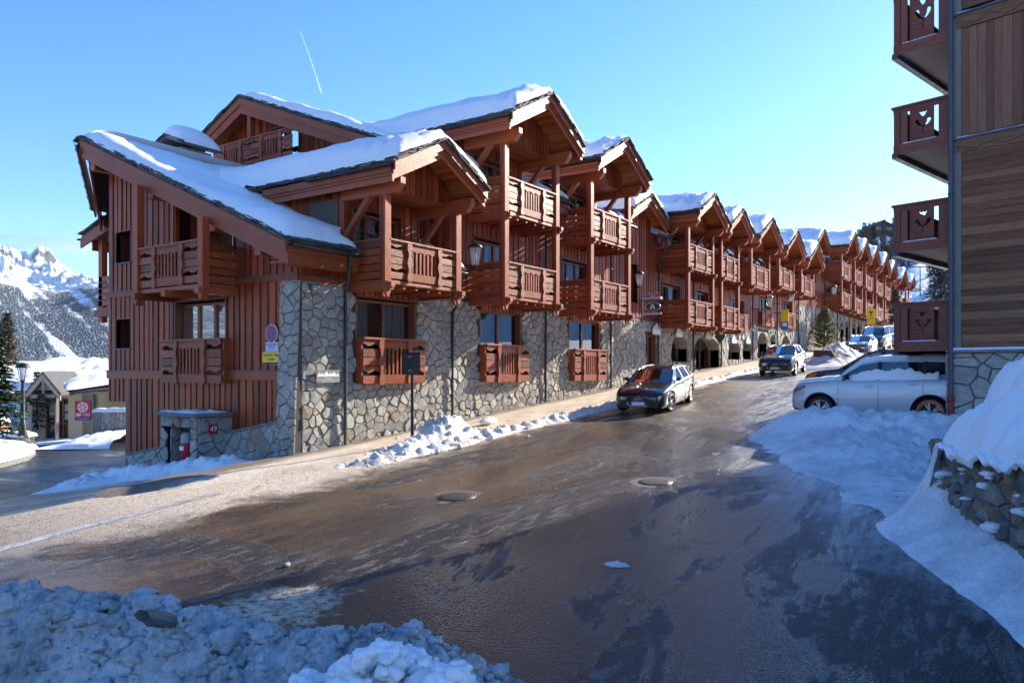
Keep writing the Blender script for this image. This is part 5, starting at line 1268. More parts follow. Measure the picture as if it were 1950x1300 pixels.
# ------------------------------------------------------------------ snow banks and heaps
def heightfield(name, mats, xs, ys, hf, label, cat, group=None, base=None, mi=None, chunks=None, eps=-.03):
    """a heap of snow as a sheet over the ground wherever hf > eps"""
    mb = MB(); base = base or zg
    H = {}
    def z(x, y): return base(x, y)+hf(x, y)
    sheet(mb, xs, ys, lambda s_, l: max(hf(s_-.04, l), hf(s_+.04, l), hf(s_, l-.04), hf(s_, l+.04)) > eps, lambda s_, l: base(s_, l)+max(-.22, hf(s_, l)))
    if chunks: chunks(mb)
    o = mb.build(name, mats, recalc=False); return tag(o, label, cat, group)
def gauss(d, w_): return math.exp(-(d/w_)**2)
def rock_noise(x, y, sc_, seed=0):
    d, _ = noise.voronoi(Vector((x*sc_, y*sc_, seed))); return d[0]
# bank on the right in front of the white car
WA = Vector((12.55, 1.10)); WB = Vector((8.2, -1.0)); wd = (WB-WA).normalized(); wnn = Vector((wd[1], -wd[0]))
if wnn[1] > 0: wnn = -wnn                       # points behind the wall, away from the road
def wpq(s_, l): v = Vector((s_, l))-WA; return v.dot(wd), v.dot(wnn)
def bank(s_, l):
    e = redge(s_)+.7*nz(s_*.7, l*.7, 7.0)+.25*nz(s_*2.5,l*2.5,6); f = smooth(.15, -1.0, l-e)
    h = f*(.035+.05*nz(s_*1.7, l*1.7, 3))*smooth(.2,-2.6,l-e)+.012*f
    crest = interp([(1.0,.50),(2.0,.60),(3.2,.60),(4.3,.72),(4.9,.62),(5.5,.45),(6.3,0)], l)
    cs = 20.35+.1*nz(l*1.3, 4)
    d = s_-cs
    h += crest*(gauss(d, 1.25) if d < 0 else gauss(d, .8))*smooth(-1.5, 1.2, l)*(1+.12*nz(s_*2, l*2, 9))
    h += .22*gauss(s_-17.6, 1.6)*gauss(l-3.2, 1.6)
    p, q = wpq(s_, l)
    h += 1.0*gauss(p+.15, .55)*smooth(-.45, .35, q)*smooth(4.0, 2.0, q)
    if -.8 < p: h += (.44+.16*smooth(1.2,-.4,p)+.06*nz(p*2,q*2))*gauss(min(0, q+.0), .75)*smooth(-.9, .4, p) if q < .3 else .40
    f2 = f*smooth(.2,-1.8,l-e); return h+f2*(.14*nz(s_*2.6, l*4.5, 1)+.10*nz(s_*7, l*9, 2)+.09*(.5-rock_noise(s_,l,7,3)))-.004-.12*smooth(-.15,.7,l-e)
def bank_m(mb): pass
heightfield('snow_bank', [M['snow_ice']], axis([(3,9,.14),(9,21.8,.11),(21.8,26,.3)]), axis([(-4,6.8,.11)]), bank, 'broad shaded snow bank on the right, rutted by the road, piled before the white car', 'snow bank')
# boulder retaining wall with a huge snow cap
o = empty('boulder_wall', (WA[0], WA[1], zg(*WA)), 'rough boulder retaining wall at the right edge under a huge cap of snow', 'wall')
mw = lambda a, z, d: (WA[0]+wd[0]*a-wnn[0]*d, WA[1]+wd[1]*a-wnn[1]*d, z)
mb = MB(); stones(mb, mw, None, -.05, 6.2, -3.0, -.98, size=.20, asp=1.3, depth=.10, gap=.004, seed=601, jit=.46, rough=2.4)
backing(mb, mw, 0, 6.2, -3.1, -1.12, [], .0, .6, 1); stones(mb, lambda a, z, d: (WA[0]+wnn[0]*a-wd[0]*d, WA[1]+wnn[1]*a-wd[1]*d, z), None, -.05, .9, -3.0, -1.05, size=.24, depth=.11, gap=.004, seed=602, rough=2.2)
mb.build('boulders', [M['stone_dark'], M['mortar']], o)
def capz(p, q):
    edge = -.07+.11*nz(p*2.3, 5)+.08*nz(p*7, 2)
    t = smooth(-.1, 1.15, q); pe = smooth(-.85, .75, p+.10*q)
    z = -.99+.05*nz(p*3,q*3,4)+pe*(.28*rnd_edge((q+.14)/.30)+.45*smooth(-.15,.6,q+.25*nz(p*.8,3))+.55*rnd_edge(max(0,(q-.45-.35*nz(p*.9,8)))/1.3))+.30*smooth(.3,3.0,p)*t
    return z+.12*nz(p*1.5,q*1.9,6)+.05*(.45-rock_noise(p,q,2.6,4))+.035*nz(p*5,q*5,6)+.012*nz(p*14,q*14,3)-1.75*(1-pe)
def capq(u, v):
    p = lerp(-.75,6.2,u); e = -.20+.05*nz(p*1.8,3)
    return e-.05*math.sin(v/.12*math.pi) if v < .12 else lerp(e, 3.6, ((v-.12)/.88)**1.5)
def drape(u, v, p):
    if v >= .12: return 0
    return (.07+.26*max(0, noise.noise(Vector((p*1.7,1,0)))+.02)+.16*max(0, noise.noise(Vector((p*5.5,4,0))))+.02*nz(p*13,2))*(1-v/.12)**.8
mb = MB()
mb.grid(lambda u, v: (lambda p, q: (WA[0]+wd[0]*p+wnn[0]*q, WA[1]+wd[1]*p+wnn[1]*q, capz(p,q)-drape(u,v,p)))(lerp(-.75,6.2,u), capq(u,v)), 260, 80, keep=lambda u, v: not (v < .125 and u < .12) and u > .055)
rnd = random.Random(8)
for k in range(22):                                # clumps of snow caught on the boulders
    a, z = rnd.uniform(.1,4.8), rnd.uniform(-2.0,-1.15); c = mw(a, z, .07+rnd.uniform(0,.06)); mb.ball(c, rnd.uniform(.025,.10), 0, k, .7, (1.5,1.3,.45))
mb.build('snow_cap', M['snow'], o, recalc=False)
# foreground heap of ploughed snow: blocks and crumbs
def crest(px, py, Y): 
    t = (px-CX)/F; s_, l_ = cw(t*Y, Y); return s_, l_, Y*(HY-py)/F
CR = [crest(-120,1105,5.6), crest(0,1118,5.5), crest(115,1105,5.45), crest(200,1132,5.35), crest(290,1152,5.25), crest(360,1166,5.2), crest(440,1184,5.1), crest(560,1195,4.95), crest(640,1196,4.85), crest(735,1206,4.75), crest(800,1232,4.65), crest(862,1262,4.55), crest(905,1310,4.5)]
def along(s_, l):
    best = (9, 0, 0)
    for a, b in zip(CR, CR[1:]):
        d = Vector((b[0]-a[0], b[1]-a[1])); v = Vector((s_-a[0], l-a[1])); t = max(0, min(1, v.dot(d)/d.dot(d)))
        w_ = v-d*t; q = w_.length; side = d[0]*w_[1]-d[1]*w_[0]
        if q < best[0]: best = (q, lerp(a[2], b[2], t), side)
    return best
def fheap(s_, l):
    q, z, side = along(s_, l); X = ST*s_-CT*l; Y = CT*s_+ST*l
    top = z-zg(s_, l)
    far = side > 0 if False else (Y > 5.0+.0*X)
    f = gauss(q, .75) if side*1 < 0 else max(gauss(q, 1.1), 0)
    h = top*f
    n = .10*nz(s_*2.2,l*2.2,1)+.07*nz(s_*6,l*6,2)
    wx, wy = s_+.06*nz(s_*5,l*5,8), l+.06*nz(s_*5,l*5,9); v = rock_noise(wx,wy,6.5,1); n += .10*(.42-v); v2 = rock_noise(wx,wy,14,2); n += .07*(.42-v2); v3 = rock_noise(wx,wy,30,3); n += .028*(.42-v3)
    return h+n*min(1, h*2.2)-.05
rnd = random.Random(5)
def fchunks(mb):
    for k in range(5200):
        X = rnd.uniform(-4.4, .35); Y = rnd.uniform(3.1, 6.1); s_, l = cw(X, Y); h = fheap(s_, l)
        if h < .02: continue
        r = .008+.034*rnd.random()**2.4
        if rnd.random() < .03: r *= 1.7
        q = Vector((rnd.uniform(.7,1.4),rnd.uniform(.7,1.4),rnd.uniform(.6,1.0)))
        mb.ball((s_, l, zg(s_,l)+h+r*.15), r, 1 if rnd.random() < .04 and r < .02 else 0, k, .95, q)
    for k in range(150):
        X = rnd.uniform(-4.2, .15); Y = rnd.uniform(3.4, 5.9); s_, l = cw(X, Y); h = fheap(s_, l)
        if h < .25: continue
        r = rnd.uniform(.045,.085)*(1.5 if rnd.random() < .12 else 1)
        mb.block((s_, l, zg(s_,l)+h+r*.12), r, 0, k+3, (rnd.uniform(.9,1.4),rnd.uniform(.9,1.4),rnd.uniform(.7,1.0)))
    # tilted slabs of frozen snow
    for (px, py, Y, a, b, c, rz_, m) in ((312,1180,5.0,.24,.07,.05,-.35,1),):
        s_, l, z = crest(px, py, Y); Mx = Matrix.Rotation(rz_+TH, 3, 'Z') @ Matrix.Rotation(.42, 3, 'Y')
        v = []
        for p in ICO_V:
            e = Vector([math.copysign(abs(x)**.75, x) for x in p]); e = Vector((e[0]*a,e[1]*b,e[2]*c))*(1+.45*noise.noise(Vector(p)*2.2+Vector((px,0,0)))); v.append(Vector((s_,l,z))+Mx @ e)
        mb.add(v, ICO_F, m)
heightfield('snow_heap', [M['snow_heap'], plain('grimy ice', (.10,.10,.105), .45)], axis([(-1,6.6,.028)]), axis([(1.6,8.6,.028)]), fheap, 'big ploughed heap of lumpy grimy snow in the left foreground', 'snow heap', 'ploughed snow heaps', chunks=fchunks)
# cleaner lumps at the right end of the foreground heap
rnd = random.Random(17); mb = MB()
for k in range(420):
    px = rnd.uniform(560, 890); Y = rnd.uniform(3.6, 4.6); top = interp([(560,1290),(640,1262),(700,1225),(735,1212),(770,1232),(830,1250),(900,1290)], px)
    s_, l, z = crest(px, top+rnd.uniform(0,120)**1.0, Y); r = rnd.uniform(.02,.075)*(.7 if rnd.random() < .6 else 1.15)
    (mb.block if r > .05 else mb.ball)((s_,l,z-r*.6), r, 0, k+50, **(dict(sq=(1.1,1.1,.85)) if r > .05 else dict(rough=.8, sq=(1.1,1.1,.85))))
tag(mb.build('snow_heap', M['snow'], recalc=False), 'clean white lumps of snow at the right end of the grimy foreground heap', 'snow heap', 'ploughed snow heaps')
# sandy heap round the road sign post
def sheap(s_, l):
    c = gauss((s_-16.3)/1.0, .95)*gauss(l-13.35, .52)*.74 + gauss(s_-14.6, 1.3)*gauss(l-13.1, .42)*.34 + gauss(s_-18.2, 1.5)*gauss(l-12.85, .35)*.2
    n = .16*nz(s_*2.4,l*2.4,3)+.10*(.5-rock_noise(s_,l,5,4))+.05*(.5-rock_noise(s_,l,12,5))
    return c*(1+n*1.6)+n*.35*min(1,c*4)-.05
def schunks(mb):
    r_ = random.Random(6)
    for k in range(160):
        s_, l = r_.uniform(12.6,20), 13.1+r_.gauss(0,.5); h = max(0, sheap(s_, l)); r = .015+.07*r_.random()**3
        mb.ball((s_,l,pz(s_,l)*0+max(zg(s_,l)+.04, zg(s_,l)+h)+r*.2), r, 0, k, .6)
    for (s_, l) in ((19.2,13.9),(18.9,13.75)):
        mb.ball((s_,l,zg(s_,l)+.2), .2, 0, int(s_*9), .4, (1.9,.6,.5))
heightfield('snow_heap', [M['snow_tan']], axis([(11.5,20,.06)]), axis([(11.9,14.6,.06)]), sheap, 'sandy sunlit heap of snow at the foot of the black sign post', 'snow heap', 'ploughed snow heaps', chunks=schunks)
# ridge of lumps along the kerb
def ridge(s_, l):
    c = gauss(l-pave_l0(s_)-.05-.12*nz(s_*.8,3), .30)*(.16+.10*nz(s_*1.1,9))*smooth(11,14,s_)
    return c*(1+.9*nz(s_*4,l*4,2))+.05*(.5-rock_noise(s_,l,7,6))*min(1,c*9)-.03
heightfield('snow_ridge', [M['snow_tan']], axis([(10,30,.08),(30,62,.2)]), axis([(11.7,13.4,.08)]), ridge, 'low crumbly ridge of sandy snow along the kerb of the pavement', 'snow ridge')
# shaded snow along the plinth of the corner chalet
def pl_s(s_, l):
    c = gauss(s_-11.75-.02*(l-16), .50)*.36*smooth(15.2,17,l)*smooth(24.8,22.5,l)+gauss(s_-11.0, .6)*.25*gauss(l-22.5,1.3)
    n = .25*nz(s_*2.5,l*2.5,3)+.25*(.5-rock_noise(s_,l,6,7)); return c*(1+n)+n*.2*min(1,c*5)-.03
heightfield('snow_ridge', [M['snow']], axis([(9.6,13.2,.06)]), axis([(14.8,25,.07)]), pl_s, 'blue-shaded ridge of lumpy snow along the stone plinth of the corner chalet', 'snow ridge')
# small stone lying on the asphalt
s_, l_ = ground_pt(545, 1079); mb = MB(); mb.ball((s_,l_,rz(s_,l_)+.02), .05, 0, 3, .6, (1.3,.9,.7)); tag(mb.build('stone_lump', M['cap']), 'small pale lump of stone lying alone on the sunlit asphalt', 'stone')
s_, l_ = ground_pt(1176, 1076); mb = MB(); mb.grid(lambda u, v: (s_+(u-.5)*.42, l_+(v-.5)*.5, rz(s_+(u-.5)*.42,l_+(v-.5)*.5)+.002+.006*rnd_edge(min(u,1-u,v,1-v)*3)*(1+nz(u*5,v*5))), 12, 12, keep=lambda u, v: math.hypot(u-.5,v-.5)+.12*nz(u*6,v*6) < .30); tag(mb.build('snow_patch', M['snow_tan'], recalc=False), 'small dirty white patch of snow in the middle of the shaded wet asphalt', 'snow patch')
# planter mound up the street
PL = ground_pt(1590, 690)
def pm(s_, l):
    c = gauss((s_-PL[0]-1.0)/2.9,1)*gauss((l-PL[1]-.1)/1.35,1)*1.15+gauss((s_-PL[0]-6)/2.6,1)*gauss((l-PL[1]-.9)/1.0,1)*.8
    n = .3*nz(s_*1.6,l*1.6,3)+.3*(.5-rock_noise(s_,l,3,8)); return c*(1+n*.6)+n*.25*min(1,c*4)-.05
heightfield('snow_heap', [M['snow_tan']], axis([(PL[0]-6,PL[0]+13,.16)]), axis([(PL[1]-3.2,PL[1]+4,.16)]), pm, 'dirty heap of snow over a planter, below the bushy pine', 'snow heap', 'ploughed snow heaps')
mb = MB(); mb.box(PL[0]-1.5,PL[0]-1.3,PL[1]-.3,PL[1]+.95,zs(PL[0])+.35,zs(PL[0])+.72); mb.box(PL[0]-1.3,PL[0]+.8,PL[1]-.3,PL[1]-.2,zs(PL[0])+.35,zs(PL[0])+.72); tag(mb.build('planter_box', plain('brown planter boards', (.09,.06,.045), .8), bevel=.01), 'dark wooden planter box half buried in the dirty snow heap up the street', 'planter')
# ------------------------------------------------------------------ cars
def paint(name, col, rough=.28, metal=.35, coat=1.0):
    g = G(name, col, rough, metal); g.b.inputs['Coat Weight'].default_value = coat; g.b.inputs['Coat Roughness'].default_value = .04
    return g.done(None, g.ramp(g.noise(5), [(.3,rough*.9),(.75,rough*1.5)]))
P_black = paint('black car paint', (.008,.009,.012)); P_navy = paint('dark blue car paint', (.010,.016,.030)); P_white = paint('white car paint', (.52,.55,.58), .3, .15)
P_grey = paint('grey car paint', (.045,.05,.055)); P_silver = paint('silver car paint', (.30,.32,.34), .3, .5)
rubber = plain('tyre rubber', (.012,.012,.013), .75); chrome = plain('chrome trim', (.6,.6,.6), .15, 1.0); dark = plain('black plastic', (.012,.012,.014), .55); lamp_m = plain('headlamp lens', (.32,.36,.40), .08, .6); seat = plain('seat cloth', (.03,.028,.026), .9)
alloy = plain('alloy rim', (.42,.43,.44), .3, .85); amber = plain('amber lens', (.75,.16,.01), .25)
SPEC = {
 'estate': dict(L=4.70,W=1.83,H=1.43,wb=2.81,fo=.88,r=.33,sill=.20,belt=[(0,.60),(.12,.70),(.5,.80),(1.35,.93),(2.4,.96),(4.2,1.02),(4.6,1.0),(4.7,.72)],roof=[(1.20,.92),(2.10,1.36),(2.6,1.43),(3.6,1.41),(4.15,1.36),(4.62,1.0)],wst=2.10,rt=4.15,bp=[2.72,3.62]),
 'crossover': dict(L=4.20,W=1.80,H=1.51,wb=2.60,fo=.84,r=.345,sill=.26,belt=[(0,.70),(.1,.84),(.4,.93),(1.15,1.03),(2.2,1.06),(3.7,1.12),(4.1,1.08),(4.2,.8)],roof=[(1.02,1.02),(1.85,1.45),(2.3,1.51),(3.2,1.48),(3.65,1.42),(4.12,1.08)],wst=1.85,rt=3.62,bp=[2.4,3.3]),
 'suv': dict(L=4.60,W=1.90,H=1.73,wb=2.70,fo=.88,r=.375,sill=.34,belt=[(0,.80),(.08,.95),(.35,1.06),(1.2,1.15),(2.2,1.17),(4.1,1.22),(4.5,1.2),(4.6,.9)],roof=[(1.08,1.14),(1.85,1.64),(2.3,1.72),(3.6,1.73),(4.25,1.68),(4.55,1.2)],wst=1.88,rt=4.25,bp=[2.35,3.42]),
 'van': dict(L=4.90,W=1.92,H=1.95,wb=3.00,fo=.91,r=.345,sill=.26,belt=[(0,.78),(.08,.98),(.3,1.06),(.85,1.18),(2.0,1.2),(4.7,1.22),(4.85,1.2),(4.9,.8)],roof=[(.72,1.16),(1.45,1.80),(1.9,1.93),(3,1.95),(4.6,1.93),(4.87,1.2)],wst=1.5,rt=4.6,bp=[1.95,3.2]),
 'saloon': dict(L=4.45,W=1.80,H=1.43,wb=2.65,fo=.85,r=.32,sill=.2,belt=[(0,.6),(.1,.7),(.45,.8),(1.25,.94),(2.2,.97),(3.9,1.03),(4.35,1.0),(4.45,.7)],roof=[(1.1,.93),(1.95,1.36),(2.4,1.43),(3.1,1.42),(3.55,1.36),(4.2,1.03)],wst=1.95,rt=3.5,bp=[2.45,3.3]),
}
def car(kind, loc, head, mat, label, cat, pz_=None, z=None, group='cars on the street', steer=0, rings=False, snow=None, ring_col=None, plate=True, wipers=False, amb=False, tilt=True):
    S = SPEC[kind]; Ln,W,wb,fo,r,sill = S['L'],S['W'],S['wb'],S['fo'],S['r'],S['sill']; hw = W/2; xf = wb/2+fo
    ax = (fo, fo+wb)
    z = zg(*loc) if z is None else z
    root = empty('parked_car' if cat != 'van' else 'parked_van', (loc[0],loc[1],z), label, cat, group, head)
    hd = (math.cos(head), math.sin(head)); sl = (zg(loc[0]+hd[0],loc[1]+hd[1])-zg(loc[0]-hd[0],loc[1]-hd[1]))/2 if tilt else 0
    root.rotation_euler = (0, -math.atan(sl), head)
    bl = lambda u: interp(S['belt'], u); rf = lambda u: interp(S['roof'], u)
    plan = [(0,.70),(.05,.80),(.16,.89),(.4,.955),(.8,1.0),(Ln-.9,1.0),(Ln-.3,.95),(Ln-.08,.87),(Ln,.78)]
    wd_ = lambda u: hw*interp(plan, u)
    def zb_(u):
        b = sill+(.04 if u < .3 or u > Ln-.3 else 0)
        for a in ax:
            d = abs(u-a); R_ = r+.075
            if d < R_: b = max(b, r+math.sqrt(max(0,R_*R_-d*d)))
        return b
    us = sorted(set([round(Ln*k/40,3) for k in range(41)]+[.03,.08,.14,Ln-.03,Ln-.1]+[round(a+(r+.075)*q,4) for a in ax for q in (-1.001,-.999,-.97,-.9,-.78,-.6,-.35,0,.35,.6,.78,.9,.97,.999,1.001)]))
    V = [(0,.92),(.12,.965),(.30,.99),(.55,1.0),(.72,.985),(.86,.975),(.96,.945),(1.0,.91)]
    def side(u, v, sg, off=0.0):
        b, t = zb_(u), bl(u); zz_ = b+(t-b)*v; vv = (zz_-sill)/(t-sill)
        y = wd_(u)*interp(V, vv)
        if .50 < vv < .60: y += .006
        return (xf-u, sg*(y+off), zz_)
    mb = MB(); rows = [0,.08,.2,.35,.5,.6,.7,.8,.9,.96,1.0]; nr = len(rows); top = [.82,.5,0]
    for sg in (1,-1):
        vs = []; 
        for u in us:
            vs += [side(u, v, sg) for v in rows]; e = side(u, 1, sg)
            cr = .045 if .2 < u < Ln-.2 else .02
            vs += [(e[0], e[1]*q, e[2]+cr*(1-q*q)) for q in top]
        n = nr+len(top); fs = [(i*n+k, (i+1)*n+k, (i+1)*n+k+1, i*n+k+1) for i in range(len(us)-1) for k in range(n-1)]
        mb.add(vs, fs, 0, True)
        for i in (0, len(us)-1):                       # nose and tail caps
            u = us[i]; q = [side(u, v, sg) for v in rows]+[(xf-u, 0, bl(u)+.02),(xf-u, 0, zb_(u))]; mb.add(q, [tuple(range(len(q)))])
    body = mb.build('body', mat, root, world=False, angle=38)
    mb = MB(); mb.box(xf-Ln+.12, xf-.12, -hw*.84, hw*.84, sill+.0, .62); mb.build('underbody', dark, root, world=False)
    # greenhouse
    ru = [S['roof'][0][0]+(S['roof'][-1][0]-S['roof'][0][0])*k/26 for k in range(27)]; ru = sorted(set(ru+[S['wst'], S['rt']]))
    def ghp(u, t):                                      # t 0 belt, 1 gutter, 2 roof centre
        e = hw*.90*interp([(0,.9),(S['roof'][0][0],.93),(S['roof'][0][0]+.8,1.0),(Ln-.9,1.0),(Ln,.84)], u); wr = hw*(.74 if kind in ('suv','van') else .68)*interp([(S['roof'][0][0],1.12),(S['wst'],1.0),(S['rt'],.97),(Ln,1.1)], u)
        zt_ = rf(u); zl = min(bl(u)-.01, zt_)
        if t <= 1: return (xf-u, lerp(e, min(e,wr), t), lerp(zl, max(zl, zt_-.055), t))
        return (xf-u, min(e,wr)*(2-t), max(zl, zt_-.055)+.055*(1-(2-t)**2)*(1 if zt_ > bl(u)+.1 else .5))
    gl = MB(); rfm = MB()
    for sg in (1,-1):
        T_ = [0,.5,1]; vs = [(p[0], sg*p[1], p[2]) for u in ru for p in [ghp(u,t) for t in T_]]
        gl.add(vs, [(3*i+k, 3*i+3+k, 3*i+4+k, 3*i+1+k) for i in range(len(ru)-1) for k in range(2)], 0, True)
        T_ = [1,1.25,1.6,2]
        for i in range(len(ru)-1):
            vs = [(p[0], sg*p[1], p[2]) for u in ru[i:i+2] for p in [ghp(u,t) for t in T_]]
            tgt = rfm if S['wst']-.001 <= ru[i] < S['rt']-.001 else gl
            tgt.add(vs, [(k, 4+k, 5+k, 1+k) for k in range(3)], 0, True)
    gl.build('windows', M['glass_car'], root, world=False, recalc=False)
    for sg in (1,-1):                                   # pillars and cant rails
        A = [Vector(ghp(u, t)) for u, t in ((S['roof'][0][0]+.05,.1),(S['wst'],1.02))]
        L_ = lambda p: Vector((p[0], sg*p[1], p[2]))
        rfm.bar(L_(A[0]), L_(A[1]), .085, .05)
        for u, wd2, m in ((S['bp'][0],.10,1),(S['bp'][1],.10,1)):
            rfm.bar(L_(Vector(ghp(u,0))+Vector((0,.004,0))), L_(Vector(ghp(u,1))+Vector((0,.004,0))), .03, wd2, (1,0,0), m)
        cr = [L_(Vector(ghp(u,1))) for u in ru if S['wst']-.05 <= u <= S['rt']+.05]
        rfm.tube(cr, .035, 6)
        ud = S['rt']; q = [ghp(ud-.28,1), ghp(ud+.1,1), ghp(min(ud+.42, S['roof'][-1][0]-.02),0), ghp(ud-.02,0)]
        rfm.add([(p[0], sg*(p[1]+.008), p[2]) for p in q], [(0,1,2,3)])
        if kind in ('estate','crossover'): rfm.tube([L_(Vector(ghp(lerp(S['wst']+.25,S['rt']-.1,k/8),1.12))+Vector((0,0,.035 if 0 < k < 8 else 0))) for k in range(9)], .014, 6, 2)
    rfm.build('roof', [mat, dark, chrome], root, world=False, recalc=True)
    mb = MB(); uc = S['roof'][0][0]+.55
    mb.box(xf-S['rt']-.1, xf-uc+.2, -hw*.8, hw*.8, bl(2)-.02+.06, bl(2)+.065)
    for ys_ in (-.38,.38):
        for us_ in (uc+.55, uc+1.45): mb.box(xf-us_-.06, xf-us_+.06, ys_-.22, ys_+.22, bl(2)-.05, bl(2)+.16); mb.box(xf-us_-.05, xf-us_+.04, ys_-.11, ys_+.11, bl(2)+.14, min(rf(us_)-.12, bl(2)+.34))
    mb.build('seats', seat, root, world=False, bevel=.02)
    # wheels
    for k, u in enumerate(ax):
        for sg in (1,-1):
            tw = .215; yc = sg*(hw-.02-tw/2); wh = empty('wheel', (xf-u, yc, r), None, None); wh.parent = root
            if k == 0: wh.rotation_euler = (0,0,steer)
            mb = MB(); prof = [(r*.70,-tw/2+.01),(r*.80,-tw/2),(r*.95,-tw/2+.015),(r,-tw/2+.05),(r,tw/2-.05),(r*.95,tw/2-.015),(r*.80,tw/2),(r*.70,tw/2-.01)]
            mb.lathe(prof, (0,0,0), 30, 0, 'y'); mb.build('tyre', rubber, wh, world=False)
            mb = MB(); mb.lathe([(r*.71,-tw/2+.02),(r*.71,tw/2-.01),(r*.66,tw/2-.005),(r*.64,tw/2-.04)], (0,0,0), 30, 0, 'y') if sg > 0 else mb.lathe([(r*.71,tw/2-.02),(r*.71,-tw/2+.01),(r*.66,-tw/2+.005),(r*.64,-tw/2+.04)], (0,0,0), 30, 0, 'y')
            yo = sg*(tw/2-.03)
            for q in range(10):
                a = (q//2)*2*math.pi/5+(.16 if q % 2 else -.16); b = (q//2)*2*math.pi/5+(.05 if q % 2 else -.05)
                mb.bar((r*.10*math.cos(b), yo, r*.10*math.sin(b)), (r*.67*math.cos(a), yo, r*.67*math.sin(a)), .028, .03, (0,1,0))
            mb.lathe([(r*.18,yo-.02),(r*.18,yo+.015*sg+.0),(.001,yo+.02*sg)], (0,0,0), 14, 0, 'y')
            mb.lathe([(.001,yo-sg*.06),(r*.69,yo-sg*.06)], (0,0,0), 20, 1, 'y')
            mb.build('rim', [alloy, dark], wh, world=False)
            if ring_col and k == 1:
                mb = MB(); mb.lathe([(r*.72,yo+sg*.035),(r*.74,yo+sg*.05),(r*.86,yo+sg*.045),(r*.87,yo+sg*.03)], (0,0,0), 40, 0, 'y'); mb.build('tyre_band', ring_col, wh, world=False)
    # wheel-arch lips, door gaps, handles, mirrors
    for sg in (1,-1):
        mb = MB()
        for a in ax:
            R_ = r+.075; pts = []
            for q in range(15):
                an = math.pi*(.04+.92*q/14); u = a-R_*math.cos(an); p = side(u, .0, sg, .006); pts.append(p)
            mb.tube(pts, .022 if kind in ('suv','crossover') else .010, 6)
        mb.build('arch_trim', dark if kind in ('suv','crossover') else mat, body, world=False)
        mb = MB()
        for u in (S['roof'][0][0]+.28, S['bp'][0]+.02, S['bp'][1]-.0):
            pts = [side(u, v, sg, .002) for v in (.06,.2,.4,.6,.8,1.0)] if zb_(u) < sill+.1 else [side(u, v, sg, .002) for v in (.1,.4,.7,1.0)]
            mb.tube(pts, .005, 4)
        mb.build('door_gap', dark, body, world=False)
        for u in (S['bp'][0]-.22, S['bp'][1]-.25):
            p = side(u, .83, sg, .02); mb = MB(); mb.box(p[0]-.09,p[0]+.09,p[1]-.015,p[1]+.015,p[2]-.018,p[2]+.018); mb.build('door_handle', mat, body, world=False, bevel=.008)
        u = S['roof'][0][0]+.52; p = ghp(u, .06); mb = MB(); mb.ball((p[0], sg*(p[1]+.13), p[2]+.09), .10, 0, 2, .1, (.55,1.05,.72)); mb.bar((p[0],sg*(p[1]-.02),p[2]+.01),(p[0],sg*(p[1]+.10),p[2]+.06),.05,.03); mb.build('mirror', mat if kind != 'suv' else dark, root, world=False)
        # headlamps wrap the front corner
        hl = MB(); n = 8; vs = []
        for q in range(n+1):
            u = lerp(.015,.46,(q/n)**1.4); b = lerp(.70,.80,q/n); t = lerp(.90,.925,q/n); vs += [side(u,b,sg,.006), side(u,t,sg,.006)]
        hl.add(vs, [(2*i,2*i+2,2*i+3,2*i+1) for i in range(n)], 0, True); w0 = wd_(0); zt_ = bl(0)
        hl.add([(xf+.006, sg*w0*.93, zt_*.80), (xf+.006, sg*w0*.93, zt_*.965), (xf+.006, sg*w0*.62, zt_*.93), (xf+.006, sg*w0*.66, zt_*.83)], [(0,1,2,3)])
        hl.build('headlight', amber if amb else lamp_m, root, world=False, recalc=False)
        vs = []; tl = MB()
        for q in range(6):
            u = lerp(Ln-.02,Ln-.34,q/5); vs += [side(u,.74,sg,.006), side(u,.93,sg,.006)]
        tl.add(vs, [(2*i,2*i+2,2*i+3,2*i+1) for i in range(5)], 0, True); tl.build('tail_light', plain('red lens', (.25,.01,.01), .2), root, world=False, recalc=False)
        mb = MB(); mb.lathe([(.001,.012),(.05,.012),(.055,0)], (0,0,0), 10); 
    # grille, intake, plate, emblem
    w0 = wd_(0); zt_ = bl(0); x = xf+.004
    G0 = [( .44*w0*1.25, zt_*.93),( .46*w0*1.25, zt_*.62),( .33*w0*1.25, zt_*.44),(-.33*w0*1.25, zt_*.44),(-.46*w0*1.25, zt_*.62),(-.44*w0*1.25, zt_*.93)]
    mb = MB(); mb.add([(x, a, b) for a, b in G0], [tuple(range(6))])
    for k in range(6):
        zz_ = lerp(zt_*.50, zt_*.90, k/5); mb.box(x, x+.012, -.5*w0, .5*w0, zz_-.006, zz_+.006)
    gr = mb.build('grille', dark, root, world=False, recalc=False)
    mb = MB(); pts = [(x+.012, a, b) for a, b in G0]; mb.tube(pts+[pts[0]], .014, 6); mb.build('grille_frame', chrome, gr, world=False)
    if rings:
        mb = MB()
        for k in (-1.5,-.5,.5,1.5):
            c = (x+.03, k*.072, zt_*.84); mb.tube([(c[0], c[1]+.045*math.cos(a*math.pi/8), c[2]+.045*math.sin(a*math.pi/8)) for a in range(17)], .007, 6)
        mb.build('ring_emblem', chrome, gr, world=False)
    mb = MB(); mb.box(x-.02, x+.012, -w0*.86, w0*.86, sill+.06, sill+.14); mb.box(x-.02,x+.01,w0*.62,w0*.92,sill+.15,sill+.26); mb.box(x-.02,x+.01,-w0*.92,-w0*.62,sill+.15,sill+.26); mb.build('lower_intake', dark, root, world=False)
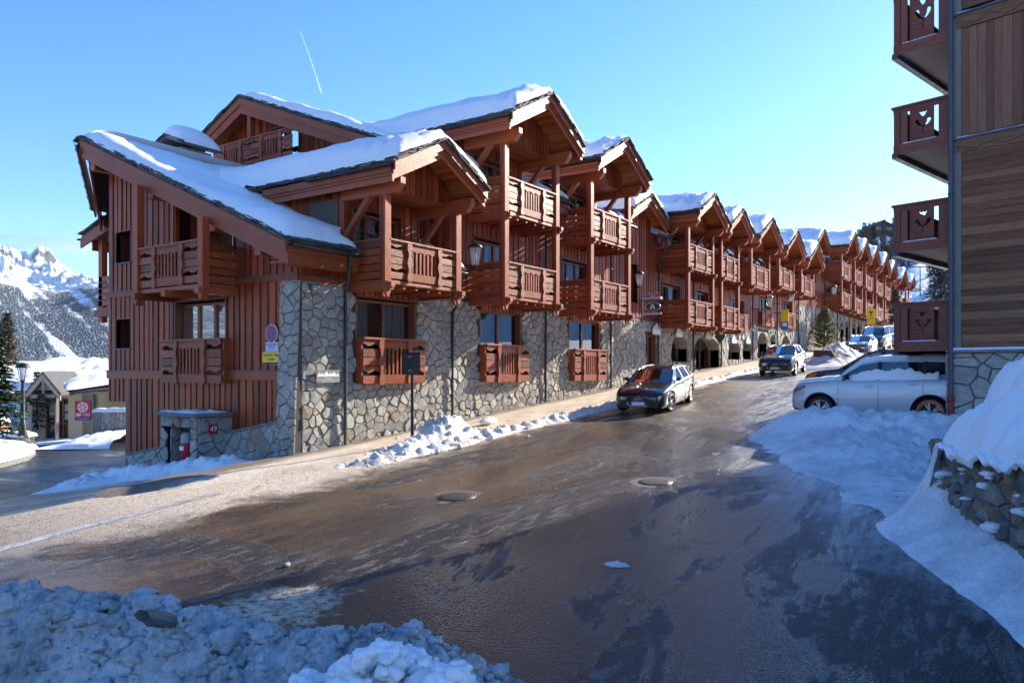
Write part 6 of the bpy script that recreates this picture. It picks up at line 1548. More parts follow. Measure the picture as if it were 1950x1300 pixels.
    if plate:
        mb = MB(); mb.box(x+.005, x+.03, -.26, .26, zt_*.60-.055, zt_*.60+.055); pl = mb.build('number_plate', plain('blank plate', (.72,.74,.78), .45), root, world=False)
        mb = MB(); mb.box(x+.03, x+.033, .215, .26, zt_*.60-.055, zt_*.60+.055); mb.box(x+.03, x+.033, -.26, -.215, zt_*.60-.055, zt_*.60+.055); mb.build('plate_band', blue, pl, world=False)
    if wipers:
        mb = MB()
        for y in (-.25,.35): p = ghp(S['roof'][0][0]+.1, 0); mb.tube([(p[0]+.05, y, p[2]+.02),(p[0]+.40, y-.15, p[2]+.42),(p[0]+.62, y-.2, p[2]+.72)], .012, 5); mb.tube([(p[0]+.36, y-.14, p[2]+.30),(p[0]+.70, y-.22, p[2]+.80)], .010, 5)
        mb.build('wiper', dark, root, world=False)
    if snow:
        mb = MB()
        if 'roof' in snow:
            mb.grid(lambda u, v: (lambda U, t: (lambda p: (p[0], (1 if t >= 0 else -1)*p[1], p[2]+.015+snow['roof']*rnd_edge(min(v*5,(1-v)*5,(1-abs(t))*4.5))*(1+.2*nz(U*2,t*2))))(ghp(U, 2-abs(t)*.98)))(lerp(S['wst']-.55,S['rt']+.12,v), 2*u-1), 24, 30)
        if 'hood' in snow:
            mb.grid(lambda u, v: (lambda U, t: (lambda e: (e[0], e[1]*abs(t) if t >= 0 else -e[1]*abs(t), e[2]+.045*(1-t*t)+.012+snow['hood']*rnd_edge(min(v*4,(1-abs(t))*4.5))*(1+.3*nz(U*3,t*3))))(side(U,1,1)))(lerp(.10,S['roof'][0][0]+.35,v), 2*u-1), 22, 22)
        if 'side' in snow:
            for sg in (1,-1):
                mb.grid(lambda u, v: (lambda U: (lambda e: (lambda p: (p[0], sg*(p[1]+.008+.028*rnd_edge(min(v*3,(1-v)*3,u*9,(1-u)*9))), p[2]))(ghp(U, v*e)))(.36+.20*math.sin(u*2.6+.3)+.30*nz(u*4,sg,3)+.12*nz(u*18,2)))(lerp(S['roof'][0][0]+.45,S['bp'][1]+.32,u)), 60, 10)
        if 'full' in snow:
            f = snow['full']; mb.grid(lambda u, v: (xf-lerp(.0,Ln,u), lerp(-hw,hw,v)*1.03, lerp(.7, 0, 0)+(max(bl(Ln*u), (rf(Ln*u) if S['roof'][0][0] < Ln*u < S['roof'][-1][0] else 0))-.1+f)*rnd_edge(min(v*3.2,(1-v)*3.2))*rnd_edge(min(u*6,(1-u)*6)+.1)), 30, 20)
        mb.build('snow_cover', M['snow'], root, world=False, recalc=False)
    return root
car('estate', (25.3, 10.95), R(180+8), P_black, 'black estate car with a chrome-framed grille and ring emblem, driving nearest on the road', 'car', rings=True, steer=-.25)
car('crossover', (40.9, 10.65), R(180+4), P_navy, 'dark compact crossover with ring emblem, second car on the road beyond the black estate', 'car', rings=True)
s_, l_ = cw(9.94, 20.32)
car('suv', (s_, l_), R(80.7), P_white, 'white off-road car dusted with snow, with an orange band on its rear tyre', 'car', z=-1.43, snow=dict(roof=.11, hood=.10, side=.05), ring_col=plain('orange tyre band', (.72,.15,.045), .7), tilt=False)
s_, l_ = cw(11.15, 22.6)
car('suv', (s_, l_), R(80.7), P_navy, 'dark blue off-road car with raised wipers parked behind the white car', 'car', z=-1.10, wipers=True, amb=True, tilt=False)
car('saloon', (61.5, 10.35), R(180), P_grey, 'small dark car parked just beyond the bushy pine and snow heap', 'car')
car('van', (69.5, 10.55), R(180), P_black, 'black people carrier parked behind the small dark car', 'van')
car('suv', (77.0, 10.75), R(180), P_silver, 'tall pale off-road car with snow on its roof, parked behind the black people carrier', 'car', snow=dict(roof=.12, hood=.05))
car('saloon', (81.5, 9.35), R(180), P_white, 'car buried under a dome of snow, farthest in the parked row', 'car', snow=dict(full=.28))
HAZE = True
# ------------------------------------------------------------------ trees
g = G('spruce needles', (.03,.055,.025), .75); n1 = g.isl(); c = g.mix(n1, (.012,.028,.014), (.045,.075,.028)); M['needle'] = g.done(c)
g = G('yellow-green pine needles', (.1,.11,.03), .75); c = g.mix(g.isl(), (.12,.145,.035), (.46,.41,.11)); M['needle_y'] = g.done(c)
g = G('bare larch twigs', (.1,.06,.03), .85); c = g.mix(g.isl(), (.05,.035,.018), (.17,.12,.055)); M['twig'] = g.done(c)
M['bark'] = wood('bark', (.03,.022,.017), (.10,.075,.055), (9,9,2), (.8,.95), .6)
def conifer(mbt, mbc, mbs, c, H, Rm, rnd, layers, per, needles, snow_p=.25, base=.12, nl=.22, droop=.30, quad=.05):
    """tapered trunk, whorls of drooping boughs carrying needle sprays, snow lying on them"""
    x, y, z = c
    mbt.tube([(x,y,z-.1),(x+.02*H*rnd.uniform(-1,1),y,z+H*.5),(x,y,z+H*.99)], [H*.018+.02,H*.010+.012,.008], 8)
    for k in range(layers):
        f = base+(1-base)*(k/layers)**.92; zz_ = z+H*f; rad = Rm*(1-f)**.85*rnd.uniform(.75,1.1)+.05
        for b in range(per):
            a = rnd.uniform(0,2*math.pi); rr = rad*rnd.uniform(.65,1.12); dr = droop*rnd.uniform(.6,1.4)
            d = Vector((math.cos(a), math.sin(a), 0)); sd_ = Vector((-d[1], d[0], 0))
            P_ = lambda t: Vector((x,y,zz_))+d*(rr*t)+Vector((0,0,-dr*rr*t*t+.10*rr*t))
            if mbt is not mbc: mbt.tube([P_(0), P_(.5), P_(.95)], [.012*H*.12+.006,.008,.004], 4, cap=False)
            for q in range(needles):
                t = rnd.uniform(.12,1)**.8; p = P_(t); w_ = nl*(.45+.75*(1-t))*rnd.uniform(.6,1.3)
                e = (d*rnd.uniform(.2,1)+sd_*rnd.uniform(-1.1,1.1)+Vector((0,0,rnd.uniform(-.55,.3)))).normalized()
                f2 = e.cross(Vector((rnd.uniform(-.4,.4),rnd.uniform(-.4,.4),1))).normalized()*w_*rnd.uniform(.16,.30)
                if rnd.random() < snow_p and mbs is not None: mbs.add([p-f2*1.2+Vector((0,0,.02)), p+e*w_*.55+Vector((0,0,.03)), p+f2*1.2+Vector((0,0,.02)), p-e*w_*.2+Vector((0,0,.025))], [(0,1,2,3)])
                mbc.add([p-f2, p+e*w_, p+f2, p-e*w_*.25], [(0,1,2,3)])
def tree(name, c, H, Rm, seed, label, group, mat, layers=26, per=6, needles=12, snow_p=.25, **kw):
    o = empty(name, c, label, 'tree', group); rnd = random.Random(seed); t, cr, sn = MB(), MB(), MB()
    conifer(t, cr, sn, c, H, Rm, rnd, layers, per, needles, snow_p, **kw)
    t.build('trunk', M['bark'], o, recalc=False); crn = cr.build('crown', mat, o, recalc=False)
    if sn.v: sn.build('crown_snow', M['snow'], crn, recalc=False)
    return o
def at(px, py, Y): t = (px-CX)/F; s_, l_ = cw(t*Y, Y); return (s_, l_, Y*(HY-py)/F)
tree('spruce_tree', at(-12, 838, 33), 5.2, 1.8, 1, 'dark spruce at the left edge beside the black street lamp', 'trees by the ski school', M['needle'], 30, 9, 26, .06, nl=.34, base=.06, droop=.25)
tree('larch_tree', at(14, 740, 85), 8.6, 2.5, 2, 'thin bare-looking larch standing behind the snowy ski school roof at the left edge', 'trees by the ski school', M['twig'], 26, 7, 10, .02, nl=.7, base=.2, droop=.15)
tree('spruce_tree', at(71, 815, 46.5), 3.6, 1.25, 3, 'small snow-flecked spruce beside the ski school door', 'trees by the ski school', M['needle'], 16, 7, 16, .22, nl=.3, base=.05)
# bushy pine on the mound
P0 = ground_pt(1576, 668); o = empty('pine_tree', (P0[0], P0[1], zs(P0[0])), 'bushy yellow-green pine on the dirty snow heap up the street', 'tree', 'trees along the street'); rnd = random.Random(4); t, cr, sn = MB(), MB(), MB()
c = (P0[0]+.2, P0[1]+.3, zs(P0[0])+.25); conifer(t, cr, sn, c, 3.5, 1.9, rnd, 19, 9, 40, .03, base=.04, nl=.30, droop=-.22)
t.build('trunk', M['bark'], o, recalc=False); crn = cr.build('crown', M['needle_y'], o, recalc=False); sn.build('crown_snow', M['snow'], crn, recalc=False)
tree('pine_tree', (88.5, 11.6, zs(88.5)), 5.6, 1.9, 7, 'frosted pale conifer at the end of the pavement beside the red balcony', 'trees along the street', M['twig'], 24, 8, 18, .28, nl=.42, base=.05, droop=.05)
tree('pine_tree', (93, 9.6, zs(93)), 3.6, 1.5, 8, 'low dark conifer partly hidden by the lowest carved balcony', 'trees along the street', M['needle'], 16, 8, 16, .2, nl=.4, base=.05)

# ------------------------------------------------------------------ ski school and its forecourt
EO = Vector(cw(-27.97, 47.0)); ez_ = -4.1
# local frame: u along the front (to the right in the photograph), v away from the camera
eu = Vector(cw(1, .10)).normalized(); ev = Vector((-eu[1], eu[0]))
if ev.dot(Vector(cw(0,1))) < 0: ev = -ev
def ep(u, v, z):
    u *= .52
    return (EO[0]+eu[0]*u+ev[0]*v, EO[1]+eu[1]*u+ev[1]*v, ez_+z)
ss = empty('ski_school', ep(0,0,0), 'low cream ski school building under a wide sunlit snow roof', 'building')
mE = lambda a, z, d: ep(a, -d, z)
mb = MB()
backing(mb, mE, -8, 4.4, -.3, 2.7, [(-1.6,1.05,-.1,2.4)], 0, .3, 0); mbox(mb, mE, 2.6, 4.4, 0, 2.75, -3, 0)
mbox(mb, lambda a, z, d: ep(a, 2.2-d, z), 4.4, 12, -.3, 3.4, -.3, 0)
for z in (.95, 1.55): mbox(mb, mE, 1.1, 4.4, z, z+.03, .0, .03)
mb.build('wall', cream, ss)
mb = MB()
mb.add([ep(-9,-.8,2.75),ep(1.0,-.8,2.75),ep(12,2.0,3.3),ep(12,16,4.55),ep(-14,16,4.55)]+[ep(-9,-.8,2.6),ep(1.0,-.8,2.6),ep(12,2.0,3.15),ep(12,16,4.35),ep(-14,16,4.35)], [(0,1,2,3,4),(9,8,7,6,5),(0,5,6,1),(1,6,7,2),(2,7,8,3),(3,8,9,4),(4,9,5,0)])
rfo = mb.build('roof', M['slate'], ss)
def sroof(u, v):
    a = lerp(-14,14,u); b = lerp(-1.0,17,v); edge = -.9 if a < 1.5 else lerp(-.9,1.9,min(1,(a-1.5)/5))
    b2 = max(b, edge); z = interp([(-1,2.75),(2,3.3),(16,4.6),(17,4.5)], b2)
    return ep(a, b2, z+.6*rnd_edge((b2-edge)/.8+.02)*(.85+.35*nz(a*.4,b*.4,2)+.10*nz(a*1.3,b*1.3,5)))
mb = MB(); mb.grid(sroof, 110, 70); mb.build('roof_snow', snow('rippled sunlit snow', 0, .6, bs=.9), rfo, recalc=False)
# gabled porch
gz1 = 4.05
mb = MB()
for sg in (-1,1): mb.prism([ep(-.25,-1.7,gz1),ep(-.25+sg*2.0,-1.7,2.75),ep(-.25+sg*2.0,-1.7,2.6),ep(-.25,-1.7,gz1-.15)], Vector(ep(0,4,0))-Vector(ep(0,0,0)))
po = mb.build('porch_roof', M['slate'], ss)
mb = MB()
for sg in (-1,1): mb.prism([ep(-.25,-1.72,gz1-.15),ep(-.25+sg*1.95,-1.72,2.6),ep(-.25+sg*1.95,-1.72,2.3),ep(-.25,-1.72,gz1-.5)], Vector(ep(0,.1,0))-Vector(ep(0,0,0)))
mb.bar(ep(-.25,-1.6,2.5), ep(-.25,-1.6,3.7), .12, .12); mb.bar(ep(-1.6,-1.6,2.55), ep(1.1,-1.6,2.55), .12, .2)
for x in (-1.75,1.2): mb.bar(ep(x,-1.55,0), ep(x,-1.55,2.7), .16, .16, (1,0,0))
mb.build('porch_frame', plain('pale porch timber', (.36,.28,.20), .7), po)
mb = MB(); rnd = random.Random(9)
for k in range(420):
    u = rnd.random(); x = lerp(-1.9,1.3,u); z = 2.42-.28*math.sin(u*math.pi*2)**2*1.1+(.18 if .38 < u < .75 else 0); p = Vector(ep(x,-1.8+rnd.uniform(-.1,.1),z+rnd.gauss(0,.07))); a = Vector((rnd.uniform(-1,1),rnd.uniform(-1,1),rnd.uniform(-1,1)))*.10; b = Vector((rnd.uniform(-1,1),rnd.uniform(-1,1),rnd.uniform(-1,1)))*.04
    mb.add([p-b,p+a,p+b,p-a],[(0,1,2,3)])
tag(mb.build('fir_garland', M['needle'], recalc=False), 'dark fir garland hung across the porch of the ski school', 'garland')
mb = MB(); mbox(mb, mE, -1.6, 1.05, -.1, 2.35, -.35, -.3, 1)
for x in (-1.55,-.2,.35,1.0): mbox(mb, mE, x-.07, x+.07, -.1, 2.35, -.3, -.2)
mbox(mb, mE, -1.6, 1.05, 2.25, 2.4, -.3, -.18); mbox(mb, mE, -1.6, 1.05, .75, .85, -.3, -.2)
dr = mb.build('door', [M['frame'], plain('dark glass panel', (.02,.02,.022), .08)], ss)
for q in ((-1.3,-.75,1.3,2.0),(-.72,-.3,1.3,2.0),(.45,.9,1.55,2.0),(.45,.9,1.05,1.45)):
    mb = MB(); mbox(mb, mE, *q, -.28, -.25); mb.build('notice', plain('notice paper', (.42,.45,.46), .7), dr)
mb = MB(); mb.tube([ep(4.1,-.15,2.65),ep(4.1,-.08,2.3),ep(4.1,-.08,0)], .06, 8); mb.build('drainpipe', M['zinc'], ss)
so_ = empty('ski_school_sign', ep(2.65,-.06,1.9), 'red sign with a white snow crystal and ESF 1850 on the cream wall', 'sign'); md = lambda a, z, d: ep(a, -.10-d, z)
mb = MB(); mbox(mb, md, 1.9, 3.65, 1.22, 2.2, -.05, 0); mb.build('panel', plain('raspberry panel', (.50,.012,.055), .5), so_)
mb = MB(); mbox(mb, md, 1.9, 3.65, 1.02, 1.21, -.05, 0); mb.build('blue_strip', blue, so_)
mb = MB(); cx_, cz_ = 2.78, 1.83
md2 = lambda a, z, d: md(cx_+(a-cx_)/.52, z, d); disc(mb, md2, (cx_,cz_), .26, .31, .004)
for k in range(3):
    a = math.pi/2+k*math.pi/3; d = Vector((math.cos(a), math.sin(a))); n_ = Vector((-d[1],d[0]))
    mpoly(mb, md2, [(cx_+d[0]*q*.28+n_[0]*w_, cz_+d[1]*q*.28+n_[1]*w_) for q, w_ in ((1,.022),(1,-.022),(-1,-.022),(-1,.022))], .003, .006)
    for sg in (-1,1):
        for s2 in (-1,1):
            p = d*.14*sg; q = p+d*.09*sg+n_*.08*s2; t_ = Vector((-(q-p)[1],(q-p)[0])).normalized()*.018
            mpoly(mb, md2, [(cx_+v[0],cz_+v[1]) for v in (p+t_,q+t_,q-t_,p-t_)], .003,.006)
uxe = (Vector(ep(1,0,0))-Vector(ep(0,0,0))).normalized()
mb.build('crystal_emblem', white, so_)
mb = MB(); mb.text('ESF', .21, ep(2.33,-.11,1.36), uxe, (0,0,1), 0, bold=.012); mb.text('1850', .21, ep(3.2,-.11,1.36), uxe, (0,0,1), 0); mb.text('COURCHEVEL', .08, ep(2.78,-.11,1.11), uxe, (0,0,1), 0); mb.build('lettering', white, so_)
# children's club banner behind the spruce
bo = empty('round_banner', ep(-4.6,-.8,1.2), 'round teal banner with red letters half hidden by the dark spruce', 'banner'); mbn = lambda a, z, d: ep(a, -1.0-d, z)
mb = MB(); mpoly(mb, mbn, [(-4.6+2.2*math.cos(k*math.pi/18), 1.05+1.15*math.sin(k*math.pi/18)) for k in range(36)], -.03, 0); mb.build('panel', plain('teal banner', (.25,.55,.55), .7), bo)
mb = MB(); mb.text('DE', .55, ep(-4.35,-1.02,1.0), uxe, (0,0,1), 0, bold=.015); mb.build('lettering', plain('banner navy letters', (.03,.10,.35), .6), bo)
mb = MB(); mb.text('E', .5, ep(-4.2,-1.02,1.7), uxe, (0,0,1), 0, bold=.01); mb.text('FA', .45, ep(-4.6,-1.02,.35), uxe, (0,0,1), 0, bold=.01); mb.build('lettering', red, bo)
for x in (-5.7,-3.6):
    mb = MB(); mb.bar(ep(x,-.95,-.1), ep(x,-.95,1.8), .06, .06, (1,0,0)); mb.build('post', M['cap'], bo)
# low stone planter with snow, the little wooden hut and the lamp
po2 = empty('stone_planter', ep(.2,-5.6,-.1), 'low stone planter wall with snow on top before the ski school door', 'planter wall'); mpl = lambda a, z, d: ep(a, -5.8-d, z)
mb = MB(); stones(mb, mpl, None, -3.2, 2.3, -.3, .55, size=.26, depth=.05, seed=701); backing(mb, mpl, -3.2, 2.3, -.3, .55, [], 0, .6, 1); mb.build('stonework', [M['stone'], M['mortar']], po2)
mb = MB(); mb.grid(lambda u, v: ep(lerp(-3.3,2.4,u), lerp(-5.95,-5.0,v), .5+.28*rnd_edge(min(u*9,(1-u)*9,v*2.5,(1-v)*2.5))*(1+.4*nz(u*9,v*3))), 60, 10); mb.build('snow_top', M['snow'], po2, recalc=False)
mb = MB(); mb.grid(lambda u, v: ep(lerp(-4.2,3.2,u), lerp(-8.0,-5.8,v), -.08+.36*rnd_edge(min(u*5,(1-u)*5,v*2.2,(1-v)*4))*(.8+.6*nz(u*12,v*4))), 80, 18); tag(mb.build('snow_heap', M['snow'], recalc=False), 'low sunlit strip of lumpy snow before the stone planter', 'snow heap', 'ploughed snow heaps')
kb = empty('kennel_hut', ep(-2.55,-4.3,0), 'tiny orange wooden hut with a snowy roof beside the street lamp', 'hut'); mk = lambda a, z, d: ep(a, -4.6-d, z)
mb = MB(); mbox(mb, mk, -3.1, -1.95, 0, 1.15, -.9, 0); mpoly(mb, mk, [(-3.1,1.15),(-1.95,1.15),(-2.52,1.55)], -.9, 0); mb.build('wall', plain('orange pine boards', (.38,.17,.07), .7), kb)
mb = MB(); mbox(mb, mk, -2.68, -2.38, .62, .90, .0, .02); mb.build('window', plain('dark opening', (.02,.015,.012), .8), kb)
mb = MB(); mb.grid(lambda u, v: ep(lerp(-3.3,-1.75,u), lerp(-4.75,-3.6,v), 1.15+.45*(1-abs(2*u-1))+.30*rnd_edge(min(u*4,(1-u)*4,v*3,(1-v)*3))), 18, 12); mb.build('roof_snow', M['snow'], kb, recalc=False)
lp = at(43, 825, 39.5); o = empty('street_lamp', lp, 'black street lamp with a domed cap and tapering glass, beside the dark spruce', 'street lamp'); x, y, z = lp; hL = 3.65
mb = MB(); mb.lathe([(.18,-.1),(.17,.5),(.11,.62),(.10,2.2),(.075,2.3),(.07,2.65),(.13,2.72),(.06,2.78)], lp, 16); mb.build('post', M['iron'], o)
mb = MB(); mb.lathe([(.10,2.72),(.24,3.42)], lp, 14); mb.build('glass_shade', M['glass_lamp'], o, recalc=False)
mb = MB(); mb.lathe([(.34,3.40),(.35,3.44),(.27,3.58),(.12,3.66),(.01,3.68)], lp, 18)
for k in range(5): a = k*2*math.pi/5; mb.bar((x+.10*math.cos(a),y+.10*math.sin(a),z+2.72),(x+.245*math.cos(a),y+.245*math.sin(a),z+3.42),.03,.03)
mb.build('lamp_cap', M['iron'], o)
mb = MB(); mb.lathe([(.05,2.85),(.09,3.1),(.05,3.3)], lp, 10); mb.build('bulb', white, o)
# planted island at the left edge with stone kerb
isl = [at(px, py, Y) for px, py, Y in ((-140,880,30),(-60,872,31),(10,858,33.5),(55,843,36),(68,832,38.5),(55,824,41),(0,820,43),(-140,815,45))]
io = empty('kerbed_island', isl[3], 'snow-covered planted island with a stone kerb at the left edge', 'traffic island')
mb = MB(); cx_ = sum(p[0] for p in isl)/8; cy_ = sum(p[1] for p in isl)/8
mb.prism([(p[0],p[1],zg(p[0],p[1])-.2) for p in isl], (0,0,.38)); mb.build('kerb', M['cap'], io)
mb = MB(); n = 8; rings = []
for k in range(7):
    q = 1-k/6.5; hh = .20+.42*rnd_edge((1-q)*2.2); rings += [(cx_+(p[0]-cx_)*q, cy_+(p[1]-cy_)*q, zg(cx_+(p[0]-cx_)*q, cy_+(p[1]-cy_)*q)+hh+.08*nz(p[0]*q,p[1]*q)) for p in isl]
mb.add(rings, [(k*n+i, k*n+(i+1)%n, (k+1)*n+(i+1)%n, (k+1)*n+i) for k in range(6) for i in range(n)], 0, True); mb.build('snow_cover', M['snow'], io, recalc=False)
# snow-topped side wall next to the ski school
wo_ = empty('stone_side_wall', ep(7.0,-1.6,0), 'grey block wall topped with snow right of the ski school drainpipe', 'wall'); mq = lambda a, z, d: ep(a, -1.6-d, z)
mb = MB(); backing(mb, mq, 5.2, 11, -.3, 1.6, [], 0, .5, 1); stones(mb, mq, None, 6.1, 11, -.3, 1.6, size=.32, depth=.05, seed=711); mbox(mb, mq, 5.2, 6.1, -.3, 1.65, -.5, .06, 2); mb.build('stonework', [M['stone'], M['mortar'], M['cap']], wo_)
mb = MB(); mb.grid(lambda u, v: ep(lerp(5.1,11,u), lerp(-1.75,-1.0,v), 1.6+.25*rnd_edge(min(u*6,(1-u)*6,v*2.5,(1-v)*2.5))*(1+.3*nz(u*6,v))), 40, 8); mb.build('snow_top', M['snow'], wo_, recalc=False)
mb = MB(); mb.grid(lambda u, v: ep(lerp(3.2,11,u), lerp(-6.8,-1.9,v), -.1+.62*smooth(.0,.6,u)*rnd_edge(v*1.4)*(1+.3*nz(u*5,v*5))), 50, 24); tag(mb.build('snow_bank', M['snow'], recalc=False), 'sloping snow bank below the grey block wall right of the ski school', 'snow bank')

# ------------------------------------------------------------------ distant mountains on the left
g = G('alpine mountain', rough=.8)
P = g.sep(); geo = g.nt.nodes.new('ShaderNodeNewGeometry'); nrm = g.sep(geo.outputs['Normal'])
na = g.noise(.0045, None, 10, .68); nb = g.noise(.03, None, 6, .7); nc = g.noise(.0016, g.co((1,1,.3)), 8, .7, .8)
nd = g.noise(.016, g.co((1,1,.45)), 10, .74, .5); rock = g.ramp(g.math('ADD', g.math('MULTIPLY', nrm[2], .55), g.math('MULTIPLY', nd, .8)), [(.66,1.0),(.80,0.0)])
peak = g.mix(rock, (.84,.86,.89), (.075,.078,.085))
tl = g.math('ADD', P[2], g.math('MULTIPLY', g.math('SUBTRACT', na, .5), 260.0))
att = g.nt.nodes.new('ShaderNodeAttribute'); att.attribute_name = 'gully'
fm = g.math('MULTIPLY', g.sm(tl, 345.0, 265.0) if False else g.math('SUBTRACT', 1.0, g.sm(tl, 265.0, 330.0)), g.ramp(g.math('ADD', g.math('MULTIPLY', att.outputs['Fac'], 1.0), g.math('MULTIPLY', g.math('SUBTRACT', na, .5), .9)), [(.42,1.0),(.56,0.0)]))
mA_ = g.nt.nodes.new('ShaderNodeMapping'); mA_.inputs['Rotation'].default_value = (0,0,-(TH+R(31))); g.set(mA_.inputs['Vector'], g.co()); mB_ = g.nt.nodes.new('ShaderNodeMapping'); mB_.inputs['Scale'].default_value = (.16,1,.5); g.set(mB_.inputs['Vector'], mA_)
spk = g.n('TexVoronoi', Scale=.21, Vector=mB_).outputs['Distance']
fcol = g.ramp(g.math('ADD', spk, g.math('MULTIPLY', nb, .5)), [(.45,(.020,.036,.045)),(.85,(.045,.066,.080)),(1.05,(.22,.26,.30))])  # blue cast of distant haze mixed into the forest colour
col = g.mix(fm, peak, fcol)
M['mountain'] = g.done(col, .85, g.bump(g.math('ADD', g.math('MULTIPLY', spk, g.math('MULTIPLY', fm, -1.0)), g.math('ADD', nb, g.math('MULTIPLY', nd, 1.2))), .8, 14.0))
PK = [(-.95,.135),(-.80,.160),(-.745,.175),(-.70,.168),(-.672,.1555),(-.655,.150),(-.635,.138),(-.622,.142),(-.607,.1425),(-.590,.128),(-.575,.119),(-.558,.112),(-.545,.106),(-.525,.112),(-.45,.14),(-.3,.12)]
FR = [(-.95,.13),(-.80,.128),(-.70,.120),(-.672,.112),(-.655,.107),(-.63,.099),(-.60,.096),(-.57,.0985),(-.545,.103),(-.5,.11),(-.3,.10)]
def mz(t, Y):
    zf = interp(FR, t)*3000; zp = interp(PK, t)*5200; zn = .012*1300
    if Y < 3000: z = lerp(zn, zf, smooth(0,1,((Y-1300)/1700))**.8)
    else: z = lerp(zf, zp, ((Y-3000)/2200)**1.15)
    if Y > 5200: z = zp-(Y-5200)*.5
    k = smooth(1300, 2400, Y)
    X = t*Y
    r_ = noise.ridged_multi_fractal(Vector((X*.0016, Y*.0012, 2.0)), 1.0, 2.1, 6, 1.0, 2.0)
    r2 = noise.ridged_multi_fractal(Vector((X*.006+3, Y*.0045, 5.0)), .8, 2.2, 6, 1.0, 2.2); z += (r2-1.0)*lerp(8,40,smooth(2800,3800,Y))*k
    z += (r_-1.1)*(30 if Y < 2800 else lerp(30,150,smooth(2800,3800,Y)))*k*(1-smooth(5000,5250,Y)*.8)
    dg = X*.0040-Y*.0022+.5*noise.noise(Vector((X*.002,Y*.002,0)))
    return z
def gul(t, Y):
    X = t*Y; z = mz(t, Y); q = (t+z/Y*.9)*20; p = (t-z/Y)*5; a = noise.noise(Vector((q, p, 4.0)))+.5*noise.noise(Vector((q*2.7, p*2.2, 1.0)))+.25*noise.noise(Vector((q*6, p*5, 7.0))); return .37+a*.62
mb = MB(); ts = [(-.80+.42*i/300) for i in range(301)]; Ys = axis([(1300,3200,24),(3200,5600,22)])
V_ = [(t, Y) for Y in Ys for t in ts]; nx = len(ts)
mb.add([(*cw(t*Y, Y), mz(t, Y)) for t, Y in V_], [(j*nx+i, j*nx+i+1, (j+1)*nx+i+1, (j+1)*nx+i) for j in range(len(Ys)-1) for i in range(nx-1)], 0, True)
mo = mb.build('mountains', M['mountain'], recalc=False); tag(mo, kind='structure')
at_ = mo.data.attributes.new('gully', 'FLOAT', 'POINT'); at_.data.foreach_set('value', [gul(t, Y) for t, Y in V_])

# the rest of the valley side, to the left and behind the camera (seen in windows and wet asphalt)
mb = MB(); na_ = 70
def ring(u, v):
    a = TH+R(lerp(44, 190, u)); d = lerp(900, 3600, v); z = lerp(-20, 640, v**1.1)*(.75+.35*nz(u*9, 3))+60*nz(u*26, v*5, 2)*v
    return (math.cos(a)*d, math.sin(a)*d, z)
mb.grid(ring, 110, 40); vo_ = mb.build('mountains', M['mountain'], recalc=False); tag(vo_, kind='structure')
at2 = vo_.data.attributes.new('gully', 'FLOAT', 'POINT'); at2.data.foreach_set('value', [.35+.5*noise.noise(Vector((v_[0]*.003, v_[1]*.003, 2.0))) for v_ in mb.v])

# ------------------------------------------------------------------ wooded hill, piste and lift at the end of the street
HP = [(.30,.150),(.43,.182),(.452,.186),(.47,.192),(.487,.198),(.50,.193),(.52,.188),(.56,.185),(.62,.18),(.8,.16)]
PT = [(.30,.06),(.46,.10),(.505,.120),(.53,.140),(.56,.148),(.60,.15),(.8,.15)]      # upper edge of the piste
def hz_(t, Y):
    top = interp(HP, t)*430; pt = interp(PT, t)*300
    if Y < 300: z = lerp(8.5, pt, smooth(0,1,(Y-150)/150)*.4+.6*(Y-150)/150)
    elif Y < 430: z = lerp(pt, top-9, ((Y-300)/130)**.9)
    else: z = top-9-(Y-430)*.25
    return z+1.5*nz(t*14, Y*.02)*smooth(150,200,Y)
mb = MB(); ts = [.26+.6*i/90 for i in range(91)]; Ys = axis([(150,300,6),(300,560,9)]); nx = len(ts)
mb.add([(*cw(t*Y, Y), hz_(t, Y)) for Y in Ys for t in ts], [(j*nx+i, j*nx+i+1, (j+1)*nx+i+1, (j+1)*nx+i) for j in range(len(Ys)-1) for i in range(nx-1)], 0, True)
tag(mb.build('ski_slope', M['snow_soft'], recalc=False), kind='structure')
# unseen snowy ridge added beyond the right-hand block to keep the piste in shade
mb = MB(); rc = Vector((575, -150)); pd = Vector((.36,.93)).normalized(); dd = Vector((.93,-.36)).normalized()
def rgz(a, b): return 165*max(0,1-abs(b)/190.0)*(1-smooth(150,260,abs(a-0)*.9))*(1+.15*nz(a*.01,b*.01))-6
mb.grid(lambda u, v: (lambda a, b: (rc[0]+pd[0]*a+dd[0]*b, rc[1]+pd[1]*a+dd[1]*b, rgz(a,b)))(lerp(-290,210,u), lerp(-190,190,v)), 50, 40)
tag(mb.build('hill', M['snow_soft'], recalc=False), kind='structure')
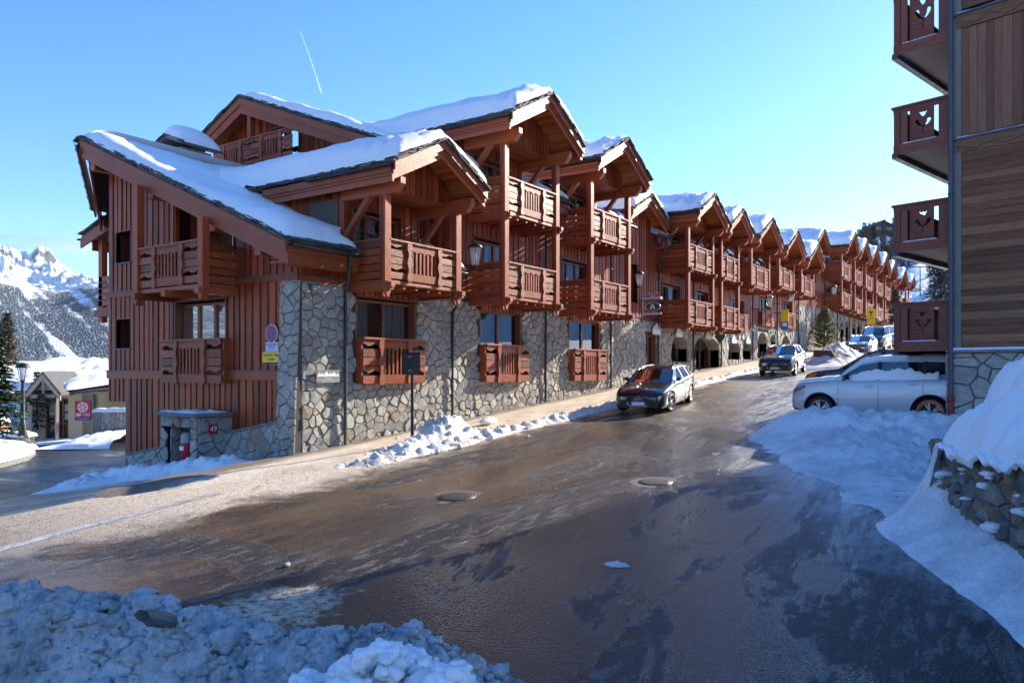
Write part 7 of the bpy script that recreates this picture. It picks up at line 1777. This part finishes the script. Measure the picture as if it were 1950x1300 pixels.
# two conifer patterns copied over the hill
protos = []
for q, (mat, sp_, ly) in enumerate(((M['needle'], .30, 15),(M['needle'], .62, 15),(M['twig'], .18, 13))):
    o = tree('conifer_tree', (0,0,0), 11, 2.6, 60+q, None, None, mat, ly, 7, 9, sp_, nl=1.25, base=.06, droop=.35); protos.append(o)
TL = ['dark conifer on the wooded hill above the far chalet roofs', 'snow-laden conifer on the wooded hill beside the piste', 'bare brownish conifer on the wooded hill above the far chalet roofs']
GRP = ['dark conifers on the far hill', 'snowy conifers on the far hill', 'brownish conifers on the far hill']
used = [False]*3
def put(q, px, Y, H, base_t=None):
    t = (px-CX)/F; s_, l_ = cw(t*Y, Y); z = hz_(t, Y)-.3
    if used[q]: o = copy_tree(protos[q])
    else: o = protos[q]; used[q] = True
    o.location = (s_, l_, z); k = H/11; o.scale = (k, k, k*rnd.uniform(.95,1.15)); o.rotation_euler = (0,0,rnd.uniform(0,6.28))
    o['label'] = TL[q]; o['category'] = 'tree'; o['group'] = GRP[q]; return o
rnd = random.Random(21)
for px, H in ((1634,9),(1645,12),(1648,11),(1652,9),(1664,10),(1628,7),(1702,13),(1707,10),(1640,8),(1618,9)):
    put(0, px, 428+rnd.uniform(-6,6), H)
for k in range(120):
    Y = rnd.uniform(312, 425); px = rnd.uniform(1600, 1815)
    q = 2 if rnd.random() < .33 and px < 1720 else (1 if rnd.random() < .55 or px > 1700 else 0)
    put(q, px, Y, rnd.uniform(7, 11))
for k in range(14): put(1, 1700+k*7.5+rnd.uniform(-3,3), 304+rnd.uniform(-2,3), rnd.uniform(6.5,8.5))
for px, Y, H in ((1780,190,12.5),(1792,196,15),(1801,188,17),(1812,192,18),(1790,215,14),(1770,240,8),(1806,210,19),(1822,200,18)): put(1, px, Y, H)
# house on the brow of the hill
hy = 432; hp = cw((1683-CX)/F*hy, hy); hzz = hz_((1683-CX)/F, hy)
o = empty('hilltop_chalet', (hp[0],hp[1],hzz), 'wide brown chalet with a shallow gable on the brow of the wooded hill', 'chalet'); fx_ = Vector(cw(1,.15)).normalized(); fy_ = Vector((-fx_[1], fx_[0]))
hpnt = lambda a, z, d: (hp[0]+fx_[0]*a-fy_[0]*d, hp[1]+fx_[1]*a-fy_[1]*d, hzz+z)
mb = MB(); mpoly(mb, hpnt, [(-7.5,-3),(9,-3),(9,4.2),(-1,8.3),(-7.5,4.6)], -8, 0); mb.build('wall', plain('dark brown boards', (.10,.042,.026), .7), o)
mb = MB(); mpoly(mb, hpnt, [(-10.5,3.2),(-1,8.6),(11,4.0),(11,4.5),(-1,9.2),(-10.5,3.8)], -9, 1.2); mb.build('roof', plain('hill roof boards', (.16,.07,.045), .7), o)
mb = MB(); mpoly(mb, hpnt, [(1.2,7.6),(3.2,6.9),(3.2,9.4),(1.2,9.4)], -3, -2); mb.build('chimney', M['cap'], o)
for a in (-4,-2,0,2,4): 
    mb = MB(); mbox(mb, hpnt, a-.8, a+.8, 3.6, 5.4, 0, .1); mb.build('window', plain('far window', (.25,.30,.36), .1), o)
# lift: mast, cable, chairs
def lift_pt(px, py, Y): t = (px-CX)/F; s_, l_ = cw(t*Y, Y); return Vector((s_, l_, Y*(HY-py)/F))
a = lift_pt(1752, 560, 205); o = empty('lift_mast', (a[0],a[1],hz_((1752-CX)/F,205)), 'slim grey ski lift mast on the blue-shaded piste', 'lift mast')
mb = MB(); b0 = lift_pt(1753,572,205); b1 = lift_pt(1752,507,205); mb.tube([b0+Vector((0,0,-6)), b1], [.2,.12], 8); mb.build('post', M['cap'], o); mb = MB(); d_ = Vector(cw(1,0)); mb.bar(b1+Vector((-d_[0]*2.4,-d_[1]*2.4,-.2)), b1+Vector((d_[0]*2.4,d_[1]*2.4,-.2)), .25,.25); mb.build('crossarm', M['cap'], o)
mb = MB(); mb.tube([lift_pt(1722,556,150), lift_pt(1752,549,205), lift_pt(1800,557,330)], .06, 5); mb.tube([lift_pt(1722,571,150), lift_pt(1752,556,205), lift_pt(1790,563,330)], .06, 5); tag(mb.build('lift_cable', M['iron']), 'thin ski lift cables crossing the blue-shaded piste', 'cable')
for k, (px, py, Y, lab) in enumerate(((1737,553,165,'grey ski lift chair with a rounded hood, nearest and largest of the lift chairs'),(1758,555,215,'ski lift chair hanging just right of the grey mast'),(1741,541,230,'ski lift chair hanging high left of the grey mast'),(1749,497,300,'ski lift cabin high on the piste just below the wood'))):
    c = lift_pt(px, py, Y); o = empty('lift_chair', tuple(c), lab, 'lift chair', 'chairs of the ski lift'); k_ = 1.0 if k else 1.3
    ee = Vector((*cw(1,0),0)); ff = Vector((*cw(0,1),0)); q = lambda a, b, z: c+ee*a*k_+ff*b*k_+Vector((0,0,z*k_))
    mb = MB(); mb.bar(q(-1.2,0,-.2), q(1.2,0,-.2), .6, .15); mb.bar(q(-1.2,.35,.2), q(1.2,.35,.2), .12, .8); mb.build('bench', plain('grey lift shell', (.35,.37,.40), .4) if k != 3 else red, o)
    mb = MB(); mb.tube([q(-1.2,0,-.2), q(-1.2,0,.9), q(0,.1,1.3), q(1.2,0,.9), q(1.2,0,-.2)], .07, 6); mb.tube([q(0,.1,1.3), q(0,.1,2.6)], .06, 6); mb.build('hanger', M['cap'], o)
# ------------------------------------------------------------------ sky: cirrus wisp and contrail
def veil(name, strength, vec_scale):
    g = G(name, (.9,.92,.95), 1.0); n_ = g.noise(1.0, g.co(vec_scale), 7, .65, .6); tc = g.nt.nodes.new('ShaderNodeTexCoord')
    uv = g.sep(tc.outputs['Generated']); e = g.math('MULTIPLY', g.sm(uv[0], 0, .3), g.math('SUBTRACT', 1.0, g.sm(uv[0], .7, 1.0)))
    e2 = g.math('MULTIPLY', g.sm(uv[2], 0, .45), g.math('SUBTRACT', 1.0, g.sm(uv[2], .55, 1.0)))
    a = g.math('MULTIPLY', g.math('MULTIPLY', e, e2), g.math('MULTIPLY', g.ramp(n_, [(.36,0.0),(.66,1.0)]), strength))
    nt = g.nt; nt.nodes.remove(g.b); tr = g.n('BsdfTransparent'); df = g.n('BsdfTranslucent', Color=(.95,.96,1,1)); d2 = g.n('BsdfDiffuse', Color=(.95,.96,1,1)); ad = g.nt.nodes.new('ShaderNodeMixShader'); g.set(ad.inputs[1], df.outputs[0]); g.set(ad.inputs[2], d2.outputs[0])
    m = g.nt.nodes.new('ShaderNodeMixShader'); g.set(m.inputs[0], a); g.set(m.inputs[1], tr.outputs[0]); g.set(m.inputs[2], ad.outputs[0]); nt.links.new(m.outputs[0], g.out.inputs['Surface']); return g.mat
cl = veil('cirrus veil', .8, (.0012,.0012,.006))
mb = MB(); n = 40; Y = 9000
mb.grid(lambda u, v: (lambda p: (p[0]+0*u, p[1], p[2]+120*math.sin(u*3)))(lift_pt(lerp(-160,260,u), lerp(512,448,v), Y+1500*(v-.5))), n, 8)
tag(mb.build('cirrus_cloud', cl, recalc=False), kind='structure')
mb = MB(); mb.tube([lift_pt(lerp(571,612,k/6), lerp(58,178,k/6)-4*math.sin(k/6*3), 7000+k*60) for k in range(7)], [2.2,2.4,2.6,3,4,5,5.5], 10)
g = G('ice vapour'); nt = g.nt; t_ = g.n('BsdfTransparent'); m_ = nt.nodes.new('ShaderNodeMixShader'); g.b.inputs['Base Color'].default_value = (.9,.92,.95,1); g.b.inputs['Roughness'].default_value = 1
g.set(m_.inputs[0], g.ramp(g.noise(.02, None, 5, .7), [(.3,.08),(.6,.42)])); g.set(m_.inputs[1], t_.outputs[0]); g.set(m_.inputs[2], g.b.outputs[0]); nt.links.new(m_.outputs[0], g.out.inputs['Surface'])
tag(mb.build('contrail', g.mat), kind='structure')
# thin mountain air: far slopes fade to blue
mb = MB(); mb.box(-3800, 3800, -3800, 6200, -22, 1150)
hz = bpy.data.materials.new('mountain air'); hz.use_nodes = True; nt = hz.node_tree; nt.nodes.remove(nt.nodes['Principled BSDF'])
pv = nt.nodes.new('ShaderNodeVolumePrincipled'); pv.inputs['Color'].default_value = (.72,.85,1,1); pv.inputs['Density'].default_value = 2.6e-5; pv.inputs['Anisotropy'].default_value = .2
nt.links.new(pv.outputs[0], nt.nodes['Material Output'].inputs['Volume'])
if HAZE: tag(mb.build('haze', hz), kind='stuff')
